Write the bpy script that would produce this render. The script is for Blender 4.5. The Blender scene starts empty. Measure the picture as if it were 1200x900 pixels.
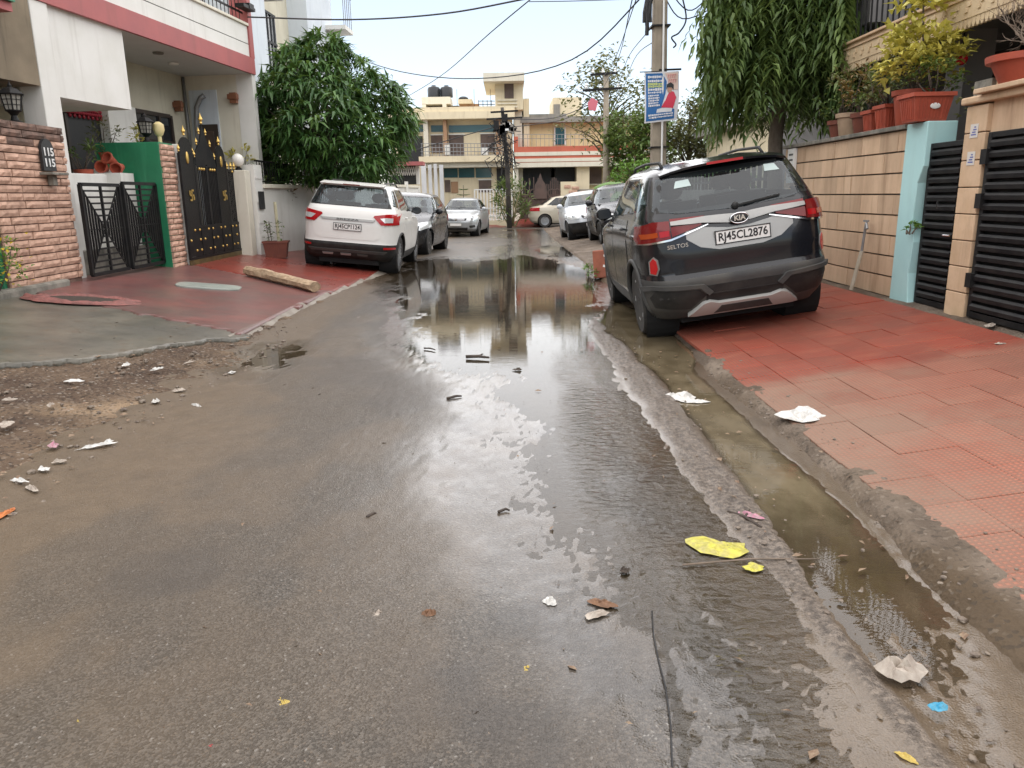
import bpy, bmesh, math, random
import numpy as np
from mathutils import Vector, Matrix, noise as mnoise

random.seed(7)
rng = np.random.default_rng(7)
R = math.radians
scene = bpy.context.scene
col = scene.collection

# ------------------------------------------------------------ camera
F_PX, PITCH, ROLL, EYE = 900.0, math.atan(221 / 900.0), R(1.0), 1.40
cam_d = bpy.data.cameras.new('camera')
cam_d.sensor_width = 36.0
cam_d.lens = F_PX / 1200 * 36
cam_d.clip_start = 0.05
cam_d.clip_end = 2000
cam = bpy.data.objects.new('camera', cam_d)
col.objects.link(cam)
cam.matrix_world = Matrix.Translation((0, 0, EYE)) @ Matrix.Rotation(R(90) - PITCH, 4, 'X') @ Matrix.Rotation(-ROLL, 4, 'Z')
scene.camera = cam

# ------------------------------------------------------------ sky and sun (thin overcast)
SUN_EL, SUN_AZ = R(85), R(10)          # azimuth clockwise from +Y
world = bpy.data.worlds.new('World')
scene.world = world
world.use_nodes = True
wn = world.node_tree.nodes
wl = world.node_tree.links
bg = wn['Background']
sky = wn.new('ShaderNodeTexSky')
sky.sky_type = 'NISHITA'
sky.sun_disc = False
sky.sun_elevation = SUN_EL
sky.sun_rotation = SUN_AZ
sky.altitude = 200
sky.air_density = 1.0
sky.dust_density = 0.8
sky.ozone_density = 1.6
hs = wn.new('ShaderNodeHueSaturation')
hs.inputs['Saturation'].default_value = 0.6
wl.new(sky.outputs[0], hs.inputs['Color'])
wl.new(hs.outputs[0], bg.inputs['Color'])
bg.inputs['Strength'].default_value = 0.06
sun_d = bpy.data.lights.new('sun', 'SUN')
sun_d.energy = 1.5
sun_d.angle = R(158)
sun_d.color = (1.0, 0.92, 0.81)
sun = bpy.data.objects.new('sun', sun_d)
col.objects.link(sun)
sd = Vector((math.sin(SUN_AZ) * math.cos(SUN_EL), math.cos(SUN_AZ) * math.cos(SUN_EL), math.sin(SUN_EL)))
sun.rotation_euler = sd.to_track_quat('Z', 'Y').to_euler()
scene.view_settings.view_transform = 'Standard'
scene.view_settings.look = 'None'
scene.view_settings.exposure = 1.95
scene.view_settings.gamma = 1.0
scene.render.engine = 'CYCLES'
scene.cycles.max_bounces = 7
scene.cycles.transparent_max_bounces = 10
scene.cycles.use_denoising = True


# ------------------------------------------------------------ measuring helpers (photo pixel -> point at a known depth)
def ray(px, py):
    x, y = (px - 600) / F_PX, (py - 450) / F_PX
    c, s = math.cos(ROLL), math.sin(ROLL)
    x, y = c * x - s * y, s * x + c * y
    cp, sp = math.cos(PITCH), math.sin(PITCH)
    return x, cp - y * sp, -sp - y * cp


def at(px, py, Y):
    X, Yr, Z = ray(px, py)
    t = Y / Yr
    return Vector((X * t, Y, EYE + Z * t))


def atx(px, py, Xw):
    X, Yr, Z = ray(px, py)
    t = Xw / X
    return Vector((Xw, Yr * t, EYE + Z * t))


def onz(px, py, z=0.0):
    X, Y, Z = ray(px, py)
    t = (z - EYE) / Z
    return Vector((X * t, Y * t, z))


def zR(x, y=0.0):                  # right verge rises from the drain to the boundary wall
    return np.where(np.asarray(x) < 1.5, 0.0, 0.03 + 0.125 * (np.clip(x, 1.5, 4.2) - 1.5))


def zL(x, y=0.0):                  # left verge rises from the road edge to the gates
    return 0.12 * np.clip(-2.25 - np.asarray(x), 0.0, 3.4)


def on_verge(px, py, fn):
    z = 0.0
    for _ in range(12):
        p = onz(px, py, z)
        z = 0.5 * z + 0.5 * float(fn(p.x, p.y))
    p = onz(px, py, z)
    return Vector((p.x, p.y, z))


# ------------------------------------------------------------ numpy value noise
def vnoise(x, y, seed=0):
    xi, yi = np.floor(x).astype(np.int64), np.floor(y).astype(np.int64)
    xf, yf = x - xi, y - yi
    u, v = xf * xf * (3 - 2 * xf), yf * yf * (3 - 2 * yf)

    def h(a, b):
        n = (a * 374761393 + b * 668265263 + seed * 974711) & 0x7fffffff
        n = ((n ^ (n >> 13)) * 1274126177) & 0x7fffffff
        return ((n ^ (n >> 16)) & 0xffff) / 65535.0
    return (h(xi, yi) * (1 - u) + h(xi + 1, yi) * u) * (1 - v) + (h(xi, yi + 1) * (1 - u) + h(xi + 1, yi + 1) * u) * v


def fbm(x, y, seed=0, oct=4):
    s, a, t = 0.0, 1.0, 0.0
    for i in range(oct):
        s = s + a * vnoise(x * 2 ** i, y * 2 ** i, seed + i * 17)
        t += a
        a *= 0.5
    return s / t


def sstep(a, b, x):
    t = np.clip((x - a) / (b - a), 0, 1)
    return t * t * (3 - 2 * t)


# ------------------------------------------------------------ object helpers
def tag(o, label=None, cat=None, group=None, kind=None):
    if label:
        o['label'] = label
    if cat:
        o['category'] = cat
    if group:
        o['group'] = group
    if kind:
        o['kind'] = kind
    return o


def empty(name, loc=(0, 0, 0), rot=(0, 0, 0), label=None, cat=None, group=None):
    o = bpy.data.objects.new(name, None)
    col.objects.link(o)
    o.location = loc
    o.rotation_euler = rot
    o.empty_display_size = 0.1
    return tag(o, label, cat, group)


def link_mesh(name, me, parent=None, loc=None, rot=None):
    o = bpy.data.objects.new(name, me)
    col.objects.link(o)
    if parent is not None:
        o.parent = parent
    if loc is not None:
        o.location = loc
    if rot is not None:
        o.rotation_euler = rot
    return o


def copy_tree(o, parent=None):
    c = o.copy()
    col.objects.link(c)
    if parent is not None:
        c.parent = parent
    for ch in o.children:
        copy_tree(ch, c)
    return c


class MB:
    """collects simple shapes into one mesh"""

    def __init__(s):
        s.v, s.f, s.m, s.mi = [], [], [], 0

    def add(s, verts, faces):
        b = len(s.v)
        s.v += [tuple(v) for v in verts]
        s.f += [tuple(b + i for i in f) for f in faces]
        s.m += [s.mi] * len(faces)
        return s

    def box(s, c, d, rz=0.0, mat=None):
        hx, hy, hz = d[0] / 2, d[1] / 2, d[2] / 2
        vs = [Vector((x, y, z)) for x in (-hx, hx) for y in (-hy, hy) for z in (-hz, hz)]
        M = mat if mat is not None else Matrix.Rotation(rz, 3, 'Z')
        vs = [M @ v + Vector(c) for v in vs]
        return s.add(vs, [(0, 1, 3, 2), (4, 6, 7, 5), (0, 4, 5, 1), (2, 3, 7, 6), (0, 2, 6, 4), (1, 5, 7, 3)])

    def span(s, a, b):
        c = [(a[i] + b[i]) / 2 for i in range(3)]
        return s.box(c, [abs(b[i] - a[i]) for i in range(3)])

    def bar(s, p0, p1, w, d=None, up=(0, 0, 1)):
        p0, p1 = Vector(p0), Vector(p1)
        ax = p1 - p0
        L = ax.length
        if L < 1e-6:
            return s
        ax.normalize()
        u = Vector(up)
        if abs(ax.dot(u)) > 0.98:
            u = Vector((1, 0, 0))
        sd_ = ax.cross(u).normalized()
        u2 = sd_.cross(ax)
        M = Matrix((sd_, ax, u2)).transposed()
        return s.box((p0 + p1) / 2, (w, L, d if d else w), mat=M)

    def tube(s, pts, r, n=6, caps=True):
        pts = [Vector(p) for p in pts]
        k = len(pts)
        rs = r if isinstance(r, (list, tuple)) else [r] * k
        vs, fs = [], []
        ref = None
        for i, p in enumerate(pts):
            t = (pts[min(i + 1, k - 1)] - pts[max(i - 1, 0)])
            if t.length < 1e-9:
                t = Vector((0, 0, 1))
            t.normalize()
            if ref is None:
                ref = Vector((0, 0, 1)) if abs(t.z) < 0.9 else Vector((1, 0, 0))
            a = t.cross(ref)
            if a.length < 1e-4:
                a = t.cross(Vector((0.3, 1, 0.2)))
            a.normalize()
            b = a.cross(t).normalized()
            ref = b
            for j in range(n):
                an = 2 * math.pi * j / n
                vs.append(p + (a * math.cos(an) + b * math.sin(an)) * rs[i])
        for i in range(k - 1):
            for j in range(n):
                j2 = (j + 1) % n
                fs.append((i * n + j, i * n + j2, (i + 1) * n + j2, (i + 1) * n + j))
        if caps:
            fs.append(tuple(range(n - 1, -1, -1)))
            fs.append(tuple((k - 1) * n + j for j in range(n)))
        return s.add(vs, fs)

    def lathe(s, prof, c=(0, 0, 0), n=20, axis='Z', caps=True):
        vs, fs = [], []
        for r, h in prof:
            for j in range(n):
                a = 2 * math.pi * j / n
                x, y = r * math.cos(a), r * math.sin(a)
                v = {'Z': (x, y, h), 'X': (h, x, y), 'Y': (y, h, x)}[axis]
                vs.append((v[0] + c[0], v[1] + c[1], v[2] + c[2]))
        k = len(prof)
        for i in range(k - 1):
            for j in range(n):
                j2 = (j + 1) % n
                fs.append((i * n + j, i * n + j2, (i + 1) * n + j2, (i + 1) * n + j))
        if caps:
            fs.append(tuple(range(n - 1, -1, -1)))
            fs.append(tuple((k - 1) * n + j for j in range(n)))
        return s.add(vs, fs)

    def prism(s, poly, a, b, axis='Z'):
        """poly of 2-D points extruded along an axis from a to b"""
        n = len(poly)

        def mk(p, h):
            return {'Z': (p[0], p[1], h), 'X': (h, p[0], p[1]), 'Y': (p[0], h, p[1])}[axis]
        vs = [mk(p, a) for p in poly] + [mk(p, b) for p in poly]
        fs = [tuple(range(n - 1, -1, -1)), tuple(range(n, 2 * n))]
        fs += [(i, (i + 1) % n, n + (i + 1) % n, n + i) for i in range(n)]
        return s.add(vs, fs)

    def ball(s, c, r, seg=10, rings=6, sq=(1, 1, 1)):
        prof = []
        for i in range(rings + 1):
            a = -math.pi / 2 + math.pi * i / rings
            prof.append((max(1e-4, math.cos(a)) * r, math.sin(a) * r))
        m = MB().lathe(prof, n=seg)
        return s.add([(v[0] * sq[0] + c[0], v[1] * sq[1] + c[1], v[2] * sq[2] + c[2]) for v in m.v], m.f)

    def mesh(s, name, mats, smooth=False):
        me = bpy.data.meshes.new(name)
        me.from_pydata(s.v, [], s.f)
        for m in (mats if isinstance(mats, (list, tuple)) else [mats]):
            me.materials.append(m)
        if any(s.m):
            me.polygons.foreach_set('material_index', s.m)
        bm = bmesh.new()
        bm.from_mesh(me)
        bmesh.ops.recalc_face_normals(bm, faces=bm.faces)
        bm.to_mesh(me)
        bm.free()
        if smooth:
            me.shade_smooth()
            if smooth != 'all':
                me.set_sharp_from_angle(angle=R(40))
        return me

    def build(s, name, mats, parent=None, loc=None, rot=None, smooth=False, bevel=0.0, kind=None):
        o = link_mesh(name, s.mesh(name, mats, smooth), parent, loc, rot)
        if bevel:
            b = o.modifiers.new('b', 'BEVEL')
            b.width = bevel
            b.segments = 2
            b.limit_method = 'ANGLE'
        if kind:
            o['kind'] = kind
        return o


# ------------------------------------------------------------ materials
MATS = {}


class NT:
    def __init__(s, name):
        s.m = bpy.data.materials.new(name)
        s.m.use_nodes = True
        s.t = s.m.node_tree
        s.t.nodes.clear()
        s.out = s.n('ShaderNodeOutputMaterial')

    def n(s, t, **kw):
        nd = s.t.nodes.new(t)
        for k, v in kw.items():
            setattr(nd, k, v)
        return nd

    def l(s, a, b):
        s.t.links.new(a, b)

    def val(s, inp, x):
        if hasattr(x, 'links') or isinstance(x, bpy.types.NodeSocket):
            s.l(x, inp)
        else:
            inp.default_value = x

    def math(s, op, a, b=0.0, clamp=False):
        nd = s.n('ShaderNodeMath', operation=op, use_clamp=clamp)
        s.val(nd.inputs[0], a)
        s.val(nd.inputs[1], b)
        return nd.outputs[0]

    def mix(s, f, a, b):
        nd = s.n('ShaderNodeMix', data_type='RGBA')
        s.val(nd.inputs['Factor'], f)
        s.val(nd.inputs[6], a if isinstance(a, bpy.types.NodeSocket) else (*a[:3], 1))
        s.val(nd.inputs[7], b if isinstance(b, bpy.types.NodeSocket) else (*b[:3], 1))
        return nd.outputs[2]

    def ramp(s, f, a, b):
        nd = s.n('ShaderNodeMapRange', interpolation_type='SMOOTHSTEP')
        s.val(nd.inputs[0], f)
        nd.inputs[1].default_value = a
        nd.inputs[2].default_value = b
        return nd.outputs[0]

    def pos(s, scale=(1, 1, 1), obj=False):
        if obj:
            g = s.n('ShaderNodeTexCoord').outputs['Object']
        else:
            g = s.n('ShaderNodeNewGeometry').outputs['Position']
        if tuple(scale) == (1, 1, 1):
            return g
        mp = s.n('ShaderNodeMapping')
        mp.inputs['Scale'].default_value = scale
        s.l(g, mp.inputs[0])
        return mp.outputs[0]

    def noise(s, scale, vec=None, detail=4, rough=0.55, out=0):
        nd = s.n('ShaderNodeTexNoise')
        nd.inputs['Scale'].default_value = scale
        nd.inputs['Detail'].default_value = detail
        nd.inputs['Roughness'].default_value = rough
        s.l(vec if vec is not None else s.pos(), nd.inputs['Vector'])
        return nd.outputs[out]

    def voro(s, scale, vec=None, feature='F1', out='Distance', rnd=1.0):
        nd = s.n('ShaderNodeTexVoronoi', feature=feature)
        nd.inputs['Scale'].default_value = scale
        nd.inputs['Randomness'].default_value = rnd
        s.l(vec if vec is not None else s.pos(), nd.inputs['Vector'])
        return nd.outputs[out]

    def attr(s, name):
        nd = s.n('ShaderNodeAttribute')
        nd.attribute_name = name
        return nd

    def bump(s, h, strength=0.3, dist=0.01, normal=None):
        nd = s.n('ShaderNodeBump')
        s.val(nd.inputs['Strength'], strength)
        nd.inputs['Distance'].default_value = dist
        s.l(h, nd.inputs['Height'])
        if normal is not None:
            s.l(normal, nd.inputs['Normal'])
        return nd.outputs[0]

    def bsdf(s, color, rough=0.6, normal=None, metal=0.0, coat=0.0, spec=0.5, emit=None, es=0.0, coat_rough=0.05, trans=0.0):
        p = s.n('ShaderNodeBsdfPrincipled')
        s.val(p.inputs['Base Color'], color if isinstance(color, bpy.types.NodeSocket) else (*color[:3], 1))
        s.val(p.inputs['Roughness'], rough)
        p.inputs['Metallic'].default_value = metal
        p.inputs['Coat Weight'].default_value = coat
        p.inputs['Coat Roughness'].default_value = coat_rough
        s.val(p.inputs['Specular IOR Level'], spec)
        p.inputs['Transmission Weight'].default_value = trans
        if emit:
            p.inputs['Emission Color'].default_value = (*emit, 1)
            p.inputs['Emission Strength'].default_value = es
        if normal is not None:
            s.l(normal, p.inputs['Normal'])
        s.l(p.outputs[0], s.out.inputs[0])
        return p


def pm(name, c1, c2=None, scale=3.0, rough=0.7, bump=0.0, bscale=60.0, metal=0.0, coat=0.0, stain=None, stain_amt=0.5, obj=False,
       rand=0.0, spec=0.5, bdist=0.004, stretch=(1, 1, 1), grime=0.0, gs=9.0):
    """general worn surface: two tones, weathering streaks, fine relief, tone varied per object"""
    if name in MATS:
        return MATS[name]
    t = NT(name)
    c2 = c2 or tuple(x * 0.82 for x in c1)
    v = t.pos(stretch, obj)
    f = t.ramp(t.noise(scale, v, 5, 0.6), 0.3, 0.72)
    c = t.mix(f, c1, c2)
    if stain:
        sv = t.pos((5, 5, 0.45), obj)
        sf = t.math('MULTIPLY', t.ramp(t.noise(1.3, sv, 5, 0.65), 0.5, 0.78), stain_amt)
        c = t.mix(sf, c, stain)
    if grime:
        gf = t.math('MULTIPLY', t.ramp(t.noise(gs, t.pos(obj=obj), 6, 0.7), 0.44, 0.7), grime)
        c = t.mix(gf, c, tuple(x * 0.45 for x in c1))
    if rand:
        oi = t.n('ShaderNodeObjectInfo')
        hsv = t.n('ShaderNodeHueSaturation')
        t.l(t.math('ADD', t.math('MULTIPLY', oi.outputs['Random'], 2 * rand), 1 - rand), hsv.inputs['Value'])
        t.l(c, hsv.inputs['Color'])
        c = hsv.outputs[0]
    nrm = None
    if bump:
        nrm = t.bump(t.noise(bscale, t.pos(obj=obj), 4, 0.6), bump, bdist)
    t.bsdf(c, rough, nrm, metal, coat, spec)
    MATS[name] = t.m
    return t.m


def flat(name, c, rough=0.5, metal=0.0, coat=0.0, spec=0.5):
    if name not in MATS:
        t = NT(name)
        rv = t.math('ADD', t.math('MULTIPLY', t.noise(14, t.pos(obj=True)), 0.16), max(0.0, rough - 0.08))
        t.bsdf(c, rv, None, metal, coat, spec)
        MATS[name] = t.m
    return MATS[name]


def grid_mesh(name, xs, ys, zf, mat, attrs=None, kind='structure', keep=None, parent=None):
    """height field over xs x ys; attrs = {name: 2-D array}; keep = boolean mask of the cells to keep"""
    nx, ny = len(xs), len(ys)
    X, Y = np.meshgrid(xs, ys)
    Z = zf(X, Y) if callable(zf) else zf
    co = np.stack([X, Y, Z], -1).reshape(-1, 3)
    idx = np.arange(nx * ny).reshape(ny, nx)
    q = np.stack([idx[:-1, :-1], idx[:-1, 1:], idx[1:, 1:], idx[1:, :-1]], -1)
    q = q.reshape(-1, 4) if keep is None else q[keep]
    used = np.zeros(nx * ny, bool)
    used[q.ravel()] = True
    remap = np.cumsum(used) - 1
    me = bpy.data.meshes.new(name)
    me.from_pydata(co[used].tolist(), [], remap[q].tolist())
    for k, a in (attrs or {}).items():
        at_ = me.attributes.new(k, 'FLOAT', 'POINT')
        at_.data.foreach_set('value', a.reshape(-1)[used].astype(np.float32))
    me.materials.append(mat)
    me.shade_smooth()
    o = link_mesh(name, me, parent)
    if kind:
        o['kind'] = kind
    return o


def text_mesh(name, body, size, mat, parent=None, loc=(0, 0, 0), rot=(0, 0, 0), depth=0.002, width=None, align='CENTER', bold=0.0, M=None):
    cu = bpy.data.curves.new(name, 'FONT')
    cu.body = body
    cu.size = size
    cu.extrude = depth
    cu.offset = bold
    cu.align_x = align
    cu.align_y = 'CENTER'
    cu.resolution_u = 3
    tmp = bpy.data.objects.new(name, cu)
    col.objects.link(tmp)
    bpy.context.view_layer.update()
    dg = bpy.context.evaluated_depsgraph_get()
    me = bpy.data.meshes.new_from_object(tmp.evaluated_get(dg))
    bpy.data.objects.remove(tmp)
    if width and len(me.vertices):
        xs = [v.co.x for v in me.vertices]
        k = width / (max(xs) - min(xs))
        for v in me.vertices:
            v.co.x *= k
    if M is not None:
        me.transform(M)
    me.materials.clear()
    me.materials.append(mat)
    o = link_mesh(name, me, parent, loc, rot)
    return o


# ============================================================ GROUND
def dip(y):
    return -0.16 * sstep(17, 31, np.asarray(y, float))


def m_ground():
    t = NT('ground_soil')
    n = t.noise(0.6, None, 6)
    c = t.mix(n, (0.16, 0.12, 0.085), (0.24, 0.19, 0.14))
    t.bsdf(c, 0.9, t.bump(t.noise(30), 0.5, 0.02))
    return t.m


def m_road():
    """tar macadam, damp: chippings, mud film and a thin water film driven by point attributes"""
    t = NT('wet_asphalt')
    wet, mud, grit, tar = (t.attr(k).outputs['Fac'] for k in ('wet', 'mud', 'grit', 'tar'))
    v = t.pos()
    cell = t.voro(150.0, v, out='Color')
    sep = t.n('ShaderNodeSeparateColor')
    t.l(cell, sep.inputs[0])
    d1 = t.voro(150.0, v)
    big = t.noise(0.9, v, 5)
    fine = t.noise(150, v, 3)
    base = t.mix(t.ramp(sep.outputs[0], 0.25, 1.0), (0.032, 0.028, 0.023), (0.1, 0.088, 0.074))
    base = t.mix(t.math('MULTIPLY', t.ramp(sep.outputs[1], 0.985, 0.995), 0.5), base, (0.36, 0.34, 0.31))
    base = t.mix(t.math('MULTIPLY', t.ramp(sep.outputs[2], 0.93, 0.96), 0.4), base, (0.16, 0.12, 0.085))
    base = t.mix(t.math('MULTIPLY', t.ramp(big, 0.4, 0.7), 0.5), base, (0.075, 0.058, 0.043))
    base = t.mix(t.math('MULTIPLY', tar, 0.85), base, (0.03, 0.03, 0.031))
    mudc = t.mix(t.noise(7, v, 6, 0.65), (0.08, 0.055, 0.032), (0.18, 0.128, 0.078))
    base = t.mix(t.math('MULTIPLY', mud, t.math('ADD', 0.55, t.math('MULTIPLY', fine, 0.5)), True), base, mudc)
    grc = t.mix(t.ramp(t.noise(40, v, 5, 0.7), 0.35, 0.7), (0.07, 0.055, 0.043), (0.24, 0.195, 0.155))
    base = t.mix(grit, base, grc)
    rough = t.math('SUBTRACT', 0.55, t.math('MULTIPLY', wet, 0.22))
    hb = t.math('ADD', t.math('MULTIPLY', d1, 0.9), t.math('MULTIPLY', fine, 0.7))
    st = t.math('ADD', 0.6, t.math('MULTIPLY', grit, 0.5))
    nrm = t.bump(hb, st, 0.006)
    nrm2 = t.bump(t.noise(24, v, 3), 0.02, 0.01)
    p = t.bsdf(base, rough, nrm, spec=0.32)
    t.l(t.math('ADD', 0.08, t.math('MULTIPLY', wet, 0.92), True), p.inputs['Coat Weight'])
    t.l(t.math('SUBTRACT', 0.34, t.math('MULTIPLY', wet, 0.29)), p.inputs['Coat Roughness'])
    p.inputs['Coat IOR'].default_value = 1.42
    t.l(t.bump(hb, t.math('SUBTRACT', 0.5, t.math('MULTIPLY', wet, 0.42)), 0.005, nrm2), p.inputs['Coat Normal'])
    return t.m


def m_water():
    t = NT('puddle_water')
    murk, flow = t.attr('murk').outputs['Fac'], t.attr('flow').outputs['Fac']
    v = t.pos((3.0, 14.0, 1))
    rip = t.noise(1.0, v, 4, 0.6)
    v2 = t.pos((9, 15, 1))
    nd = t.n('ShaderNodeTexNoise')
    nd.inputs['Scale'].default_value = 1.7
    nd.inputs['Detail'].default_value = 5
    nd.inputs['Distortion'].default_value = 0.8
    t.l(v2, nd.inputs['Vector'])
    rip2 = nd.outputs[0]
    n = t.bump(rip, t.math('ADD', 0.012, t.math('MULTIPLY', flow, 0.11)), 0.05)
    n = t.bump(rip2, t.math('MULTIPLY', flow, 0.5), 0.02, n)
    fr = t.n('ShaderNodeFresnel')
    fr.inputs['IOR'].default_value = 1.5
    t.l(n, fr.inputs['Normal'])
    gl = t.n('ShaderNodeBsdfGlossy')
    gl.inputs['Roughness'].default_value = 0.015
    t.l(n, gl.inputs['Normal'])
    tr = t.n('ShaderNodeBsdfTransparent')
    tr.inputs['Color'].default_value = (0.95, 0.92, 0.87, 1)
    df = t.n('ShaderNodeBsdfDiffuse')
    mc = t.mix(t.ramp(t.noise(3.0, t.pos((1.6, 0.9, 1)), 5, 0.6), 0.3, 0.7), (0.105, 0.082, 0.048), (0.185, 0.148, 0.092))
    t.l(mc, df.inputs['Color'])
    a = t.n('ShaderNodeMixShader')
    t.l(murk, a.inputs[0])
    t.l(tr.outputs[0], a.inputs[1])
    t.l(df.outputs[0], a.inputs[2])
    b = t.n('ShaderNodeMixShader')
    t.l(fr.outputs[0], b.inputs[0])
    t.l(a.outputs[0], b.inputs[1])
    t.l(gl.outputs[0], b.inputs[2])
    t.l(b.outputs[0], t.out.inputs[0])
    return t.m


def m_verge():
    """trodden earth of the left verge, damp, with bits of rubbish pressed in"""
    t = NT('verge_earth')
    v = t.pos()
    c = t.mix(t.ramp(t.noise(1.6, v, 6, 0.6), 0.35, 0.68), (0.1, 0.068, 0.046), (0.29, 0.205, 0.13))
    c = t.mix(t.math('MULTIPLY', t.attr('dark').outputs['Fac'], 0.6), c, (0.07, 0.045, 0.033))
    cell = t.voro(58, v, out='Color')
    sp = t.n('ShaderNodeSeparateColor')
    t.l(cell, sp.inputs[0])
    c = t.mix(t.math('MULTIPLY', t.ramp(sp.outputs[0], 0.78, 0.92), 0.35), c, (0.28, 0.23, 0.18))
    c = t.mix(t.math('MULTIPLY', t.ramp(sp.outputs[1], 0.8, 0.9), 0.6), c, (0.03, 0.024, 0.02))
    c = t.mix(t.math('MULTIPLY', t.ramp(sp.outputs[2], 0.965, 0.98), 0.5), c, (0.4, 0.36, 0.31))
    h = t.math('ADD', t.noise(18, v, 6, 0.7), t.math('MULTIPLY', t.voro(42, v), 0.6))
    t.bsdf(c, 0.85, t.bump(h, 0.9, 0.03), spec=0.2)
    return t.m


def m_red(name, c1, c2, c3, dirt, rough, lines=0.0, tile=False, grey=0.5):
    t = NT(name)
    v = t.pos()
    n1 = t.ramp(t.noise(1.1, v, 6, 0.62), 0.32, 0.68)
    c = t.mix(n1, c1, c2)
    c = t.mix(t.math('MULTIPLY', t.ramp(t.noise(3.4, t.pos((0.7, 2.4, 1)), 6, 0.7), 0.48, 0.72), 0.7), c, c3)
    gn = t.ramp(t.noise(0.75, t.pos((1, 1, 1)), 7, 0.7), 0.44, 0.66)
    if tile:
        y = t.n('ShaderNodeSeparateXYZ')
        t.l(v, y.inputs[0])
        # the painted strip in front of the stone wall is cleaner than the muddy tiles nearer the camera
        wob = t.math('MULTIPLY', t.noise(2.2, v, 4), 0.5)
        edge = t.math('ADD', t.math('SUBTRACT', y.outputs[1], t.math('MULTIPLY', y.outputs[0], 0.13)), wob)
        near = t.math('SUBTRACT', 1.0, t.ramp(edge, 5.05, 5.35))
        low = t.math('SUBTRACT', 1.0, t.ramp(t.math('ADD', y.outputs[0], t.math('MULTIPLY', wob, 1.6)), 1.8, 2.7))
        pale = t.mix(t.noise(5, v, 5), (0.31, 0.125, 0.08), (0.36, 0.205, 0.14))
        c = t.mix(t.math('MULTIPLY', near, 0.62), c, pale)
        gn = t.math('ADD', t.math('MULTIPLY', gn, t.math('ADD', 0.25, t.math('MULTIPLY', near, 0.55))),
                    t.math('MULTIPLY', low, t.math('ADD', 0.2, t.math('MULTIPLY', near, 0.6))), True)
        oi = t.n('ShaderNodeObjectInfo')
        hsv = t.n('ShaderNodeHueSaturation')
        t.l(t.math('ADD', 0.88, t.math('MULTIPLY', oi.outputs['Random'], 0.24)), hsv.inputs['Value'])
        t.l(c, hsv.inputs['Color'])
        c = hsv.outputs[0]
        # raised chequer of small studs on each tile
        o = t.pos((1, 1, 1), obj=True)
        so = t.n('ShaderNodeSeparateXYZ')
        t.l(o, so.inputs[0])
        wx = t.math('SINE', t.math('MULTIPLY', so.outputs[0], 2 * math.pi / 0.0265))
        wy = t.math('SINE', t.math('MULTIPLY', so.outputs[1], 2 * math.pi / 0.0265))
        stud = t.ramp(t.math('MINIMUM', wx, wy), -0.55, 0.15)
        groove = t.math('SUBTRACT', 1.0, stud)
        c = t.mix(t.math('MULTIPLY', groove, 0.55), c, (0.12, 0.085, 0.065))
    c = t.mix(t.math('MULTIPLY', gn, grey), c, dirt)
    fine = t.noise(70, v, 4, 0.7)
    c = t.mix(t.math('MULTIPLY', t.ramp(fine, 0.58, 0.75), 0.35), c, tuple(0.5 * x for x in dirt))
    if tile:
        nrm = t.bump(t.math('ADD', t.math('MULTIPLY', stud, t.math('SUBTRACT', 1.0, t.math('MULTIPLY', gn, 0.5))),
                            t.math('MULTIPLY', fine, 0.3)), 0.75, 0.004)
    else:
        nrm = t.bump(fine, 0.25, 0.004)
    r = t.math('ADD', rough, t.math('MULTIPLY', t.noise(2.5, v, 3), 0.2))
    t.bsdf(c, r, nrm, coat=0.0, spec=0.2 if tile else 0.4)
    return t.m


def m_apron():
    t = NT('grey_cement')
    v = t.pos()
    c = t.mix(t.ramp(t.noise(1.3, v, 6, 0.6), 0.35, 0.7), (0.085, 0.08, 0.065), (0.15, 0.135, 0.105))
    c = t.mix(t.math('MULTIPLY', t.ramp(t.noise(4, v, 6, 0.7), 0.52, 0.72), 0.7), c, (0.11, 0.075, 0.045))
    c = t.mix(t.math('MULTIPLY', t.ramp(t.noise(11, v, 6, 0.75), 0.5, 0.7), 0.5), c, (0.05, 0.046, 0.038))
    t.bsdf(c, t.math('ADD', 0.22, t.math('MULTIPLY', t.noise(3, v, 4), 0.35)), t.bump(t.noise(60, v, 5, 0.7), 0.3, 0.004))
    return t.m


def m_mortar():
    t = NT('verge_mortar')
    v = t.pos()
    c = t.mix(t.ramp(t.noise(2.2, v, 7, 0.65), 0.35, 0.68), (0.1, 0.075, 0.055), (0.215, 0.17, 0.13))
    c = t.mix(t.math('MULTIPLY', t.attr('mud').outputs['Fac'], 0.85), c, t.mix(t.noise(9, v, 6, 0.7), (0.05, 0.033, 0.018), (0.115, 0.078, 0.043)))
    cell = t.voro(60, v, out='Color')
    sp = t.n('ShaderNodeSeparateColor')
    t.l(cell, sp.inputs[0])
    c = t.mix(t.math('MULTIPLY', t.ramp(sp.outputs[0], 0.9, 0.97), 0.22), c, (0.34, 0.29, 0.23))
    c = t.mix(t.math('MULTIPLY', t.ramp(sp.outputs[1], 0.85, 0.93), 0.5), c, (0.05, 0.04, 0.03))
    h = t.math('ADD', t.noise(30, v, 6, 0.72), t.math('MULTIPLY', t.voro(60, v), 0.5))
    t.bsdf(c, 0.78, t.bump(h, 0.8, 0.02), spec=0.25)
    return t.m


# --- earth sheet to the horizon
gb = MB()
gb.add([(-900, -300, -0.4), (900, -300, -0.4), (900, 1500, -0.4), (-900, 1500, -0.4)], [(0, 1, 2, 3)])
gb.build('ground', m_ground(), kind='structure')

# --- road, drain and the ridge of mortar between them: one height field
ys = [0.5]
while ys[-1] < 36.5:
    ys.append(ys[-1] + max(0.018, 0.0115 * ys[-1]))
ys = np.array(ys)
xs = np.concatenate([np.arange(-2.9, -1.0, 0.04), np.arange(-1.0, 1.66, 0.0175)])
RX, RY = np.meshgrid(xs, ys)


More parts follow.
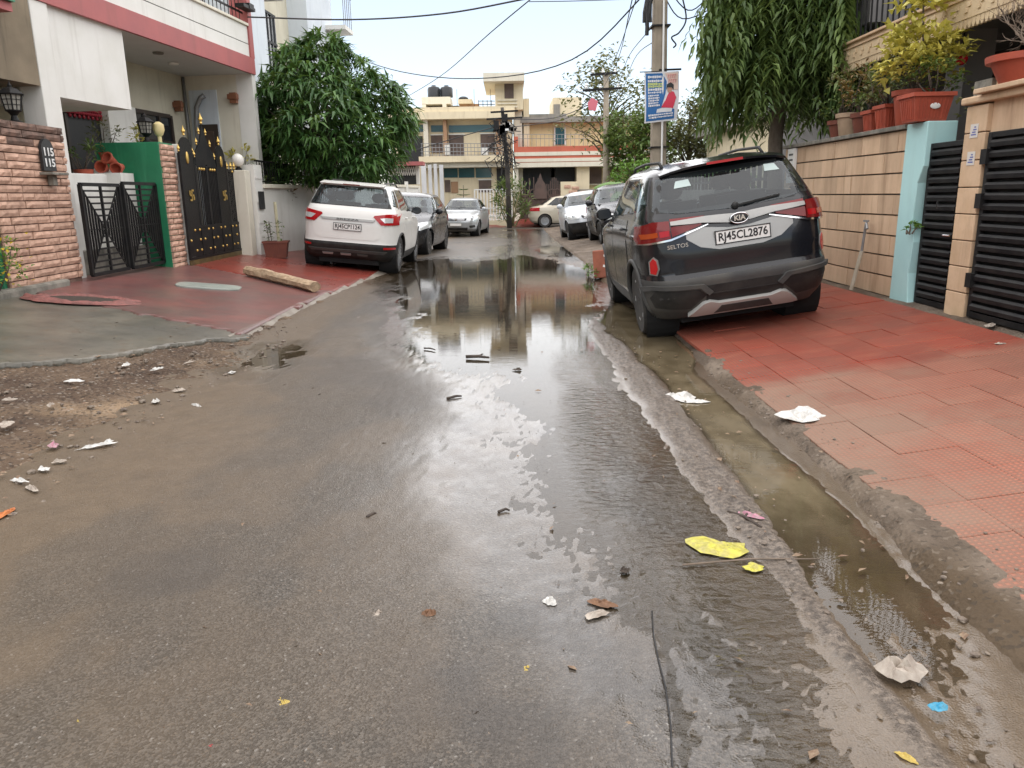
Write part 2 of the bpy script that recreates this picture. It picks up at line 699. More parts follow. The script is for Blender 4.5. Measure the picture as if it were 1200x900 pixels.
def puddle_field(X, Y):
    """signed field, > 0 under water; also returns murk and flow"""
    xl = np.interp(Y, [1.3, 2, 2.6, 3.5, 4.4, 5.2, 6, 6.8, 7.6, 8.6, 10, 12, 13.6, 15, 16, 17.5],
                   [.52, .42, .28, .12, -.05, -.2, -.42, -.68, -.95, -1.2, -1.45, -1.85, -2.15, -2.2, -2.2, -1.5])
    xr = np.interp(Y, [1.3, 6, 8, 9, 11, 13, 16], [.97, .97, 1.0, 1.15, 1.35, 1.45, 1.5])
    n1 = fbm(X * 3.1, Y * 1.7, 3, 5) - 0.5
    n2 = fbm(X * 1.1, Y * 0.55, 9, 4) - 0.5
    a = np.minimum((X - xl) / 0.5, (xr - X) / 0.3) + n1 * 1.3 + n2 * 1.4
    a = np.where(Y > 15.2, a - (Y - 15.2) * 0.9, a)
    # the running film near the camera is broken by chippings
    a = a - sstep(3.4, 1.6, Y) * 0.2
    cl = np.interp(Y, [1.7, 2.0, 2.5, 3, 4, 5, 6, 7, 8, 9.5], [1.12, 1.08, 1.06, 1.08, 1.12, 1.12, 1.12, 1.06, 1.0, 1.0])
    cr = np.interp(Y, [1.7, 2.0, 2.5, 3, 4, 6, 7, 8.4], [1.2, 1.32, 1.46, 1.5, 1.5, 1.48, 1.7, 1.7])
    c = np.minimum((X - cl) / 0.12, (cr - X) / 0.08) + n1 * 1.2
    c = np.where((Y > 8.6), c - (Y - 8.6) * 2, c)
    c = np.where(Y < 3.1, np.minimum(c, 0.75 - 0.62 * (3.1 - Y)) + n1 * 0.5 * (3.1 - Y), c)
    f = 0.6 - ((X + 2.25) / 0.3) ** 2 - ((Y - 6.75) / 0.9) ** 2 + n1 * 2.6 + n2 * 1.5
    g = 1.0 - ((X + 1.55) / 0.8) ** 2 - ((Y - 16.6) / 1.5) ** 2 + n1 * 1.4
    h = 1.0 - ((X - 1.2) / 0.55) ** 2 - ((Y - 20.6) / 2.9) ** 2 + n1 * 1.2
    S = np.maximum.reduce([a, c, f, g, h])
    murk = 0.8 * sstep(0.0, 0.6, c) * sstep(2.6, 3.6, Y) + 0.1
    flow = sstep(0.15, 0.5, X) * sstep(1.06, 0.95, X) * sstep(7.5, 4.0, Y) * (0.35 + 0.9 * sstep(0.42, 0.62, fbm(X * 2, Y * 1.2, 31, 3)))
    return S, murk, flow, a, c


S_, murk_, flow_, Sa, Sc = puddle_field(RX, RY)
nA, nB, nC = fbm(RX * 2.3, RY * 1.4, 41, 5), fbm(RX * 9, RY * 6, 51, 4), fbm(RX * 0.7, RY * 0.5, 61, 4)
rcx = np.interp(RY, [1.4, 2.2, 3.0, 4, 6, 8, 9], [1.06, 1.03, 1.02, 1.0, .98, .96, .98]) + 0.12 * (nC - 0.5)
rwd = np.interp(RY, [1.4, 2.4, 3.0, 4, 6, 8], [.04, .045, .08, .15, .15, .11])
ridge = (1 - sstep(0.55, 1.25, np.abs(RX - rcx) / rwd + 1.2 * (nA - 0.5))) * sstep(9.0, 8.0, RY) * (0.5 + 0.7 * nB)
Z_ = -0.010 * np.clip(S_, -1.1, 1.2) + 0.009 * (nB - 0.5) + 0.011 * (fbm(RX * 48, RY * 34, 55, 3) - 0.5)
Z_ = Z_ - 0.022 * np.clip(Sc, 0, 1) * sstep(2.4, 3.4, RY)
Z_ = Z_ + ridge * np.interp(RY, [1.6, 2.6, 3.4, 5, 8], [.012, .011, .014, .02, .018]) + 0.03 * (fbm(RX * 26, RY * 14, 88, 4) - 0.5) * ridge
# ragged broken edge down to the verge on the left
Z_ = Z_ + 0.02 * sstep(-2.3, -2.6, RX)
# camera-side rut along the tar seam
seam = np.exp(-((RX - (0.42 + 0.10 * (RY - 1.6) + 0.03 * (nA - .5))) / 0.012) ** 2) * sstep(3.6, 2.6, RY)
Z_ = Z_ - 0.006 * seam
wet = np.clip(sstep(-1.3, 0.0, S_) * 0.95 + 0.75 * sstep(-0.9, 0.3, RX + 1.0 * (nC - 0.5)) * sstep(1.0, 2.6, RY) + 0.35 * (nC - 0.4) + 0.25 * sstep(5, 9, RY), 0, 1)
mud = np.clip(0.14 + 0.6 * sstep(-0.7, -2.1, RX + 0.9 * (nC - 0.5)) * sstep(10, 5, RY) * (0.25 + 0.9 * nA)
              + 0.85 * sstep(0.52, 0.9, RX + 0.5 * (nA - 0.5)) * sstep(9, 6, RY)
              + 0.5 * sstep(0.35, 0.6, nC) * sstep(2.2, 3.6, RY) * 0.25 + 0.7 * sstep(-1.9, -2.3, RX + 0.3 * (nA - 0.5))
              + 0.25 * sstep(0.45, 0.6, nA), 0, 1)
grit = np.clip(ridge * 1.25 - 0.05, 0, 1)
tar = np.clip(seam * 0.9 + 0.5 * sstep(0.56, 0.66, fbm(RX * 1.5, RY * 1.5, 77, 4)), 0, 1)
wet = wet * (1 - 0.8 * grit)
ROAD = grid_mesh('road', xs, ys, Z_ + dip(RY), m_road(), {'wet': wet, 'mud': mud, 'grit': grit, 'tar': tar})

S2 = 0.25 * (S_[:-1, :-1] + S_[1:, :-1] + S_[:-1, 1:] + S_[1:, 1:])
WATER = grid_mesh('water', xs, ys, lambda X, Y: -0.0015 + dip(Y), m_water(), {'murk': murk_, 'flow': flow_}, keep=S2 > -0.9)

# --- cross street at the end of the road
cx, cy = np.linspace(-26, 26, 200), np.linspace(35.9, 40.6, 30)
CX, CY = np.meshgrid(cx, cy)
one = np.ones_like(CX)
grid_mesh('cross_street', cx, cy, lambda X, Y: -0.152 + 0.01 * (fbm(X, Y, 5, 3) - 0.5) + 0.0 * X, m_road(),
          {'wet': 0.35 * one, 'mud': 0.5 * fbm(CX, CY, 8), 'grit': 0 * one, 'tar': 0.3 * one})

# --- left verge: bare earth, grey cement apron, red cement in front of the gates
vx, vy = np.arange(-9.0, -2.2, 0.05), np.concatenate([np.arange(1.2, 10, 0.05), np.arange(10, 36.3, 0.25)])
VX, VY = np.meshgrid(vx, vy)
lump = fbm(VX * 5, VY * 5, 91, 5) - 0.5
dk = sstep(0.42, 0.62, fbm(VX * 0.9, VY * 0.9, 97, 4) + 0.14 * sstep(5.2, 3.6, VY))
grid_mesh('dirt_verge', vx, vy, zL(VX) + 0.07 * lump * sstep(-2.3, -2.7, VX) - 0.02 + dip(VY), m_verge(), {'dark': dk})

RED_L = m_red('red_cement', (0.2, 0.078, 0.068), (0.14, 0.064, 0.06), (0.08, 0.046, 0.044), (0.12, 0.1, 0.086), 0.24, grey=0.62)
RED_L2 = m_red('red_oxide_paint', (0.27, 0.048, 0.032), (0.19, 0.042, 0.032), (0.1, 0.04, 0.036), (0.12, 0.085, 0.07), 0.2, grey=0.4)
gx, gy = np.arange(-6.4, -2.36, 0.06), np.arange(7.2, 19.4, 0.06)
GX, GY = np.meshgrid(gx, gy)
wob = 0.25 * (fbm(GX * 3, GY * 3, 14, 4) - 0.5)
right_edge = np.interp(GY, [7.2, 10, 14, 20], [-2.78, -2.74, -2.52, -2.42])
near_edge = np.interp(GX, [-6.2, -5.14, -4.54, -3.76, -2.89, -2.6], [9.2, 8.75, 8.45, 8.1, 7.75, 7.5])
inP = (GX < right_edge + 0.1 * wob) & (GY > near_edge + wob)
late = GY + 0.55 * GX + wob > 9.85
ok = inP[:-1, :-1]
lt = late[:-1, :-1]
PAV_L = grid_mesh('pavement', gx, gy, zL(GX) + 0.022 + dip(GY), RED_L, keep=ok & ~lt)
grid_mesh('pavement', gx, gy, zL(GX) + 0.024 + dip(GY), RED_L2, keep=ok & lt)
ax_, ay_ = np.arange(-7.0, -2.6, 0.05), np.arange(5.0, 9.6, 0.05)
AX, AY = np.meshgrid(ax_, ay_)
wob2 = 0.35 * (fbm(AX * 4, AY * 4, 24, 5) - 0.5)
lo = np.interp(AX, [-7, -3.82, -3.35, -2.95, -2.7], [5.4, 5.75, 6.4, 7.35, 7.6]) + wob2
hi = np.interp(AX, [-6.2, -5.14, -4.54, -3.76, -2.89, -2.6], [9.4, 8.75, 8.45, 8.1, 7.75, 7.5]) + wob2 * 0.4
apron = (AY > lo) & (AY < hi + 0.1)
grid_mesh('cement_apron', ax_, ay_, zL(AX) + 0.014 + 0.006 * (fbm(AX, AY, 3) - .5), m_apron(), keep=apron[:-1, :-1])
for o in [PAV_L] + [x for x in col.objects if x.name.startswith(('cement_apron', 'pavement'))]:
    if not o.modifiers:
        sm_ = o.modifiers.new('thickness', 'SOLIDIFY')
        sm_.thickness = 0.07
        sm_.offset = -1
# pale mortar lip where the red cement meets the road
lipm = pm('lip_mortar', (0.26, 0.23, 0.19), (0.16, 0.13, 0.1), 5, 0.6, 0.5, 50, bdist=0.01)
lp = MB()
pts = [(-2.80, 7.55), (-2.76, 8.6), (-2.74, 9.8), (-2.66, 11.2), (-2.58, 12.8), (-2.5, 14.2), (-2.42, 16.0), (-2.40, 19.0)]
for (xa, ya), (xb, yb) in zip(pts[:-1], pts[1:]):
    n = 5
    for i in range(n):
        x0, y0 = xa + (xb - xa) * i / n, ya + (yb - ya) * i / n
        x1, y1 = xa + (xb - xa) * (i + 1) / n, ya + (yb - ya) * (i + 1) / n
        w0, w1 = 0.13 + 0.05 * mnoise.noise((x0 * 9, y0 * 3, 0)), 0.13 + 0.05 * mnoise.noise((x1 * 9, y1 * 3, 0))
        za, zb = float(zL(x0)) + 0.026, float(zL(x1)) + 0.026
        lp.add([(x0 - 0.02, y0, za), (x0 + w0, y0, 0.0), (x1 + w1, y1, 0.0), (x1 - 0.02, y1, zb)], [(0, 1, 2, 3)])
lp.build('kerb', lipm, kind='structure', smooth='all')

# --- right verge: mortar bed, then single red chequered tiles
wx_, wy_ = np.concatenate([np.arange(1.2, 2.1, 0.02), np.arange(2.1, 4.4, 0.1)]), np.concatenate([np.arange(0.9, 6.5, 0.03), np.arange(6.5, 36.4, 0.12)])
WX, WY = np.meshgrid(wx_, wy_)
edge_r = np.interp(WY, [0.8, 1.7, 2.2, 3, 4.4, 6, 7, 9, 12, 36], [1.16, 1.2, 1.36, 1.5, 1.5, 1.48, 1.62, 1.5, 1.45, 1.5]) + 0.06 * (fbm(WX * 4, WY * 4, 33, 4) - 0.5)
zz = zR(WX) + 0.016 * (fbm(WX * 22, WY * 22, 72, 4) - 0.5) + 0.03 * (fbm(WX * 6, WY * 6, 71, 5) - 0.5)
t_ = np.clip((WX - edge_r) / 0.12, 0, 1)
zz = np.where(WX < 1.9, zz * t_ + (1 - t_) * -0.05 - 0.004 * (1 - np.abs(2 * t_ - 1)) * (WX > edge_r), zz)
mound = np.exp(-((WX - 1.62 - 0.1 * (fbm(WX * 1.5, WY * 1.5, 44, 3) - 0.5)) / 0.13) ** 2) * np.clip(fbm(WX * 3, WY * 3, 45, 4) * 1.6 - 0.45, 0, 1) * sstep(7.2, 6.4, WY)
zz = zz + 0.032 * mound + 0.02 * (fbm(WX * 30, WY * 30, 46, 3) - 0.5) * (WX < 1.8)
mudR = np.clip(sstep(1.75, 1.5, WX) * sstep(3.2, 2.0, WY) + 0.75 * sstep(1.62, 1.48, WX) + 0.35 * sstep(.45, .6, fbm(WX * 2, WY * 2, 15)), 0, 1)
PAV_R = grid_mesh('pavement', wx_, wy_, zz - 0.012 * (WX > 1.75) + dip(WY), m_mortar(), {'mud': mudR}, keep=(WX > edge_r - 0.06)[:-1, :-1])
TILE = m_red('red_tile', (0.37, 0.046, 0.021), (0.25, 0.04, 0.022), (0.4, 0.105, 0.055), (0.23, 0.165, 0.12), 0.48, tile=True, grey=0.65)
tb = MB()
tw, th = 0.2968, 0.03
hw = tw / 2
c = 0.0035
tb.add([(-hw, -hw, -th), (hw, -hw, -th), (hw, hw, -th), (-hw, hw, -th), (-hw, -hw, -c), (hw, -hw, -c), (hw, hw, -c), (-hw, hw, -c),
        (-hw + c, -hw + c, 0), (hw - c, -hw + c, 0), (hw - c, hw - c, 0), (-hw + c, hw - c, 0)],
       [(0, 1, 5, 4), (1, 2, 6, 5), (2, 3, 7, 6), (3, 0, 4, 7), (4, 5, 9, 8), (5, 6, 10, 9), (6, 7, 11, 10), (7, 4, 8, 11), (8, 9, 10, 11)])
tme = tb.mesh('tile', TILE)
SLOPE = math.atan(0.125)
for i in range(9):
    for j in range(29):
        x, y = 1.80 + 0.298 * i, 2.02 + 0.3 * j + 0.011 * i
        lim = 1.52 + 0.16 * mnoise.noise((y * 0.8, 3.3, 0)) + 0.0 * (y < 5.2)
        if x - hw < lim or y > 10.4 or x > 3.8:
            continue
        o = link_mesh('tile', tme, PAV_R, (x, y, float(zR(x)) + 0.012 + random.uniform(-0.003, 0.003)))
        o.rotation_euler = (random.uniform(-0.008, 0.008), -SLOPE + random.uniform(-0.008, 0.008), random.uniform(-0.008, 0.008))

# --- loose chippings along the ridge, the drain and the left verge
stone_m = pm('chipping', (0.2, 0.16, 0.12), (0.085, 0.06, 0.045), 40, 0.6)
gv = MB()
ico = bmesh.new()
bmesh.ops.create_icosphere(ico, subdivisions=1, radius=1.0)
iv, ifs = [v.co.copy() for v in ico.verts], [tuple(v.index for v in f.verts) for f in ico.faces]
ico.free()


def pebble(x, y, z, r):
    k = [r * random.uniform(0.6, 1.25) for _ in range(3)]
    a = random.uniform(0, 6.28)
    ca, sa = math.cos(a), math.sin(a)
    gv.add([(x + (v.x * ca - v.y * sa) * k[0], y + (v.x * sa + v.y * ca) * k[1], z + v.z * k[2] * 0.6) for v in iv], ifs)


for _ in range(330):
    y = 1.4 + random.random() ** 1.6 * 7
    pebble(random.gauss(1.06, 0.09), y, 0.012, 0.003 + 0.012 * random.random() ** 3)
for _ in range(260):
    y = 1.3 + random.random() ** 1.5 * 5
    x = random.uniform(1.5, 1.85) if y > 2.3 else random.uniform(1.2, 1.9)
    pebble(x, y, float(zR(x)) + 0.012, 0.003 + 0.014 * random.random() ** 3)
for _ in range(800):
    y = 2.6 + random.random() ** 1.3 * 6
    x = -2.25 - random.random() ** 1.5 * 1.9
    pebble(x, y, float(zL(x)) + 0.0, 0.004 + 0.022 * random.random() ** 3)
for _ in range(500):
    y = 1.5 + random.random() ** 2 * 6
    pebble(random.uniform(-2.2, 0.5), y, 0.008, random.uniform(0.0015, 0.004))
gv.build('gravel', stone_m, kind='stuff')


# ============================================================ VEHICLES
def paint(name, c, rough=0.28, dust=0.12, metal=0.0):
    if name in MATS:
        return MATS[name]
    t = NT(name)
    o = t.pos(obj=True)
    n = t.ramp(t.noise(2.2, o, 6, 0.65), 0.4, 0.75)
    sep = t.n('ShaderNodeSeparateXYZ')
    t.l(o, sep.inputs[0])
    low = t.math('SUBTRACT', 1.0, t.ramp(sep.outputs[2], 0.25, 0.75))
    f = t.math('ADD', t.math('MULTIPLY', n, dust), t.math('MULTIPLY', low, dust * 1.2), True)
    drops = t.math('MULTIPLY', t.ramp(t.voro(70, o), 0.16, 0.1), 0.12)
    cc = t.mix(f, c, (0.19, 0.16, 0.13))
    t.bsdf(cc, t.math('ADD', rough, t.math('MULTIPLY', f, 0.5)), t.bump(drops, 0.15, 0.002), metal, coat=0.4, coat_rough=0.05, spec=0.35)
    MATS[name] = t.m
    return t.m


def glass_mat(name='car_glass', tint=(0.5, 0.56, 0.58)):
    if name in MATS:
        return MATS[name]
    t = NT(name)
    fr = t.n('ShaderNodeFresnel')
    bf = t.n('ShaderNodeNewGeometry').outputs['Backfacing']
    t.l(t.math('SUBTRACT', 1.55, t.math('MULTIPLY', bf, 1.55 - 1 / 1.55)), fr.inputs['IOR'])
    gl = t.n('ShaderNodeBsdfGlossy')
    gl.inputs['Roughness'].default_value = 0.02
    gl.inputs['Color'].default_value = (0.95, 0.98, 1.0, 1)
    tr = t.n('ShaderNodeBsdfTransparent')
    tr.inputs['Color'].default_value = (*tint, 1)
    df = t.n('ShaderNodeBsdfDiffuse')
    df.inputs['Color'].default_value = (0.3, 0.33, 0.35, 1)
    a = t.n('ShaderNodeMixShader')
    a.inputs[0].default_value = 0.03
    t.l(tr.outputs[0], a.inputs[1])
    t.l(df.outputs[0], a.inputs[2])
    b = t.n('ShaderNodeMixShader')
    t.l(fr.outputs[0], b.inputs[0])
    t.l(a.outputs[0], b.inputs[1])
    t.l(gl.outputs[0], b.inputs[2])
    t.l(b.outputs[0], t.out.inputs[0])
    MATS[name] = t.m
    return t.m


BLACKP = pm('black_plastic', (0.016, 0.016, 0.016), (0.035, 0.033, 0.03), 6, 0.55, 0.12, 160, obj=True, spec=0.3)
CLAD = pm('grey_cladding', (0.05, 0.05, 0.05), (0.08, 0.076, 0.068), 4, 0.55, 0.15, 180, obj=True, spec=0.3)
SILVER = flat('silver_trim', (0.33, 0.325, 0.31), 0.38, 0.5)
CHROME = flat('chrome', (0.75, 0.75, 0.76), 0.12, 1.0)
RUBBER = pm('tyre_rubber', (0.018, 0.018, 0.018), (0.045, 0.04, 0.034), 9, 0.75, 0.3, 60, obj=True)
RIMM = flat('alloy_rim', (0.42, 0.43, 0.44), 0.3, 0.8)
RIMD = flat('dark_rim', (0.09, 0.09, 0.095), 0.35, 0.6)
LAMPR = flat('red_lamp_glass', (0.38, 0.008, 0.012), 0.12, 0, 0.25, 0.3)
LAMPR2 = flat('dark_red_lamp_glass', (0.16, 0.012, 0.012), 0.12, 0, 0.25, 0.3)
LAMPA = flat('amber_lamp_glass', (0.36, 0.06, 0.015), 0.15, 0, 0.25, 0.3)
REFL = flat('red_reflector', (0.5, 0.012, 0.015), 0.25, 0, 0.6)
LAMPW = flat('clear_lamp_glass', (0.62, 0.64, 0.64), 0.1, 0.25, 1.0)
PLATEW = flat('white_plate', (0.72, 0.71, 0.68), 0.4)
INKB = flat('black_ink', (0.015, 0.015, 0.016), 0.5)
SEATM = flat('seat_cloth', (0.07, 0.07, 0.075), 0.85)
SEATG = flat('grey_seat_cloth', (0.28, 0.27, 0.25), 0.85)
DARK = flat('dark_cavity', (0.008, 0.008, 0.008), 0.9)
GLASS = glass_mat()
GLASSD = flat('mirror_dark', (0.02, 0.022, 0.025), 0.15)
WHITEP = flat('white_trim', (0.75, 0.75, 0.73), 0.4)


class Shape:
    """car body as plan outlines (superellipses) stacked over height; +y is forward"""

    def __init__(s, rear, front, half, nr=6.0, nf=4.5):
        s.r, s.f, s.h = np.array(rear, float), np.array(front, float), np.array(half, float)
        s.nr, s.nf = nr, nf

    def lv(s, z):
        def ev(c):
            a = np.interp(z, c[:, 0], c[:, 1])
            b = 0.5 * (np.interp(z - 0.02, c[:, 0], c[:, 1]) + np.interp(z + 0.02, c[:, 0], c[:, 1]))
            return float(0.5 * a + 0.5 * b)
        return ev(s.r), ev(s.f), ev(s.h)

    def side(s, y, z):
        yr, yf, w = s.lv(z)
        yc, hl = (yr + yf) / 2, (yf - yr) / 2
        t = min(1.0, abs(y - yc) / hl)
        n = s.nf if y > yc else s.nr
        return w * (1 - t ** n) ** (1 / n)

    def end(s, x, z, rear=True):
        yr, yf, w = s.lv(z)
        yc, hl = (yr + yf) / 2, (yf - yr) / 2
        n = s.nr if rear else s.nf
        t = min(0.9995, abs(x) / w)
        d = hl * (1 - t ** n) ** (1 / n)
        return yc - d if rear else yc + d


def inpoly(p, poly):
    x, y = p
    c = False
    n = len(poly)
    for i in range(n):
        x1, y1 = poly[i]
        x2, y2 = poly[(i + 1) % n]
        if (y1 > y) != (y2 > y) and x < (x2 - x1) * (y - y1) / (y2 - y1) + x1:
            c = not c
    return c


def shrink(poly, d):
    cx = sum(p[0] for p in poly) / len(poly)
    cy = sum(p[1] for p in poly) / len(poly)
    out = []
    for x, y in poly:
        L = math.hypot(x - cx, y - cy)
        k = max(0.0, (L - d * 1.3) / L)
        out.append((cx + (x - cx) * k, cy + (y - cy) * k))
    return out


def patch(name, poly, mp, mat, parent, off=0.006, thick=0.012, cell=0.06, smooth=True):
    """panel: a 2-D outline laid on the body surface by mp(u, v) -> point, raised by off, with an edge thick deep"""
    bm = bmesh.new()
    vs = [bm.verts.new((p[0], p[1], 0)) for p in poly]
    bm.faces.new(vs)
    us, ws = [p[0] for p in poly], [p[1] for p in poly]
    for ax, lo, hi in ((0, min(us), max(us)), (1, min(ws), max(ws))):
        k = int((hi - lo) / cell)
        for i in range(1, k + 1):
            co = [0, 0, 0]
            no = [0, 0, 0]
            co[ax] = lo + (hi - lo) * i / (k + 1)
            no[ax] = 1
            bmesh.ops.bisect_plane(bm, geom=bm.verts[:] + bm.edges[:] + bm.faces[:], plane_co=co, plane_no=no)
    e = 0.004
    top = {}
    cen = Vector((0, 0, 0.8))
    for v in bm.verts:
        u, w = v.co.x, v.co.y
        p = Vector(mp(u, w))
        du = Vector(mp(u + e, w)) - Vector(mp(u - e, w))
        dw = Vector(mp(u, w + e)) - Vector(mp(u, w - e))
        n = du.cross(dw)
        if n.length < 1e-12:
            n = p - cen
        n.normalize()
        if n.dot(p - cen) < 0:
            n = -n
        top[v.index] = (p, n)
    bm.verts.index_update()
    data = [(Vector(mp(v.co.x, v.co.y)), v) for v in bm.verts]
    vl = []
    for p, v in data:
        u, w = v.co.x, v.co.y
        du = Vector(mp(u + e, w)) - Vector(mp(u - e, w))
        dw = Vector(mp(u, w + e)) - Vector(mp(u, w - e))
        n = du.cross(dw)
        n = n.normalized() if n.length > 1e-12 else Vector((0, 0, 1))
        if n.dot(p - Vector((0, 0, 0.8))) < 0:
            n = -n
        vl.append((v, p + n * off, n))
    for v, p, n in vl:
        v.co = p
    nrm = {v: n for v, p, n in vl}
    be = [ed for ed in bm.edges if ed.is_boundary]
    r = bmesh.ops.extrude_edge_only(bm, edges=be)
    newv = [g for g in r['geom'] if isinstance(g, bmesh.types.BMVert)]
    for nv in newv:
        best = None
        for ed in nv.link_edges:
            o = ed.other_vert(nv)
            if o in nrm:
                best = o
        if best:
            nv.co = best.co - nrm[best] * thick
    bmesh.ops.recalc_face_normals(bm, faces=bm.faces)
    # outward check
    f0 = bm.faces[:][0]
    c0 = f0.calc_center_median()
    if f0.normal.dot(c0 - Vector((0, 0, 0.8))) < 0:
        bmesh.ops.reverse_faces(bm, faces=bm.faces)
    me = bpy.data.meshes.new(name)
    bm.to_mesh(me)
    bm.free()
    me.materials.append(mat)
    if smooth:
        me.shade_smooth()
        me.set_sharp_from_angle(angle=R(45))
    return link_mesh(name, me, parent)


WHEEL_CACHE = {}


def wheel(parent, x, y, r, w, side, style='five', rimmat=None):
    key = (round(r, 3), round(w, 3), side, style)
    if key not in WHEEL_CACHE:
        rr = r * 0.66
        tm = MB()
        hw_ = w / 2
        tm.lathe([(rr, -hw_ * 0.9), (r * 0.93, -hw_), (r * 0.985, -hw_ * 0.85), (r, -hw_ * 0.6), (r, -hw_ * 0.12), (r * 0.985, -hw_ * 0.08), (r * 0.985, hw_ * 0.08),
                  (r, hw_ * 0.12), (r, hw_ * 0.6), (r * 0.985, hw_ * 0.85), (r * 0.93, hw_), (rr, hw_ * 0.9), (rr * 0.96, 0)], n=36, axis='X')
        tyre = tm.mesh('tyre', RUBBER, True)
        rm = MB()
        o = side * hw_
        rm.lathe([(rr, o * 0.9), (rr * 1.0, o * 0.82), (rr * 0.93, o * 0.8), (rr * 0.9, o * 0.2), (0.02, o * 0.15)], n=30, axis='X', caps=False)
        ns = {'five': 5, 'ten': 10, 'seven': 7}[style]
        for k in range(ns):
            a = 2 * math.pi * k / ns
            d = (math.cos(a), math.sin(a))
            rm.bar((o * 0.72, d[0] * rr * 0.14, d[1] * rr * 0.14), (o * 0.8, d[0] * rr * 0.96, d[1] * rr * 0.96), rr * (0.24 if ns == 5 else 0.13), o * 0.22 * side, up=(1, 0, 0))
        rm.lathe([(rr * 0.2, o * 0.5), (rr * 0.2, o * 0.82), (rr * 0.12, o * 0.9), (0.004, o * 0.9)], n=14, axis='X', caps=False)
        rim = rm.mesh('rim', rimmat or RIMM, True)
        WHEEL_CACHE[key] = (tyre, rim)
    tyre, rim = WHEEL_CACHE[key]
    wo = link_mesh('wheel', tyre, parent, (x, y, r))
    link_mesh('rim', rim, wo)
    return wo


def build_car(name, label, cat, shape, mat, loc, yaw=0.0, roll=0.0, axles=(-1.3, 1.3), wr=0.33, ww=0.21, arch=0.385, glass=(), holes=None,
              clad_z=None, cladmat=None, arch_trim=None, rimstyle='five', rimmat=None, ztop=1.6, zbot=0.2, seats=True, group=None, belt=1.0,
              seatmat=None, rails=None, roofx=0.5):
    """glass: list of (kind, polygon) with kind rear | front | left | right"""
    root = empty(name, loc, label=label, cat=cat, group=group)
    root.rotation_mode = 'XYZ'
    root.matrix_world = Matrix.Translation(loc) @ Matrix.Rotation(yaw, 4, 'Z') @ Matrix.Rotation(roll, 4, 'Y')
    zs = np.unique(np.round(np.concatenate([np.arange(zbot, belt + 0.12, 0.028), np.arange(belt + 0.12, ztop - 0.1, 0.04), np.arange(ztop - 0.1, ztop + 0.001, 0.0125)]), 4))
    us = np.linspace(-1, 1, 97)
    endp = np.sin(np.linspace(-math.pi / 2, math.pi / 2, 31))
    verts, nper = [], None
    for z in zs:
        yr, yf, w = shape.lv(z)
        ring = []
        k = 0.5 ** (1 / shape.nr)
        k2 = 0.5 ** (1 / shape.nf)
        yc, hl = (yr + yf) / 2, (yf - yr) / 2
        # rear end left -> right, right side rear -> front, front right -> left, left side front -> rear
        for a in endp[:-1]:
            x = a * w * k
            ring.append((x, yc - hl * (1 - abs(x / w) ** shape.nr) ** (1 / shape.nr), z))
        ys_ = np.linspace(yc - hl * k, yc + hl * k2, 97)
        for y in ys_[:-1]:
            n = shape.nf if y > yc else shape.nr
            ring.append((w * (1 - (abs(y - yc) / hl) ** n) ** (1 / n), y, z))
        for a in endp[::-1][:-1]:
            x = a * w * k2
            ring.append((x, yc + hl * (1 - abs(x / w) ** shape.nf) ** (1 / shape.nf), z))
        for y in ys_[::-1][:-1]:
            n = shape.nf if y > yc else shape.nr
            ring.append((-w * (1 - (abs(y - yc) / hl) ** n) ** (1 / n), y, z))
        nper = len(ring)
        verts += ring
    V = np.array(verts)
    # wheel arches: pull the vertices inside the arch circle to its rim
    inside = np.zeros(len(V), bool)
    for ay in axles:
        d = np.hypot(V[:, 1] - ay, V[:, 2] - wr)
        inside |= (d < arch - 1e-4) & (np.abs(V[:, 0]) > 0.35)
    faces, mi = [], []
    nz = len(zs)
    for i in range(nz - 1):
        for j in range(nper):
            j2 = (j + 1) % nper
            q = (i * nper + j, i * nper + j2, (i + 1) * nper + j2, (i + 1) * nper + j)
            if all(inside[list(q)]):
                continue
            c = V[list(q)].mean(0)
            m = 0
            if clad_z is not None and c[2] < (clad_z(c) if callable(clad_z) else clad_z):
                m = 1
            skip = False
            for kind, poly in glass:
                if kind == 'rear' and c[1] < 0 and abs(c[0]) < 0.98 * shape.lv(c[2])[2] and inpoly((c[0], c[2]), poly):
                    m = 2
                    skip |= inpoly((c[0], c[2]), shrink(poly, 0.045))
                elif kind == 'front' and c[1] > 0 and inpoly((c[0], c[2]), poly) and c[1] > shape.end(c[0], c[2], False) - 0.02:
                    m = 2
                    skip |= inpoly((c[0], c[2]), shrink(poly, 0.03))
                elif kind == 'left' and c[0] < -0.4 and inpoly((c[1], c[2]), poly):
                    m = 2
                    skip |= inpoly((c[1], c[2]), shrink(poly, 0.02))
                elif kind == 'right' and c[0] > 0.4 and inpoly((c[1], c[2]), poly):
                    m = 2
                    skip |= inpoly((c[1], c[2]), shrink(poly, 0.02))
            if skip:
                continue
            faces.append(q)
            mi.append(m)
    for ay in axles:
        d = np.hypot(V[:, 1] - ay, V[:, 2] - wr)
        s_ = (d < arch) & (np.abs(V[:, 0]) > 0.35)
        k = arch / np.maximum(d, 1e-3)
        V[s_, 1] = ay + (V[s_, 1] - ay) * k[s_]
        V[s_, 2] = np.maximum(zbot, wr + (V[s_, 2] - wr) * k[s_])
    faces.append(tuple((nz - 1) * nper + j for j in range(nper)))
    mi.append(0)
    faces.append(tuple(j for j in reversed(range(nper))))
    mi.append(1)
    me = bpy.data.meshes.new('body')
    me.from_pydata(V.tolist(), [], faces)
    for mm in (mat, cladmat or BLACKP, DARK if False else BLACKP):
        me.materials.append(mm)
    me.polygons.foreach_set('material_index', mi)
    bm = bmesh.new()
    bm.from_mesh(me)
    bmesh.ops.delete(bm, geom=[v for v in bm.verts if not v.link_faces], context='VERTS')
    bm.to_mesh(me)
    bm.free()
    me.shade_smooth()
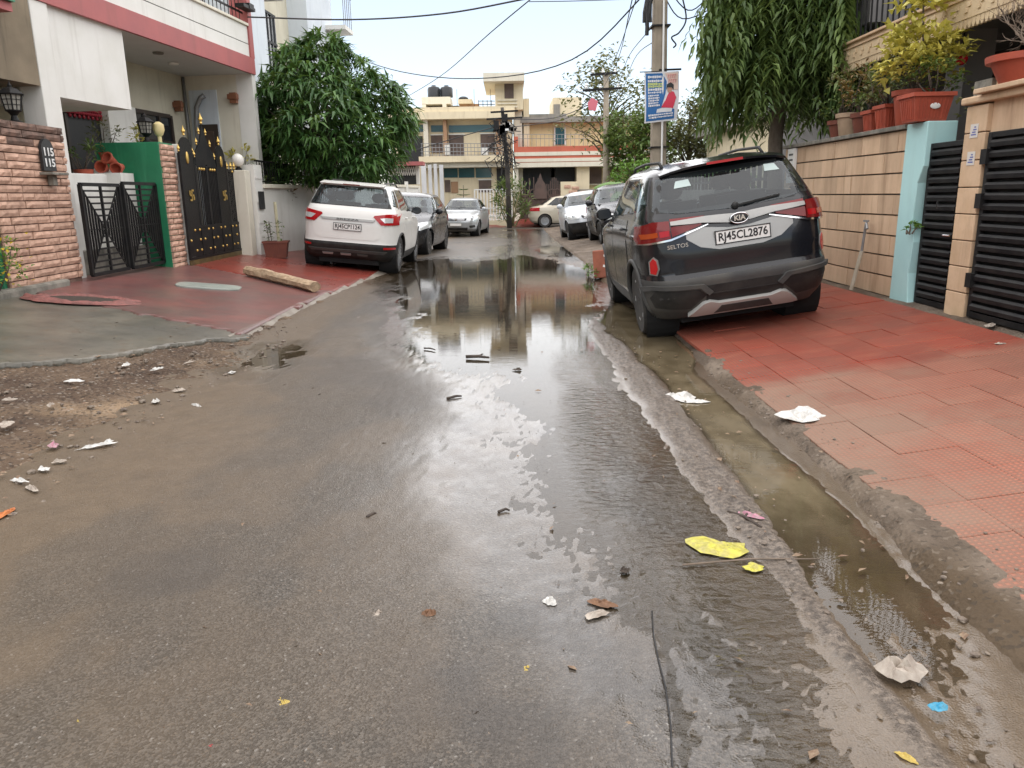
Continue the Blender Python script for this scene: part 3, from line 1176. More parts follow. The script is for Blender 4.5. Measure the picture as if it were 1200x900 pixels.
    me.set_sharp_from_angle(angle=R(50))
    link_mesh('body', me, root)
    mps = {'rear': lambda x, z: (x, shape.end(x, z, True), z), 'front': lambda x, z: (x, shape.end(x, z, False), z),
           'left': lambda y, z: (-shape.side(y, z), y, z), 'right': lambda y, z: (shape.side(y, z), y, z)}
    root_mps = mps
    for kind, poly in glass:
        patch({'rear': 'rear_window', 'front': 'windshield'}.get(kind, 'side_window'), poly, mps[kind], GLASS, root, 0.004, 0.004, 0.08)
    # wells, wheels, arch lips
    wl_ = MB()
    for ay in axles:
        for sx in (-1, 1):
            w_ = shape.side(ay, 0.6)
            wl_.lathe([(arch * 0.995, sx * (w_ - 0.36)), (arch * 0.995, sx * (w_ - 0.03))], (0, ay, wr), 28, 'X', caps=False)
            wl_.lathe([(0.01, sx * (w_ - 0.36)), (arch * 0.995, sx * (w_ - 0.36))], (0, ay, wr), 28, 'X', caps=False)
            wheel(root, sx * (w_ - ww / 2 - 0.015), ay, wr, ww, sx, rimstyle, rimmat)
            tr_ = MB()
            ptsA = []
            for k in range(25):
                a = R(-22) + (R(202) - R(-22)) * k / 24
                yy, zz_ = ay + math.cos(a) * arch, wr + math.sin(a) * arch
                if zz_ > zbot:
                    ptsA.append((sx * (shape.side(yy, zz_) - 0.004), yy, zz_))
            tr_.tube(ptsA, 0.026 if arch_trim else 0.012, 6)
            tr_.build('wheel_arch', arch_trim or mat, root, smooth='all')
    wl_.span((-0.55, axles[0] - 0.5, zbot - 0.06), (0.55, axles[1] + 0.5, zbot + 0.02))
    wl_.build('underbody', DARK, root)
    if seats:
        sm = seatmat or SEATM
        for y0, xs2 in ((axles[1] - 1.45, (-0.36, 0.36)), (axles[0] + 0.45, (-0.36, 0.36))):
            for x0 in xs2:
                s_ = MB()
                s_.prism([(y0 - 0.02, 0.55), (y0 + 0.1, 0.55), (y0 - 0.08, belt + 0.12), (y0 - 0.17, belt + 0.12)], x0 - 0.25, x0 + 0.25, 'X')
                s_.ball((x0, y0 - 0.14, belt + 0.24), 0.13, 10, 6, (1.0, 0.45, 0.75))
                s_.build('seat', sm, root, smooth=True)
        d_ = MB()
        d_.box((0, axles[1] - 0.62, belt - 0.1), (1.3, 0.35, 0.22))
        d_.build('dashboard', BLACKP, root)
        f_ = MB()
        f_.box((0, (axles[0] + axles[1]) / 2 - 0.1, 0.5), (1.5, 2.9, 0.05))
        f_.build('cabin_floor', DARK, root)
    if rails:
        for sx in (-1, 1):
            r_ = MB()
            y0, y1, x0, z0 = rails
            r_.tube([(sx * x0, y0, z0 - 0.03), (sx * x0, y0 + 0.1, z0 + 0.022), (sx * x0, (y0 + y1) / 2, z0 + 0.035), (sx * x0, y1 - 0.12, z0 + 0.012), (sx * x0, y1, z0 - 0.03)], 0.016, 6)
            r_.build('roof_rail', BLACKP, root, smooth='all')
    return root, mps


def doors(root, mps, sides, spans, z0, z1, mat, gapmat=None):
    """door panels 5 mm proud of the body, each with a handle"""
    for sd_ in sides:
        sg = 1 if sd_ == 'right' else -1
        for y0, y1, cut in spans:
            poly = [(y0 + cut, z0), (y1, z0), (y1, z1), (y0, z1), (y0, z0 + (0.32 if cut else 0.1))]
            d = patch('door', poly, mps[sd_], mat, root, 0.005, 0.012, 0.12)
            yh, zh = y0 + 0.16, z1 - 0.09
            h = MB()
            a = [Vector(mps[sd_](yh + k * 0.09 - 0.02, zh)) for k in (0, 1, 2)]
            off = Vector((sg * 0.02, 0, 0))
            h.tube([a[0], a[0] + off * 1.4, a[1] + off * 1.9, a[2] + off * 1.4, a[2]], 0.012, 6)
            h.build('handle', mat, d, smooth='all')


def mirror(root, mps, side, y, z, mat):
    sg = 1 if side == 'right' else -1
    p = Vector(mps[side](y, z))
    m = MB()
    m.bar(p + Vector((-sg * 0.02, 0, 0)), p + Vector((sg * 0.09, -0.01, 0.02)), 0.05, 0.03)
    m.ball((p.x + sg * 0.15, p.y, p.z + 0.05), 0.1, 12, 8, (1.0, 0.55, 0.78))
    o = m.build('mirror', mat, root, smooth='all')
    g = MB()
    g.box((p.x + sg * 0.15, p.y - 0.05, p.z + 0.05), (0.15, 0.01, 0.11))
    g.build('mirror_glass', GLASSD, o)


def plate(root, mps, kind, text, x0, z0, w=0.5, h=0.115, tilt=0.0, out=0.02):
    yy = mps[kind](x0, z0)[1]
    sg = -1 if kind == 'rear' else 1
    y = yy + sg * out
    p = MB()
    p.box((x0, y, z0), (w, 0.012, h))
    po = p.build('number_plate', PLATEW, root, bevel=0.003)
    f = MB()
    for dz in (-h / 2, h / 2):
        f.box((x0, y + sg * 0.004, z0 + dz), (w + 0.012, 0.012, 0.008))
    for dx in (-w / 2, w / 2):
        f.box((x0 + dx, y + sg * 0.004, z0), (0.008, 0.013, h - 0.009))
    f.build('plate_frame', INKB, po)
    if text:
        M = Matrix.Translation((x0, y + sg * 0.0075, z0)) @ (Matrix.Rotation(R(180), 4, 'Z') if kind == 'front' else Matrix.Identity(4)) @ Matrix.Rotation(R(90), 4, 'X')
        text_mesh('lettering', text, h * 0.86, INKB, po, depth=0.001, width=w * 0.9, bold=0.002, M=M)
    return po


def mirrored(poly):
    return [(-p[0], p[1]) for p in reversed(poly)]


# ------------------------------------------------------------ black SUV parked half on the right verge
def black_suv():
    body = paint('black_paint', (0.008, 0.009, 0.012), 0.18, 0.025)
    sh = Shape([(0.2, -1.9), (0.3, -2.04), (0.42, -2.13), (0.56, -2.16), (0.60, -2.15), (0.62, -2.11), (0.8, -2.12), (0.98, -2.09), (1.08, -2.07), (1.16, -2.0),
                (1.22, -1.96), (1.5, -1.72), (1.535, -1.68), (1.56, -1.5), (1.59, -1.2), (1.605, -0.9)],
               [(0.2, 1.95), (0.35, 2.1), (0.7, 2.15), (0.88, 2.1), (0.98, 1.85), (1.05, 1.25), (1.09, 0.98), (1.5, 0.32), (1.56, 0.1), (1.605, -0.3)],
               [(0.2, 0.82), (0.3, 0.875), (0.45, 0.9), (0.7, 0.9), (0.95, 0.895), (1.06, 0.865), (1.14, 0.84), (1.3, 0.775), (1.5, 0.69), (1.55, 0.65), (1.58, 0.56), (1.605, 0.38)],
               nr=7.0, nf=4.2)
    rw = [(-0.735, 1.2), (-0.5, 1.155), (0, 1.135), (0.5, 1.155), (0.735, 1.2), (0.63, 1.475), (0, 1.5), (-0.63, 1.475)]
    sides = [(-1.42, 1.2), (-0.1, 1.14), (0.88, 1.12), (0.3, 1.46), (-0.2, 1.5), (-1.15, 1.48)]
    q = [(-1.72, 1.26), (-1.5, 1.2), (-1.22, 1.46), (-1.4, 1.44)]
    gl = [('rear', rw), ('left', sides), ('right', sides), ('left', q), ('right', q), ('front', [(-0.72, 1.12), (0.72, 1.12), (0.58, 1.48), (-0.58, 1.48)])]
    base = Vector((2.19, 9.04, 0.118))
    root, mp = build_car('parked_suv', 'black SUV with silver tailgate bar parked tilted half on the red tiled verge', 'car', sh, body, base, 0.0, -R(7.9),
                         (-1.3, 1.31), 0.335, 0.215, 0.4, gl, clad_z=lambda c: 0.585 if c[1] < -1.6 else (0.36 if abs(c[1]) < 1.7 else 0.5), cladmat=CLAD,
                         arch_trim=CLAD, rimstyle='five', ztop=1.605, belt=1.1, rails=(-1.35, 0.35, 0.5, 1.6))
    doors(root, mp, ('left', 'right'), [(-1.02, 0.02, 0.18), (0.05, 1.02, 0.0)], 0.4, 1.12, body)
    mirror(root, mp, 'left', 0.72, 1.1, body)
    mirror(root, mp, 'right', 0.72, 1.1, body)
    rear = mp['rear']
    root.scale = (0.975, 0.975, 1.015)
    # tailgate skin with its shut lines
    patch('tailgate', [(-0.62, 0.63), (0.62, 0.63), (0.74, 0.9), (0.73, 1.13), (-0.73, 1.13), (-0.74, 0.9)], rear, body, root, 0.006, 0.02, 0.06)
    # tail lamps: outer block and an inner wedge under the chrome bar
    for sg in (-1, 1):
        out_ = [(-0.872, 0.965), (-0.86, 0.925), (-0.62, 0.955), (-0.62, 1.095), (-0.75, 1.1), (-0.85, 1.075)]
        inn = [(-0.612, 0.966), (-0.34, 1.034), (-0.34, 1.05), (-0.612, 1.055)]
        up = [(-0.612, 1.075), (-0.36, 1.085), (-0.3, 1.1), (-0.612, 1.112)]
        l = patch('taillight', mirrored(out_) if sg > 0 else out_, rear, LAMPR2, root, 0.028, 0.05, 0.05)
        a_ = [(-0.835, 0.965), (-0.72, 0.975), (-0.72, 1.02), (-0.84, 1.01)]
        patch('indicator', mirrored(a_) if sg > 0 else a_, rear, LAMPA, l, 0.031, 0.01, 0.06)
        a_ = [(-0.705, 0.97), (-0.63, 0.975), (-0.63, 1.025), (-0.705, 1.022)]
        patch('brake_lamp', mirrored(a_) if sg > 0 else a_, rear, LAMPR, l, 0.031, 0.01, 0.06)
        patch('lamp_wing', mirrored(inn) if sg > 0 else inn, rear, LAMPR2, l, 0.022, 0.03, 0.06)
        patch('lamp_wing', mirrored(up) if sg > 0 else up, rear, LAMPR2, l, 0.022, 0.03, 0.06)
        c_ = [(-0.88, 0.99), (-0.876, 0.912), (-0.62, 0.935), (-0.28, 1.028), (-0.28, 1.036), (-0.62, 0.951), (-0.864, 0.926), (-0.872, 0.99)]
        patch('chrome_line', mirrored(c_) if sg > 0 else c_, rear, CHROME, l, 0.024, 0.02, 0.08)
        rf = [(-0.812, 0.66), (-0.775, 0.65), (-0.758, 0.7), (-0.766, 0.77), (-0.786, 0.795), (-0.81, 0.76)]
        rr_ = patch('reflector', mirrored(rf) if sg > 0 else rf, rear, REFL, root, 0.012, 0.02, 0.05)
        rf2 = [(x + (-0.0), z) for x, z in [(-0.822, 0.648), (-0.77, 0.636), (-0.746, 0.7), (-0.754, 0.778), (-0.784, 0.81), (-0.82, 0.768)]]
        patch('reflector_bezel', mirrored(rf2) if sg > 0 else rf2, rear, SILVER, rr_, 0.007, 0.02, 0.05)
        # corner pockets of the bumper and the dark mesh inside
        pk = [(-0.80, 0.33), (-0.5, 0.3), (-0.36, 0.42), (-0.42, 0.475), (-0.62, 0.485), (-0.80, 0.50), (-0.84, 0.43)]
        patch('bumper_pocket', mirrored(pk) if sg > 0 else pk, rear, BLACKP, root, 0.004, 0.02, 0.06)
        fr_ = [(-0.86, 0.49), (-0.8, 0.515), (-0.6, 0.505), (-0.42, 0.497), (-0.34, 0.425), (-0.30, 0.45), (-0.38, 0.525), (-0.6, 0.54), (-0.82, 0.55), (-0.88, 0.52)]
        patch('bumper_fold', mirrored(fr_) if sg > 0 else fr_, rear, CLAD, root, 0.03, 0.04, 0.06)
    bar = [(-0.61, 1.062), (-0.33, 1.05), (-0.1, 1.018), (0.1, 1.018), (0.33, 1.05), (0.61, 1.062), (0.61, 1.085), (0.3, 1.09), (0, 1.078), (-0.3, 1.09), (-0.61, 1.085)]
    patch('chrome_bar', bar, rear, SILVER, root, 0.034, 0.05, 0.06)
    gar = [(-0.49, 1.0), (-0.31, 1.012), (-0.1, 0.98), (0.1, 0.98), (0.31, 1.012), (0.49, 1.0), (0.49, 0.93), (0.37, 0.845), (0.2, 0.805), (-0.2, 0.805), (-0.37, 0.845), (-0.49, 0.93)]
    patch('plate_garnish', gar, rear, SILVER, root, 0.012, 0.02, 0.06)
    plate(root, mp, 'rear', 'RJ45CL2876', 0.02, 0.905, 0.5, 0.115, out=0.022)
    # oval badge
    b = MB()
    yb = rear(0, 1.05)[1] - 0.04
    b.lathe([(0.001, 0), (0.085, 0.0), (0.085, 0.014), (0.076, 0.018), (0.001, 0.018)], n=28, axis='Y', caps=False)
    b.v = [(v[0] * 1.0, yb - v[1], 1.05 + v[2] * 0.55) for v in b.v]
    bo = b.build('badge', INKB, root, smooth=True)
    rg = MB()
    rg.tube([(0.082 * math.cos(a), yb - 0.017, 1.05 + 0.044 * math.sin(a)) for a in np.linspace(0, 2 * math.pi, 29)], 0.006, 6, caps=False)
    rg.build('badge_ring', CHROME, bo, smooth='all')
    text_mesh('lettering', 'KIA', 0.062, CHROME, bo, depth=0.003, width=0.105, bold=0.002, M=Matrix.Translation((0, yb - 0.021, 1.05)) @ Matrix.Rotation(R(90), 4, 'X'))
    ls = rear(-0.5, 0.89)[1]
    text_mesh('lettering', 'SELTOS', 0.05, CHROME, root, depth=0.003, width=0.2, M=Matrix.Translation((-0.58, ls - 0.022, 0.885)) @ Matrix.Rotation(R(8), 4, 'Z') @ Matrix.Rotation(R(90), 4, 'X'))
    # lower bumper
    patch('bumper_inset', [(-0.34, 0.435), (0.34, 0.435), (0.42, 0.505), (-0.42, 0.505)], rear, BLACKP, root, 0.004, 0.02, 0.08)
    tx = [(-0.36, 0.34), (0.36, 0.34), (0.36, 0.425), (-0.36, 0.425)]
    patch('bumper_grille', tx, rear, BLACKP, root, 0.006, 0.02, 0.06)
    sk = [(-0.52, 0.255), (-0.46, 0.245), (0.46, 0.245), (0.52, 0.255), (0.39, 0.36), (0.33, 0.375), (0.24, 0.35), (-0.24, 0.35), (-0.33, 0.375), (-0.39, 0.36)]
    skp = patch('skid_plate', sk, rear, flat('skid_silver', (0.5, 0.49, 0.46), 0.4, 0.3), root, 0.04, 0.05, 0.05)
    patch('skid_recess', [(-0.28, 0.26), (0.28, 0.26), (0.22, 0.325), (-0.22, 0.325)], rear, CLAD, skp, 0.043, 0.01, 0.06)
    # spoiler, high brake lamp, wiper, aerial
    sp = MB()
    prof = [(-1.795, 1.535), (-1.80, 1.555), (-1.6, 1.585), (-1.4, 1.6), (-1.4, 1.56), (-1.6, 1.545)]
    k = 12
    for i in range(k):
        x0, x1 = -0.6 + 1.2 * i / k, -0.6 + 1.2 * (i + 1) / k

        def cr(x):
            return -0.05 * (abs(x) / 0.6) ** 3, 0.09 * (abs(x) / 0.6) ** 3
        P0 = [(x0, y + cr(x0)[1], z + cr(x0)[0]) for y, z in prof]
        P1 = [(x1, y + cr(x1)[1], z + cr(x1)[0]) for y, z in prof]
        n = len(prof)
        sp.add(P0 + P1, [(j, (j + 1) % n, n + (j + 1) % n, n + j) for j in range(n)] + ([tuple(range(n))] if i == 0 else []) + ([tuple(range(n, 2 * n))] if i == k - 1 else []))
    spo = sp.build('spoiler', body, root, smooth=True)
    hb = MB()
    hb.box((0, -1.8, 1.548), (0.34, 0.02, 0.022))
    hb.build('brake_lamp', LAMPR, spo)
    w = MB()
    w.ball((0, rear(0, 1.155)[1] - 0.02, 1.155), 0.035, 8, 6)
    w.bar((0, rear(0, 1.155)[1] - 0.025, 1.155), (0.42, rear(0.42, 1.19)[1] - 0.02, 1.19), 0.014, 0.014)
    w.build('wiper', BLACKP, root)
    # paper stickers in the rear window
    st = flat('sticker_paper', (0.42, 0.5, 0.48), 0.6)
    patch('sticker', [(-0.5, 1.37), (-0.34, 1.375), (-0.35, 1.435), (-0.47, 1.43)], rear, st, root, 0.008, 0.003, 0.06)
    patch('sticker', [(0.36, 1.4), (0.5, 1.395), (0.47, 1.455), (0.37, 1.46)], rear, st, root, 0.008, 0.003, 0.06)
    # front end
    fm = mp['front']
    for sg in (-1, 1):
        hl = [(-0.85, 0.86), (-0.5, 0.82), (-0.5, 0.9), (-0.84, 0.95)]
        patch('headlight', mirrored(hl) if sg > 0 else hl, fm, LAMPW, root, 0.01, 0.02, 0.08)
    patch('grille', [(-0.48, 0.72), (0.48, 0.72), (0.5, 0.9), (-0.5, 0.9)], fm, BLACKP, root, 0.012, 0.02, 0.08)
    return root


black_suv()


# ------------------------------------------------------------ white SUV on the left verge
def white_suv():
    body = paint('white_paint', (0.74, 0.735, 0.7), 0.3, 0.1)
    sh = Shape([(0.2, -1.72), (0.28, -1.88), (0.42, -1.97), (0.51, -2.0), (0.53, -1.975), (0.9, -1.965), (1.08, -1.93), (1.16, -1.87), (1.54, -1.66), (1.575, -1.62), (1.6, -1.4), (1.615, -0.9)],
               [(0.2, 1.75), (0.35, 1.94), (0.7, 1.99), (0.9, 1.93), (0.99, 1.6), (1.05, 1.08), (1.09, 0.85), (1.5, 0.25), (1.57, 0.0), (1.615, -0.4)],
               [(0.2, 0.8), (0.3, 0.87), (0.5, 0.895), (0.75, 0.89), (0.95, 0.885), (1.08, 0.85), (1.16, 0.82), (1.35, 0.74), (1.54, 0.645), (1.58, 0.6), (1.6, 0.5), (1.615, 0.34)],
               nr=7.0, nf=4.2)
    rw = [(-0.74, 1.19), (0.74, 1.19), (0.6, 1.53), (-0.6, 1.53)]
    sides = [(-1.2, 1.17), (-0.2, 1.13), (0.8, 1.1), (0.3, 1.46), (-0.2, 1.52), (-1.0, 1.52)]
    q = [(-1.62, 1.24), (-1.27, 1.18), (-1.1, 1.5), (-1.35, 1.5)]
    gl = [('rear', rw), ('left', sides), ('right', sides), ('left', q), ('right', q), ('front', [(-0.7, 1.1), (0.7, 1.1), (0.58, 1.5), (-0.58, 1.5)])]
    root, mp = build_car('parked_suv', 'white SUV parked on the left verge in front of the pale low wall', 'car', sh, body, Vector((-2.98, 16.2, 0.085)), R(-1.0), R(5.6),
                         (-1.27, 1.23), 0.335, 0.215, 0.4, gl, clad_z=lambda c: 0.525 if c[1] < -1.55 else (0.36 if c[1] < 1.55 else 0.5), arch_trim=BLACKP, rimstyle='ten', ztop=1.615,
                         belt=1.1, rails=(-1.2, 0.3, 0.5, 1.6), seatmat=SEATG)
    doors(root, mp, ('left', 'right'), [(-1.0, 0.0, 0.2), (0.03, 0.98, 0.0)], 0.4, 1.1, body)
    mirror(root, mp, 'left', 0.66, 1.08, BLACKP)
    mirror(root, mp, 'right', 0.66, 1.08, BLACKP)
    rear = mp['rear']
    patch('tailgate', [(-0.5, 0.6), (0.5, 0.6), (0.6, 0.66), (0.66, 0.9), (0.7, 1.12), (-0.7, 1.12), (-0.66, 0.9), (-0.6, 0.66)], rear, body, root, 0.006, 0.02, 0.06)
    for sg in (-1, 1):
        L = [(-0.86, 0.9), (-0.6, 0.885), (-0.46, 1.02), (-0.48, 1.045), (-0.7, 1.08), (-0.85, 1.09)]
        l = patch('taillight', mirrored(L) if sg > 0 else L, rear, LAMPR, root, 0.02, 0.04, 0.05)
        W = [(-0.78, 0.94), (-0.66, 0.93), (-0.58, 1.0), (-0.68, 1.02), (-0.78, 1.02)]
        patch('lamp_lens', mirrored(W) if sg > 0 else W, rear, LAMPW, l, 0.024, 0.01, 0.06)
        rf = [(-0.84, 0.46), (-0.66, 0.455), (-0.66, 0.49), (-0.84, 0.495)]
        patch('reflector', mirrored(rf) if sg > 0 else rf, rear, REFL, root, 0.012, 0.02, 0.06)
    for x0 in (-0.36, -0.03, 0.28):
        patch('bumper_trim', [(x0 - 0.09, 0.305), (x0 + 0.09, 0.305), (x0 + 0.1, 0.34), (x0 - 0.1, 0.34)], rear, SILVER if x0 < 0.2 else CLAD, root, 0.014, 0.02, 0.08)
    patch('bumper_fold', [(-0.66, 0.36), (0.66, 0.36), (0.72, 0.41), (-0.72, 0.41)], rear, CLAD, root, 0.014, 0.02, 0.08)
    cb = patch('chrome_bar', [(-0.46, 0.925), (0.46, 0.925), (0.5, 0.965), (-0.5, 0.965)], rear, SILVER, root, 0.026, 0.03, 0.08)
    y0 = rear(0, 0.945)[1]
    text_mesh('lettering', 'BREZZA', 0.05, INKB, cb, depth=0.002, width=0.4, M=Matrix.Translation((0.0, y0 - 0.028, 0.945)) @ Matrix.Rotation(R(90), 4, 'X'))
    plate(root, mp, 'rear', 'RJ45CP1124', 0.0, 0.815, 0.5, 0.12)
    sp = MB()
    sp.prism([(-1.74, 1.55), (-1.75, 1.57), (-1.45, 1.61), (-1.4, 1.575), (-1.6, 1.555)], -0.58, 0.58, 'X')
    spo = sp.build('spoiler', body, root, bevel=0.01)
    hb = MB()
    hb.box((0, -1.745, 1.562), (0.3, 0.02, 0.018))
    hb.build('brake_lamp', LAMPR2, spo)
    hl = [(-0.84, 0.82), (-0.52, 0.8), (-0.5, 0.9), (-0.82, 0.93)]
    for sg in (-1, 1):
        patch('headlight', mirrored(hl) if sg > 0 else hl, mp['front'], LAMPW, root, 0.01, 0.02, 0.08)
    return root


white_suv()


# ------------------------------------------------------------ cars seen from the front or the side
def hatch_shape(L=3.9, W=1.72, H=1.5, hood=0.98, nose=0.8, tail=0.0, cowl=1.05, nr=5.0, nf=4.0, cab=0.0):
    a, w = L / 2, W / 2
    rear = [(0.18, -a + 0.25), (0.3, -a + 0.08), (0.5, -a), (0.75, -a + 0.02), (0.95, -a + 0.05), (1.05, -a + 0.12), (H - 0.1, -a + 0.45), (H - 0.04, -a + 0.6), (H, -a + 1.1)]
    if tail:
        rear = [(0.18, -a + 0.25), (0.3, -a + 0.08), (0.5, -a), (0.8, -a + 0.02), (0.95, -a + 0.06), (0.985, -a + 0.2), (1.02, -a + tail), (H - 0.1, -a + tail + 0.62), (H - 0.04, -a + tail + 0.85), (H, -a + tail + 1.2)]
    front = [(0.18, a - 0.2), (0.3, a - 0.04), (0.55, a), (nose - 0.1, a - 0.04), (nose, a - 0.15), (hood - 0.06, a - 0.55), (hood, a - 0.9 - cab), (hood + 0.05, a - 1.05 - cab), (H - 0.08, a - 1.7 - cab), (H - 0.03, a - 1.9 - cab), (H, a - 2.15 - cab)]
    half = [(0.18, w - 0.08), (0.3, w - 0.02), (0.5, w), (0.8, w - 0.005), (0.95, w - 0.03), (1.02, w - 0.055), (1.15, w - 0.11), (H - 0.1, w - 0.26), (H - 0.05, w - 0.31), (H - 0.02, w - 0.4), (H, w - 0.56)]
    return Shape(rear, front, half, nr, nf)


def front_kit(root, mp, a, W, hood, nose, body, lampz, grille, black_bumper=False, ptext='', badge=True):
    fm = mp['front']
    w = W / 2
    for sg in (-1, 1):
        L = [(-w + 0.03, lampz - 0.02), (-w + 0.2, lampz - 0.1), (-w + 0.42, lampz - 0.08), (-w + 0.46, lampz + 0.0), (-w + 0.3, lampz + 0.07), (-w + 0.06, lampz + 0.11)]
        l = patch('headlight', mirrored(L) if sg > 0 else L, fm, LAMPW, root, 0.012, 0.03, 0.06)
        c = (sg * (w - 0.27), fm(sg * (w - 0.27), lampz)[1] + 0.012, lampz)
        b = MB()
        b.lathe([(0.001, 0.006), (0.055, 0.004), (0.06, 0.0)], c, 14, 'Y', caps=False)
        b.build('lamp_lens', CHROME, l, smooth=True)
        f = [(-w + 0.14, 0.36), (-w + 0.32, 0.34), (-w + 0.34, 0.43), (-w + 0.16, 0.45)]
        patch('fog_lamp', mirrored(f) if sg > 0 else f, fm, BLACKP, root, 0.01, 0.02, 0.08)
    if black_bumper:
        patch('bumper', [(-w + 0.04, 0.26), (w - 0.04, 0.26), (w - 0.03, 0.56), (-w + 0.03, 0.56)], fm, BLACKP, root, 0.02, 0.04, 0.08)
    g = patch('grille', [(-grille, lampz - 0.09), (grille, lampz - 0.09), (grille + 0.06, lampz + 0.0), (-grille - 0.06, lampz + 0.0)], fm, BLACKP, root, 0.014, 0.03, 0.06)
    for k in range(2):
        z = lampz - 0.065 + 0.04 * k
        patch('grille_bar', [(-grille + 0.02, z), (grille - 0.02, z), (grille - 0.02, z + 0.012), (-grille + 0.02, z + 0.012)], fm, CHROME, g, 0.022, 0.01, 0.1)
    if badge:
        b = MB()
        yb = fm(0, lampz - 0.035)[1]
        b.lathe([(0.001, 0.016), (0.045, 0.014), (0.05, 0.0)], (0, yb + 0.02, lampz - 0.035), 14, 'Y', caps=False)
        b.build('badge', CHROME, root, smooth=True)
    patch('air_intake', [(-w + 0.42, 0.26), (w - 0.42, 0.26), (w - 0.4, 0.36), (-w + 0.4, 0.36)], fm, BLACKP, root, 0.024, 0.02, 0.08)
    plate(root, mp, 'front', ptext, 0.0, 0.47, 0.46, 0.11, out=0.035)
    wp = MB()
    for x0, x1 in ((-0.5, 0.05), (0.02, 0.5)):
        p0, p1 = Vector(fm(x0, hood + 0.1)), Vector(fm(x1, hood + 0.16))
        wp.bar(p0 + Vector((0, 0.02, 0.0)), p1 + Vector((0, 0.02, 0.01)), 0.012)
    wp.build('wiper', BLACKP, root, kind='stuff')


def std_glass(L, W, H, hood, tail=0.0, cab=0.0):
    a, w = L / 2, W / 2
    fr = [(-w + 0.15, hood + 0.06), (w - 0.15, hood + 0.06), (w - 0.3, H - 0.1), (-w + 0.3, H - 0.1)]
    r0 = -a + (tail if tail else 0.12)
    rr = [(-w + 0.2, hood + 0.1), (w - 0.2, hood + 0.1), (w - 0.33, H - 0.12), (-w + 0.33, H - 0.12)]
    fb = a - 1.1 - cab
    sd_ = [(r0 + 0.42, hood + 0.08), (fb - 0.1, hood + 0.03), (fb - 0.62, H - 0.14), (fb - 1.0, H - 0.09), (r0 + 0.85, H - 0.1)]
    return [('front', fr), ('rear', rr), ('left', sd_), ('right', sd_)]


def parked(name, label, c, loc, yaw, roll, L=3.9, W=1.72, H=1.5, hood=0.98, nose=0.8, tail=0.0, cab=0.0, ax=(-1.2, 1.22), wr=0.31, lampz=0.72, grille=0.36, bb=False,
           clad=None, cat='car', rim='seven', seatmat=None, rimmat=None, front=True, ptext=''):
    sh = hatch_shape(L, W, H, hood, nose, tail, cab=cab)
    root, mp = build_car(name, label, cat, sh, c, Vector(loc), yaw, roll, ax, wr, 0.19, wr + 0.055, std_glass(L, W, H, hood, tail, cab), ztop=H, belt=hood + 0.02,
                         clad_z=clad, rimstyle=rim, seatmat=seatmat, rimmat=rimmat)
    a = L / 2
    mid = (ax[0] + ax[1]) / 2
    doors(root, mp, ('left', 'right'), [(ax[0] + 0.32, mid - 0.02, 0.16), (mid + 0.01, ax[1] - 0.36, 0.0)], 0.34, hood + 0.01, c)
    for s_ in ('left', 'right'):
        mirror(root, mp, s_, a - 1.45 - cab, hood + 0.04, c)
        pl = MB()
        y = mid - 0.02
        p0, p1 = Vector(mp[s_](y + 0.02, hood + 0.04)), Vector(mp[s_](y - 0.1, H - 0.1))
        sg = 1 if s_ == 'right' else -1
        pl.bar(p0 + Vector((sg * 0.006, 0, 0)), p1 + Vector((sg * 0.006, 0, 0)), 0.05, 0.02, up=(sg, 0, 0))
        pl.build('door_pillar', BLACKP, root)
    front_kit(root, mp, a, W, hood, nose, c, lampz, grille, bb, ptext)
    for sg in (-1, 1):
        l = [(-W / 2 + 0.04, 0.78), (-W / 2 + 0.3, 0.78), (-W / 2 + 0.3, 0.93), (-W / 2 + 0.06, 0.95)]
        patch('taillight', mirrored(l) if sg > 0 else l, mp['rear'], LAMPR, root, 0.014, 0.03, 0.06)
    plate(root, mp, 'rear', '', 0.0, 0.72, 0.46, 0.11)
    return root


GREY = paint('grey_paint', (0.014, 0.015, 0.018), 0.25, 0.05)
SILV = paint('silver_paint', (0.42, 0.44, 0.45), 0.28, 0.1, 0.5)
ICE = paint('pale_silver_paint', (0.55, 0.58, 0.61), 0.3, 0.1, 0.25)
BLKB = paint('blue_black_paint', (0.01, 0.011, 0.016), 0.25, 0.05)
BEIGE = paint('beige_paint', (0.55, 0.5, 0.4), 0.3, 0.1, 0.25)
parked('parked_hatchback', 'dark grey hatchback facing the camera just behind the white SUV', GREY, (-2.72, 20.9, 0.02), R(180 - 5), R(-3.5), 3.95, 1.72, 1.5, ptext='')
parked('parked_sedan', 'silver sedan facing the camera, last in the left row', SILV, (-1.86, 32.7, -0.14), R(180 - 6), R(-1.0), 4.35, 1.7, 1.48, hood=0.96, tail=0.62, cab=0.1, ax=(-1.3, 1.28), lampz=0.7, clad=None)
parked('parked_hatchback', 'pale silver hatchback with black bumper facing the camera on the right', ICE, (2.66, 26.4, 0.03), R(180 + 1), R(6.5), 3.8, 1.68, 1.47, hood=1.0, nose=0.82, ax=(-1.2, 1.22), lampz=0.76, grille=0.3, bb=True,
       clad=lambda c: 0.54 if c[1] > 1.2 else 0.3)
parked('parked_hatchback', 'dark blue-black hatchback facing the camera beyond the black SUV', BLKB, (3.15, 21.9, 0.17), R(180 + 1), R(6.5), 3.6, 1.6, 1.5, hood=1.0, nose=0.85, ax=(-1.15, 1.15), lampz=0.74, grille=0.3, bb=True,
       clad=lambda c: 0.5 if c[1] > 1.2 else 0.3)
parked('parked_sedan', 'beige sedan parked sideways across the end of the street', BEIGE, (2.95, 39.2, -0.15), R(-90), 0.0, 4.0, 1.7, 1.5, hood=0.98, tail=0.5, cab=0.05, ax=(-1.2, 1.23), lampz=0.72, rimmat=WHITEP)


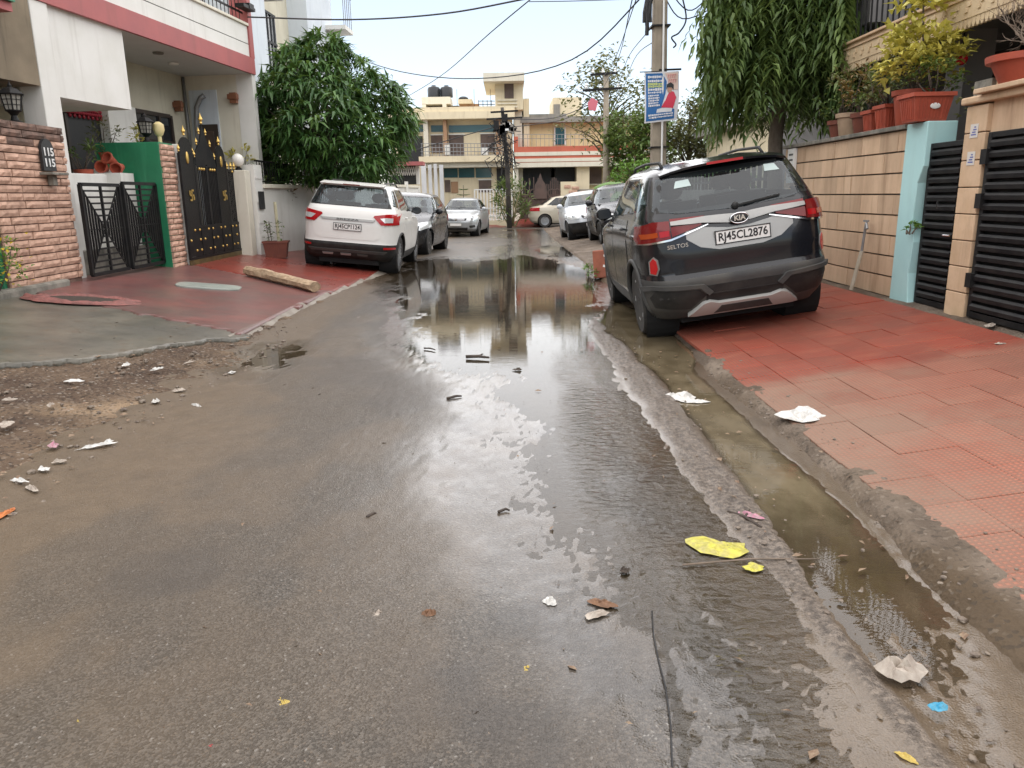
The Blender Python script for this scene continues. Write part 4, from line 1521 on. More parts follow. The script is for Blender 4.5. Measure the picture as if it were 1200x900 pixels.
# ============================================================ LEFT SIDE OF THE STREET
CREAM = pm('cream_render', (0.62, 0.58, 0.46), (0.54, 0.5, 0.39), 2.0, 0.8, 0.15, 90, stain=(0.3, 0.27, 0.2), stain_amt=0.35)
WHITEW = pm('white_render', (0.72, 0.71, 0.67), (0.66, 0.65, 0.6), 2.0, 0.75, 0.12, 90, stain=(0.36, 0.33, 0.28), stain_amt=0.3)
IVORY = pm('ivory_render', (0.7, 0.66, 0.55), (0.64, 0.6, 0.49), 2.0, 0.75, 0.12, 90, stain=(0.36, 0.3, 0.22), stain_amt=0.35)
BLUEW = pm('bluish_white_render', (0.62, 0.67, 0.71), (0.56, 0.61, 0.66), 1.5, 0.75, 0.12, 90, stain=(0.33, 0.34, 0.34), stain_amt=0.4)
PINK = pm('rose_paint', (0.4, 0.11, 0.105), (0.34, 0.1, 0.1), 2.0, 0.65, 0.1, 90, stain=(0.2, 0.08, 0.07), stain_amt=0.4)
SOFFIT = pm('soffit_white', (0.6, 0.6, 0.58), (0.54, 0.54, 0.51), 1.2, 0.8, 0.1, 60)
BROWNWALL = pm('weathered_render', (0.25, 0.2, 0.135), (0.17, 0.135, 0.09), 1.4, 0.85, 0.25, 60, stain=(0.06, 0.05, 0.035), stain_amt=0.8)
GREENP = pm('green_paint', (0.02, 0.19, 0.085), (0.015, 0.15, 0.07), 3, 0.45, 0.15, 70, stain=(0.05, 0.27, 0.14), stain_amt=0.6)
STONE = pm('pink_sandstone', (0.56, 0.36, 0.265), (0.45, 0.27, 0.19), 9, 0.8, 0.6, 45, rand=0.16, bdist=0.01, grime=0.35)
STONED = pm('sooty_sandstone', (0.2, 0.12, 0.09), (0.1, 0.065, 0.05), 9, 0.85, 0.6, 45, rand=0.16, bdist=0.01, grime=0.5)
PLINTH = pm('mossy_concrete', (0.27, 0.25, 0.21), (0.12, 0.115, 0.095), 5, 0.85, 0.6, 40, stain=(0.03, 0.03, 0.024), stain_amt=0.85, bdist=0.01)
IRON = pm('black_iron', (0.009, 0.009, 0.01), (0.02, 0.019, 0.018), 8, 0.5, 0.15, 120, spec=0.22)
GOLD = flat('gold_paint', (0.62, 0.42, 0.12), 0.35, 0.6)
BRONZE = pm('dull_bronze_sheet', (0.16, 0.12, 0.045), (0.08, 0.06, 0.03), 5, 0.5, 0.15, 60, metal=0.3)
WOODD = pm('dark_wood', (0.05, 0.034, 0.026), (0.03, 0.022, 0.018), 6, 0.5, 0.15, 60, stretch=(1, 1, 0.2))
DGLASS = flat('dark_window_glass', (0.02, 0.023, 0.027), 0.08, 0, 0.0, 0.8)
GREYM = pm('grey_metal', (0.3, 0.3, 0.3), (0.22, 0.22, 0.22), 5, 0.45, 0.1, 60, metal=0.4)
FROST = flat('lamp_globe', (0.78, 0.76, 0.7), 0.3)
YGLOBE = flat('yellow_lamp_globe', (0.7, 0.58, 0.3), 0.35)
TERRA = pm('terracotta_pot', (0.42, 0.085, 0.045), (0.34, 0.07, 0.04), 6, 0.6, 0.15, 60, rand=0.12, grime=0.3)
TERRAB = pm('brown_pot', (0.2, 0.06, 0.035), (0.15, 0.045, 0.03), 6, 0.6, 0.15, 60)

# ------------------------------------------------------------ stones: a handful of rough blocks, stretched to each place
def rough_block(name, mat, seed, nx=4, nz=2, rough=0.16):
    """unit block: front face at x = 0..1 (proud), y and z in -0.5..0.5"""
    rnd = random.Random(seed)
    m = MB()
    vs, idx = [], {}
    for i in range(nx + 1):
        for k in range(nz + 1):
            y, z = -0.5 + i / nx, -0.5 + k / nz
            edge = i in (0, nx) or k in (0, nz)
            x = 0.62 + rnd.uniform(-rough, rough) * 0.5 if edge else 0.95 + rnd.uniform(-rough, rough)
            vs.append((x, y + (0 if i in (0, nx) else rnd.uniform(-0.05, 0.05)), z))
            idx[i, k] = len(vs) - 1
    fs = [(idx[i, k], idx[i + 1, k], idx[i + 1, k + 1], idx[i, k + 1]) for i in range(nx) for k in range(nz)]
    ring = [idx[i, 0] for i in range(nx + 1)] + [idx[nx, k] for k in range(1, nz + 1)] + [idx[i, nz] for i in range(nx - 1, -1, -1)] + [idx[0, k] for k in range(nz - 1, 0, -1)]
    b0 = len(vs)
    vs += [(0.0, vs[r][1], vs[r][2]) for r in ring]
    n = len(ring)
    fs += [(ring[j], b0 + j, b0 + (j + 1) % n, ring[(j + 1) % n]) for j in range(n)]
    m.add(vs, fs)
    return m.mesh(name, mat, False)


ROUGH = [rough_block('stone', STONE, i) for i in range(6)]
ROUGHD = [rough_block('stone', STONED, 40 + i) for i in range(4)]


def lay_courses(parent, origin, along, out, length, z0, z1, h, lmin, lmax, proud, gap=0.012, dark_above=None, meshes=None, seed=1, zslope=0.0):
    """rows of single stones against a wall face (origin, unit vector along it, unit vector out of it)"""
    rnd = random.Random(seed)
    al, ou = Vector(along), Vector(out)
    n = max(1, int(round((z1 - z0) / h)))
    hh = (z1 - z0) / n
    for r in range(n):
        s = -rnd.uniform(0, lmax * 0.7)
        while s < length:
            L = rnd.uniform(lmin, lmax)
            a, b = max(0, s), min(length, s + L)
            s += L
            if b - a < 0.05:
                continue
            zc = z0 + (r + 0.5) * hh
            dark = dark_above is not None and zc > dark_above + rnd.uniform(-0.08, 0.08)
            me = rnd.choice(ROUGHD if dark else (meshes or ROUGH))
            o = link_mesh('stone', me, parent)
            M = Matrix((ou, al, Vector((0, 0, 1)))).transposed().to_4x4()
            p = Vector(origin) + al * ((a + b) / 2)
            o.matrix_local = parent.matrix_world.inverted() @ Matrix.Translation((p.x, p.y, zc)) @ M @ Matrix.Diagonal((proud * rnd.uniform(0.75, 1.25), b - a - gap, hh - gap, 1))


# ------------------------------------------------------------ stone faced wall with the house number
sw = empty('boundary_wall', (-5.7, 9.3, 0.3), label='rough pink sandstone wall with a black number plate and sooty top courses', cat='wall')
w = MB()
w.span((-0.2, -0.72, 0.1), (0.13, 0.76, 2.0))
w.build('wall_core', STONED, sw)
w = MB()
w.span((-1.6, -0.78, -0.1), (0.11, -0.725, 2.0))
w.build('green_end_face', GREENP, sw)
w = MB()
w.span((-1.6, -1.3, -0.35), (0.24, 0.3, 0.19))
w.build('plinth', PLINTH, sw, bevel=0.03)
bpy.context.view_layer.update()
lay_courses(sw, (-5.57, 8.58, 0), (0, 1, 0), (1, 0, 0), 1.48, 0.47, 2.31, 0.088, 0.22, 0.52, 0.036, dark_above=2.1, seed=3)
p = atx(57, 183, -5.5)
pl = MB()
pl.prism([(p.y + 0.13 * math.cos(a), p.z + 0.05 + 0.15 * math.sin(a)) for a in np.linspace(0, math.pi, 13)] + [(p.y - 0.13, p.z - 0.17), (p.y + 0.13, p.z - 0.17)], -5.535, -5.5, 'X')
NP = pl.build('number_plate', INKB)
tag(NP, 'black arched house number plate reading 115 on the sandstone wall', 'number plate')
for txt, dz in (('115', 0.045), ('115', -0.08)):
    text_mesh('lettering', txt, 0.13, WHITEP, NP, depth=0.002, width=0.19, bold=0.003,
              M=Matrix.Translation((-5.496, p.y, p.z + dz)) @ Matrix.Rotation(R(90), 4, 'Z') @ Matrix.Rotation(R(90), 4, 'X'))
b = MB()
b.span((-5.54, p.y - 0.18, p.z - 0.22), (-5.38, p.y + 0.17, p.z - 0.19))
b.span((-5.54, p.y - 0.03, p.z - 0.34), (-5.47, p.y + 0.06, p.z - 0.222))
tag(b.build('wall_bracket', PLINTH, bevel=0.006), 'small stone shelf under the black number plate', 'bracket')


def lantern(x, y, z, s, label):
    o = empty('lantern', (x, y, z), label=label, cat='lantern', group='black lanterns on the left gate walls')
    m = MB()
    m.lathe([(0.09, 0), (0.09, 0.02), (0.05, 0.04), (0.035, 0.1), (0.07, 0.14), (0.1, 0.16), (0.1, 0.17)], n=12)
    m.v = [tuple(k * s for k in v) for v in m.v]
    m.build('base', IRON, o, smooth=True)
    m = MB()
    m.lathe([(0.1, 0.172), (0.135, 0.36)], n=6)
    m.v = [tuple(k * s for k in v) for v in m.v]
    m.build('lamp_glass', flat('lantern_glass', (0.28, 0.27, 0.24), 0.2), o)
    m = MB()
    for k in range(6):
        a, a2 = math.pi * k / 3, math.pi * (k + 1) / 3
        for f in (0, 0.5):
            aa = a + f * math.pi / 3
            kk = 1.0 if f == 0 else math.cos(math.pi / 6)
            m.bar((0.103 * kk * math.cos(aa), 0.103 * kk * math.sin(aa), 0.17), (0.138 * kk * math.cos(aa), 0.138 * kk * math.sin(aa), 0.362), 0.014 if f == 0 else 0.008)
        for h, r in ((0.235, 0.1145), (0.3, 0.1265)):
            m.bar((r * math.cos(a), r * math.sin(a), h), (r * math.cos(a2), r * math.sin(a2), h), 0.008)
    m.v = [tuple(k * s for k in v) for v in m.v]
    m.build('cage', IRON, o)
    m = MB()
    m.lathe([(0.165, 0.36), (0.17, 0.375), (0.09, 0.44), (0.03, 0.465), (0.03, 0.49), (0.012, 0.51), (0.004, 0.54)], n=6)
    m.v = [tuple(k * s for k in v) for v in m.v]
    m.build('lid', IRON, o)
    return o


lantern(-5.72, 9.42, 2.31, 0.86, 'black lantern standing on top of the sandstone wall')
lantern(-5.56, 12.42, 2.285, 0.82, 'black lantern standing on top of the green gate pillar')
g = MB()
g.lathe([(0.03, 0), (0.03, 0.1), (0.06, 0.13), (0.085, 0.2), (0.08, 0.28), (0.03, 0.32)], (-5.44, 12.6, 2.285), 14)
tag(g.build('globe_lamp', YGLOBE, smooth=True), 'yellow lamp globe just behind the lantern on the green pillar', 'lamp')

# ------------------------------------------------------------ low gate of nested square bars
GX0 = -5.45
y0, ym, y1 = 10.1, 11.12, 12.17
zb = 0.48


def nested_leaf(parent, ya, yb, z0, z1, x):
    lf = empty('gate_leaf')
    lf.parent = parent
    fr = MB()
    for (p0, p1) in (((x, ya, z0), (x, ya, z1)), ((x, yb, z0), (x, yb, z1)), ((x, ya, z0), (x, yb, z0)), ((x, ya, z1), (x, yb, z1))):
        fr.bar(p0, p1, 0.045, 0.045)
    cy_, cz_ = (ya + yb) / 2, (z0 + z1) / 2
    fr.bar((x + 0.002, cy_, z0), (x + 0.002, cy_, z1), 0.03, 0.03)
    fr.bar((x + 0.001, ya, cz_), (x + 0.001, yb, cz_), 0.012, 0.012)
    fr.build('frame', IRON, lf)
    for k in range(1, 7):
        f = 1 - k / 7.2
        a, b2 = cy_ - (cy_ - ya) * f, cy_ + (yb - cy_) * f
        c, d = cz_ - (cz_ - z0) * f, cz_ + (z1 - cz_) * f
        m = MB()
        for (p0, p1) in (((x, a, c), (x, a, d)), ((x, b2, c), (x, b2, d)), ((x - 0.003, a, c), (x - 0.003, b2, c)), ((x - 0.003, a, d), (x - 0.003, b2, d))):
            m.bar(p0, p1, 0.017, 0.024)
        m.build('bar', IRON, lf)
    for sy in (-1, 1):
        for sz in (-1, 1):
            m = MB()
            m.bar((x - 0.005, cy_, cz_), (x - 0.005, cy_ + sy * (yb - ya) / 2, cz_ + sz * (z1 - z0) / 2), 0.016)
            m.build('bar', IRON, lf)
    return lf


ng = empty('low_gate', (0, 0, 0), label='low black gate with nested square bars beside the sandstone wall', cat='gate')
nested_leaf(ng, y0, ym - 0.03, zb, 1.63, GX0)
nested_leaf(ng, ym + 0.03, y1, zb, 1.66, GX0 + 0.03)

# ------------------------------------------------------------ green gate pillar with stone front, white post
gp = empty('gate_pillar', (-5.58, 12.45, 0.3), label='bright green gate pillar with rough stone on its street face', cat='pillar')
m = MB()
m.span((-0.68, -0.25, 0), (0.28, 0.25, 1.98))
m.build('shaft', GREENP, gp, bevel=0.008)
bpy.context.view_layer.update()
lay_courses(gp, (-5.3, 12.2, 0), (0, 1, 0), (1, 0, 0), 0.5, 0.36, 2.26, 0.088, 0.2, 0.5, 0.045, seed=8)
m = MB()
m.span((-5.5, 12.72, 0.25), (-5.2, 12.9, 2.28))
m.build('gate_post', WHITEW, bevel=0.01)
tag(bpy.data.objects['gate_post'], 'white marble-like gate post between green pillar and tall black gate', 'post')

# ------------------------------------------------------------ tall black and gold gate
tg = empty('tall_gate', (-5.2, 12.93, 0.36), label='tall black iron gate with gold finials, studs and emblems', cat='gate')
GZ = 0.36


def gy(px):
    return atx(px, 235, -5.2).y - 12.93


Y = {k: gy(v) for k, v in dict(a=215, b=232, c=245, d=257, e=268, f=287).items()}
zt = 1.86                                                         # arch shoulder height above the base


def gate_panel(name, ya, yb, top, solid, arch=False):
    pn = empty(name)
    pn.parent = tg
    m = MB()
    m.bar((0, ya + 0.02, 0.1), (0, ya + 0.02, top), 0.04)
    m.bar((0, yb - 0.02, 0.1), (0, yb - 0.02, top), 0.04)
    for z in (0.12, 0.62, top):
        m.bar((0, ya + 0.04, z), (0, yb - 0.04, z), 0.04)
    m.build('frame', IRON, pn)
    if solid:
        m = MB()
        poly = [(ya + 0.045, 0.64), (yb - 0.045, 0.64), (yb - 0.045, top - 0.02)]
        if arch:
            cy_, r = (ya + yb) / 2, (yb - ya) / 2 - 0.02
            poly = [(ya + 0.03, 0.64), (yb - 0.03, 0.64)] + [(cy_ + r * math.cos(t), top + 0.26 * math.sin(t)) for t in np.linspace(0, math.pi, 12)]
        else:
            poly.append((ya + 0.045, top - 0.02))
        m.prism(poly, -0.012, 0.014, 'X')
        m.build('sheet', pm('pierced_black_sheet', (0.008, 0.008, 0.009), (0.022, 0.02, 0.016), 60, 0.5, 0.4, 120, bdist=0.01, spec=0.2), pn)
    else:
        n = max(3, int((yb - ya) / 0.065))
        for k in range(1, n):
            y = ya + (yb - ya) * k / n
            m = MB()
            m.tube([(0, y, 0.6), (0, y, top - 0.01)], 0.011, 6)
            m.build('bar', IRON, pn)
    m = MB()
    m.span((-0.01, ya + 0.045, 0.145), (0.012, yb - 0.045, 0.6))
    m.build('base_sheet', IRON, pn)
    return pn


pa = gate_panel('gate_panel', Y['a'], Y['b'], zt - 0.08, True, True)
pc1 = gate_panel('gate_leaf', Y['b'], Y['c'], 1.62, False)
pc2 = gate_panel('gate_leaf', Y['c'], Y['d'], 1.62, False)
pb = gate_panel('gate_panel', Y['d'], Y['e'], zt - 0.12, True, True)
pe = gate_panel('gate_panel', Y['e'], Y['f'], 1.58, False)
m = MB()
ya, yb = Y['b'], Y['d']
cy_ = (ya + yb) / 2
m.prism([(ya + 0.02, 1.64), (yb - 0.02, 1.64), (yb - 0.1, 1.84), (cy_ + 0.16, 2.0), (cy_ + 0.05, 2.2), (cy_, 2.3), (cy_ - 0.05, 2.2), (cy_ - 0.16, 2.0), (ya + 0.1, 1.84)], -0.014, 0.014, 'X')
m.build('gate_crest', IRON, tg)


def finial(y, z, s):
    m = MB()
    m.lathe([(0.012, 0), (0.035, 0.02), (0.018, 0.05), (0.045, 0.09), (0.03, 0.13), (0.014, 0.16), (0.003, 0.21)], n=8)
    s *= 0.62
    m.v = [(v[0] * s, v[1] * s + y, v[2] * s + z) for v in m.v]
    m.build('finial', GOLD, tg, smooth=True)


for t in np.linspace(0, 1, 4):
    finial(ya + 0.04 + (cy_ - ya - 0.04) * t, 1.74 + 0.56 * t ** 0.9, 0.9 + 0.5 * (t > 0.9))
    if t < 0.95:
        finial(yb - 0.04 - (yb - 0.04 - cy_) * t, 1.74 + 0.56 * t ** 0.9, 0.9)
for k in ('a', 'b'):
    finial(Y[k] + (0.03 if k == 'a' else -0.03), zt - 0.06, 0.9)
finial((Y['a'] + Y['b']) / 2, zt + 0.2, 1.2)
finial((Y['d'] + Y['e']) / 2, zt + 0.14, 1.2)
for t in np.linspace(0.1, 0.9, 5):
    finial(Y['e'] + (Y['f'] - Y['e']) * t, 1.6, 0.9 + 0.3 * math.sin(t * 3.1))
for (a, b2) in ((Y['b'], Y['c']), (Y['c'], Y['d']), (Y['e'], Y['f'])):
    m = MB()
    for t in (0.3, 0.5, 0.7):
        m.ball((0.022, a + (b2 - a) * t, 1.56), 0.024, 8, 5)
    m.build('gold_rosette', GOLD, tg, smooth='all', kind='stuff')
for i, t in enumerate(np.linspace(0.03, 0.97, 15)):
    for z in (0.24, 0.41, 0.57):
        if (i + int(z * 10)) % 3 != 2:
            m = MB()
            m.ball((0.016, Y['a'] + (Y['f'] - Y['a']) * t, z), 0.022, 6, 4)
            m.build('stud', GOLD, tg, smooth='all')
for (a, b2) in ((Y['a'], Y['b']), (Y['d'], Y['e'])):
    c, z, r = (a + b2) / 2, 1.13, 0.085
    m = MB()
    q = r * 0.9
    for p0, p1 in (((c - q, z), (c + q, z)), ((c, z - q), (c, z + q)), ((c, z + q), (c + q, z + q)), ((c + q, z), (c + q, z - q)), ((c, z - q), (c - q, z - q)), ((c - q, z), (c - q, z + q))):
        m.bar((0.03, p0[0], p0[1]), (0.03, p1[0], p1[1]), 0.03, 0.01, up=(1, 0, 0))
    m.build('gold_emblem', GOLD, tg)
    m = MB()
    m.ball((0.02, c, 1.72), 0.075, 10, 6, (0.25, 0.7, 1.3))
    m.build('gold_medallion', GOLD, tg, smooth=True)
m = MB()
m.span((-0.02, Y['a'], -0.1), (0.016, Y['f'], 0.095))
m.build('kick_sheet', BRONZE, tg)

# ------------------------------------------------------------ cream post with globe lamp, grooved white post with letter box
z = atx(292, 182, -5.0).z
m = MB()
m.span((-5.3, 15.07, 0.25), (-4.98, 15.36, 1.95))
tag(m.build('gate_post', IVORY, bevel=0.012), 'cream gate post with a white globe lamp on top', 'post')
g = MB()
g.lathe([(0.06, 0), (0.06, 0.03), (0.03, 0.06), (0.03, 0.1)], (-5.14, 15.22, 1.95), 12)
L = empty('globe_lamp', (-5.14, 15.22, 1.95), label='white globe lamp on the cream gate post', cat='lamp')
g = MB()
g.lathe([(0.06, 0), (0.06, 0.03), (0.03, 0.06), (0.03, 0.1)], n=12)
g.build('lamp_base', IRON, L, smooth=True)
g = MB()
g.ball((0, 0, 0.19), 0.115, 16, 10, (1, 1, 1.05))
g.build('globe', FROST, L, smooth='all')
lw = empty('low_wall', (-4.93, 15.4, 0.2), (0, 0, -math.atan2(0.5, 2.8)), label='pale grey-white low wall with a cream ledge and plants behind its railing', cat='wall')
m = MB()
m.span((-0.22, 0.3, -0.1), (0, 2.85, 1.42))
m.build('wall_body', WHITEW, lw)
m = MB()
m.span((-0.3, 0.28, 1.42), (0.07, 2.87, 1.5))
m.build('coping', IVORY, lw, bevel=0.01)
m = MB()
m.span((-0.24, -0.02, -0.1), (0.03, 0.28, 1.86))
for z in (0.35, 0.75, 1.15, 1.6):
    m.span((0.03, 0.0, z), (0.045, 0.26, z + 0.18))
m.build('end_post', WHITEW, lw, kind='stuff')
m = MB()
m.span((0.046, 0.03, 1.02), (0.075, 0.23, 1.36))
m.build('letter_box', INKB, lw, bevel=0.006)
m = MB()
m.span((-0.2, 2.72, 1.502), (0.02, 2.9, 1.95))
m.build('end_post', WHITEW, lw, bevel=0.008)
m = MB()
m.bar((-0.1, 0.3, 1.95), (-0.1, 2.72, 1.9), 0.035)
m.bar((-0.1, 0.3, 1.55), (-0.1, 2.72, 1.55), 0.025)
m.build('top_rail', IRON, lw, kind='stuff')
for k in range(22):
    m = MB()
    y = 0.36 + k * 0.107
    m.tube([(-0.1, y, 1.55), (-0.1, y, 1.945 - 0.02 * k / 22)], 0.009, 5)
    m.build('railing_bar', IRON, lw)

# ------------------------------------------------------------ house with the rose band (local frame: x out to the street, y along the front)
H1 = empty('house', (-4.96, 16.2, 0.0), (0, 0, -math.atan(0.118)), label='cream house with rose-red band and white balcony parapet on the left', cat='house')


def part(name, mat, a, b2, parent=None, bevel=0.0, kind=None):
    m = MB()
    m.span(a, b2)
    return m.build(name, mat, parent or H1, bevel=bevel, kind=kind)


part('porch_ceiling', SOFFIT, (-6.0, -6.2, 3.8), (-0.06, 0.0, 3.9))
part('rose_band', PINK, (-0.06, -6.2, 3.8), (0.0, 0.03, 4.1))
part('rose_band', PINK, (-6.0, 0.001, 3.8), (-0.061, 0.03, 4.1))
part('parapet', WHITEW, (-0.2, -6.2, 4.1), (-0.03, -0.12, 4.33))
part('parapet', WHITEW, (-0.2, -6.2, 4.345), (-0.03, -0.12, 4.66))
part('parapet_groove', INKB, (-0.19, -6.2, 4.33), (-0.045, -0.12, 4.345))
part('coping', IVORY, (-0.24, -6.2, 4.66), (0.01, -0.122, 4.71), bevel=0.008)
part('rose_pier', PINK, (-0.35, -0.12, 4.1), (0.005, 0.04, 7.2))
part('upper_wall', IVORY, (-6.0, -6.2, 3.9), (-1.45, -0.1, 7.2))
part('side_wall', IVORY, (-6.0, -0.1, 0.2), (-0.36, 0.0, 3.8))
part('corner_pier', WHITEW, (-0.36, -0.11, 0.2), (-0.03, 0.05, 3.8))
part('upper_side_wall', BLUEW, (-6.0, 0.0, 4.1), (-0.36, 0.04, 7.2))
part('upper_floor_slab', SOFFIT, (-6.0, -6.2, 4.1), (-0.2, -0.12, 4.15))
part('porch_wall', CREAM, (-1.6, -6.2, 0.2), (-1.48, -0.1, 3.8))
part('porch_floor', PLINTH, (-1.48, -6.2, 0.1), (-0.2, -0.1, 0.75))
part('canopy_box', WHITEW, (-1.47, -5.85, 2.72), (-0.08, -4.25, 3.799))
part('white_pillar', WHITEW, (-0.32, -6.2, 0.2), (-0.02, -5.88, 3.799), bevel=0.01)
part('sill_wall', WHITEW, (-0.62, -5.88, 0.2), (-0.4, -3.0, 1.8), bevel=0.01)
part('white_pier', WHITEW, (-1.47, -2.95, 0.8), (-1.3, -2.15, 3.0))
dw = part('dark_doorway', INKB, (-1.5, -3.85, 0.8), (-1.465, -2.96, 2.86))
part('door_frame', WOODD, (-1.463, -3.86, 0.8), (-1.43, -3.8, 2.86), dw)
wd = part('window', DGLASS, (-1.479, -2.1, 1.3), (-1.462, -0.75, 3.0))
for yy in (-2.1, -1.68, -1.2, -0.78):
    part('window_frame', WOODD, (-1.461, yy, 1.3), (-1.43, yy + 0.07, 3.0), wd)
for zz_ in (1.3, 2.45, 2.95):
    part('window_frame', WOODD, (-1.461, -2.03, zz_), (-1.432, -0.78, zz_ + 0.07), wd)
nd = part('niche_panel', BLUEW, (-1.36, -0.13, 0.8), (-0.79, -0.101, 3.53))
d2 = part('side_door', WOODD, (-1.25, -0.16, 0.8), (-0.82, -0.131, 2.88))
part('door_panel', pm('door_wood', (0.085, 0.055, 0.04), (0.05, 0.035, 0.028), 6, 0.5), (-1.18, -0.175, 1.9), (-0.9, -0.161, 2.75), d2, 0.01)
m = MB()
m.tube([(-1.02, -0.17, 3.42), (-1.1, -0.18, 3.38), (-1.2, -0.18, 3.2), (-1.24, -0.18, 2.9), (-1.25, -0.18, 2.4)], 0.05, 8)
m.build('drain_pipe', GREYM, H1, smooth='all')
m = MB()
m.tube([(-1.44, -0.14, 3.78), (-1.44, -0.14, 2.0)], 0.03, 8)
m.build('drain_pipe', GREYM, H1, smooth='all')
for (x, y, z, ax) in ((-0.42, -0.16, 3.36, 'Y'), (-1.4, -0.5, 3.2, 'X')):
    m = MB()
    m.box((x, y, z), (0.14, 0.1, 0.2))
    m.box((x, y - 0.03, z + 0.02), (0.2, 0.1, 0.1))
    m.build('wall_light', pm('lamp_copper', (0.25, 0.1, 0.05), rough=0.5), H1, bevel=0.01)
for (x, y) in ((-0.8, -1.6), (-0.5, -2.6), (-1.1, -3.2)):
    m = MB()
    m.lathe([(0.09, 3.795), (0.08, 3.77), (0.01, 3.765)], (x, y, 0), 14)
    m.build('ceiling_light', FROST if y > -2 else PLINTH, H1)
m = MB()
for zz_ in (4.9, 5.15, 5.4):
    m.bar((-0.1, -6.2, zz_), (-0.1, -0.13, zz_), 0.03)
m.build('balcony_rail', IRON, H1, kind='stuff')
for k in range(40):
    m = MB()
    m.tube([(-0.1, -6.1 + k * 0.15, 4.7), (-0.1, -6.1 + k * 0.15, 5.42)], 0.008, 5)
    m.build('railing_bar', IRON, H1)
# red bead garland over the dark doorway
m = MB()
for k in range(16):
    yk = -3.82 + 0.055 * k
    for j in range(2 + k % 2):
        m.ball((-1.41, yk, 2.84 - 0.055 * j), 0.03, 6, 4)
gl_ = m.build('garland', flat('red_felt', (0.3, 0.015, 0.03), 0.7), kind='stuff')
gl_.matrix_world = H1.matrix_world
tag(gl_, 'dark red bead garland hung over the dark doorway', 'garland')
gl_.parent = None
gl_['kind'] = 'thing'
bpy.context.view_layer.update()
gl_.matrix_world = Matrix.Translation((-4.96, 16.2, 0)) @ Matrix.Rotation(-math.atan(0.118), 4, 'Z')
# bracket on the balcony corner where the service wire lands
br = MB()
br.box((0.05, -0.3, 4.95), (0.18, 0.5, 0.06))
br.box((0.1, -0.22, 4.98), (0.1, 0.2, 0.1))
br.build('wire_bracket', IRON, H1, kind='stuff')

# ------------------------------------------------------------ weathered house at the very left
H0 = empty('house', (-4.96, 16.2, 0.0), (0, 0, -math.atan(0.118)), label='weathered brown house with green and red striped slab at the far left', cat='house')
part('overhang', BROWNWALL, (-2.5, -11.5, 2.8), (-0.02, -6.22, 6.5), H0)
part('wall', BROWNWALL, (-5, -11.5, 0.0), (-1.2, -6.22, 2.8), H0)
for i, (mt, z0) in enumerate(((GREENP, 3.86), (PINK, 3.76), (GREENP, 3.62), (PINK, 3.52))):
    part('striped_slab', mt, (-0.02, -11.5, z0), (0.3 - 0.05 * i, -6.72, z0 + (0.25 if i == 0 else 0.1 - 0.002)), H0)

# ------------------------------------------------------------ tall bluish white house behind the tree
H2 = empty('house', (-5.75, 17.4, 0.0), (0, 0, -math.atan(0.05)), label='tall bluish white house with recessed beige bay behind the round tree', cat='house')
part('front_wall', BLUEW, (-6, 0, 0), (0, 2.2, 8.5), H2)
part('bay_wall', CREAM, (-6, 2.2, 0), (-0.55, 5.6, 8.5), H2)
part('front_wall', BLUEW, (-6, 5.6, 0), (0.0, 8.2, 8.5), H2)
part('balcony_slab', WHITEW, (-0.3, 7.4, 6.3), (0.6, 8.4, 6.42), H2)
wq = part('window', DGLASS, (-0.549, 2.5, 4.55), (-0.53, 4.4, 6.05), H2)
for k in range(8):
    part('window_grille', GREYM, (-0.525, 2.52 + 0.26 * k, 4.6), (-0.5, 2.55 + 0.26 * k, 6.0), wq)
for zq in (4.55, 5.3, 6.0):
    part('window_frame', IRON, (-0.528, 2.5, zq), (-0.49, 4.4, zq + 0.06), wq)
m = MB()
m.box((-0.2, 3.1, 6.5), (0.5, 0.85, 0.6))
ac = m.build('air_conditioner', WHITEP, H2, bevel=0.03)
m = MB()
m.lathe([(0.22, 0), (0.22, 0.02), (0.02, 0.03)], (0.051, 3.1, 6.5), 16, 'X')
m.build('fan_grille', GREYM, ac)
for k in range(5):
    part('balcony_bar', GREYM, (0.56, 7.4 + 0.23 * k, 6.42), (0.58, 7.42 + 0.23 * k, 7.3), H2)
part('balcony_bar', IRON, (0.55, 7.4, 7.3), (0.59, 8.4, 7.34), H2)
wq = part('window', DGLASS, (0.0, 0.5, 1.6), (0.02, 1.9, 2.9), H2)
part('window_frame', WOODD, (0.021, 0.5, 1.6), (0.05, 0.58, 2.9), wq)
part('window_frame', WOODD, (0.021, 1.82, 1.6), (0.05, 1.9, 2.9), wq)
part('window_frame', WOODD, (0.021, 1.16, 1.6), (0.05, 1.24, 2.9), wq)
part('sunshade', PINK, (0.0, 0.2, 3.0), (0.55, 2.2, 3.08), H2)


# ============================================================ RIGHT SIDE OF THE STREET
SANDA = pm('sandstone_slab', (0.62, 0.44, 0.29), (0.5, 0.34, 0.215), 5, 0.7, 0.25, 50, stain=(0.27, 0.16, 0.09), stain_amt=0.75, rand=0.15, grime=0.12, stretch=(1, 1, 0.25))
SANDB = pm('pale_sandstone', (0.6, 0.43, 0.28), (0.52, 0.36, 0.22), 5, 0.7, 0.25, 50, stain=(0.2, 0.13, 0.08), stain_amt=0.5, rand=0.08, grime=0.15)
TEAL = pm('pale_teal_paint', (0.45, 0.7, 0.69), (0.4, 0.64, 0.64), 2, 0.6, 0.1, 70, stain=(0.3, 0.42, 0.4), stain_amt=0.3)
SHUT = pm('black_gate_paint', (0.008, 0.008, 0.009), (0.02, 0.019, 0.018), 7, 0.5, 0.2, 90, spec=0.25)
FASC = pm('carved_buff_stone', (0.6, 0.47, 0.3), (0.52, 0.39, 0.24), 4, 0.75, 0.3, 60, stain=(0.35, 0.22, 0.12), stain_amt=0.4)
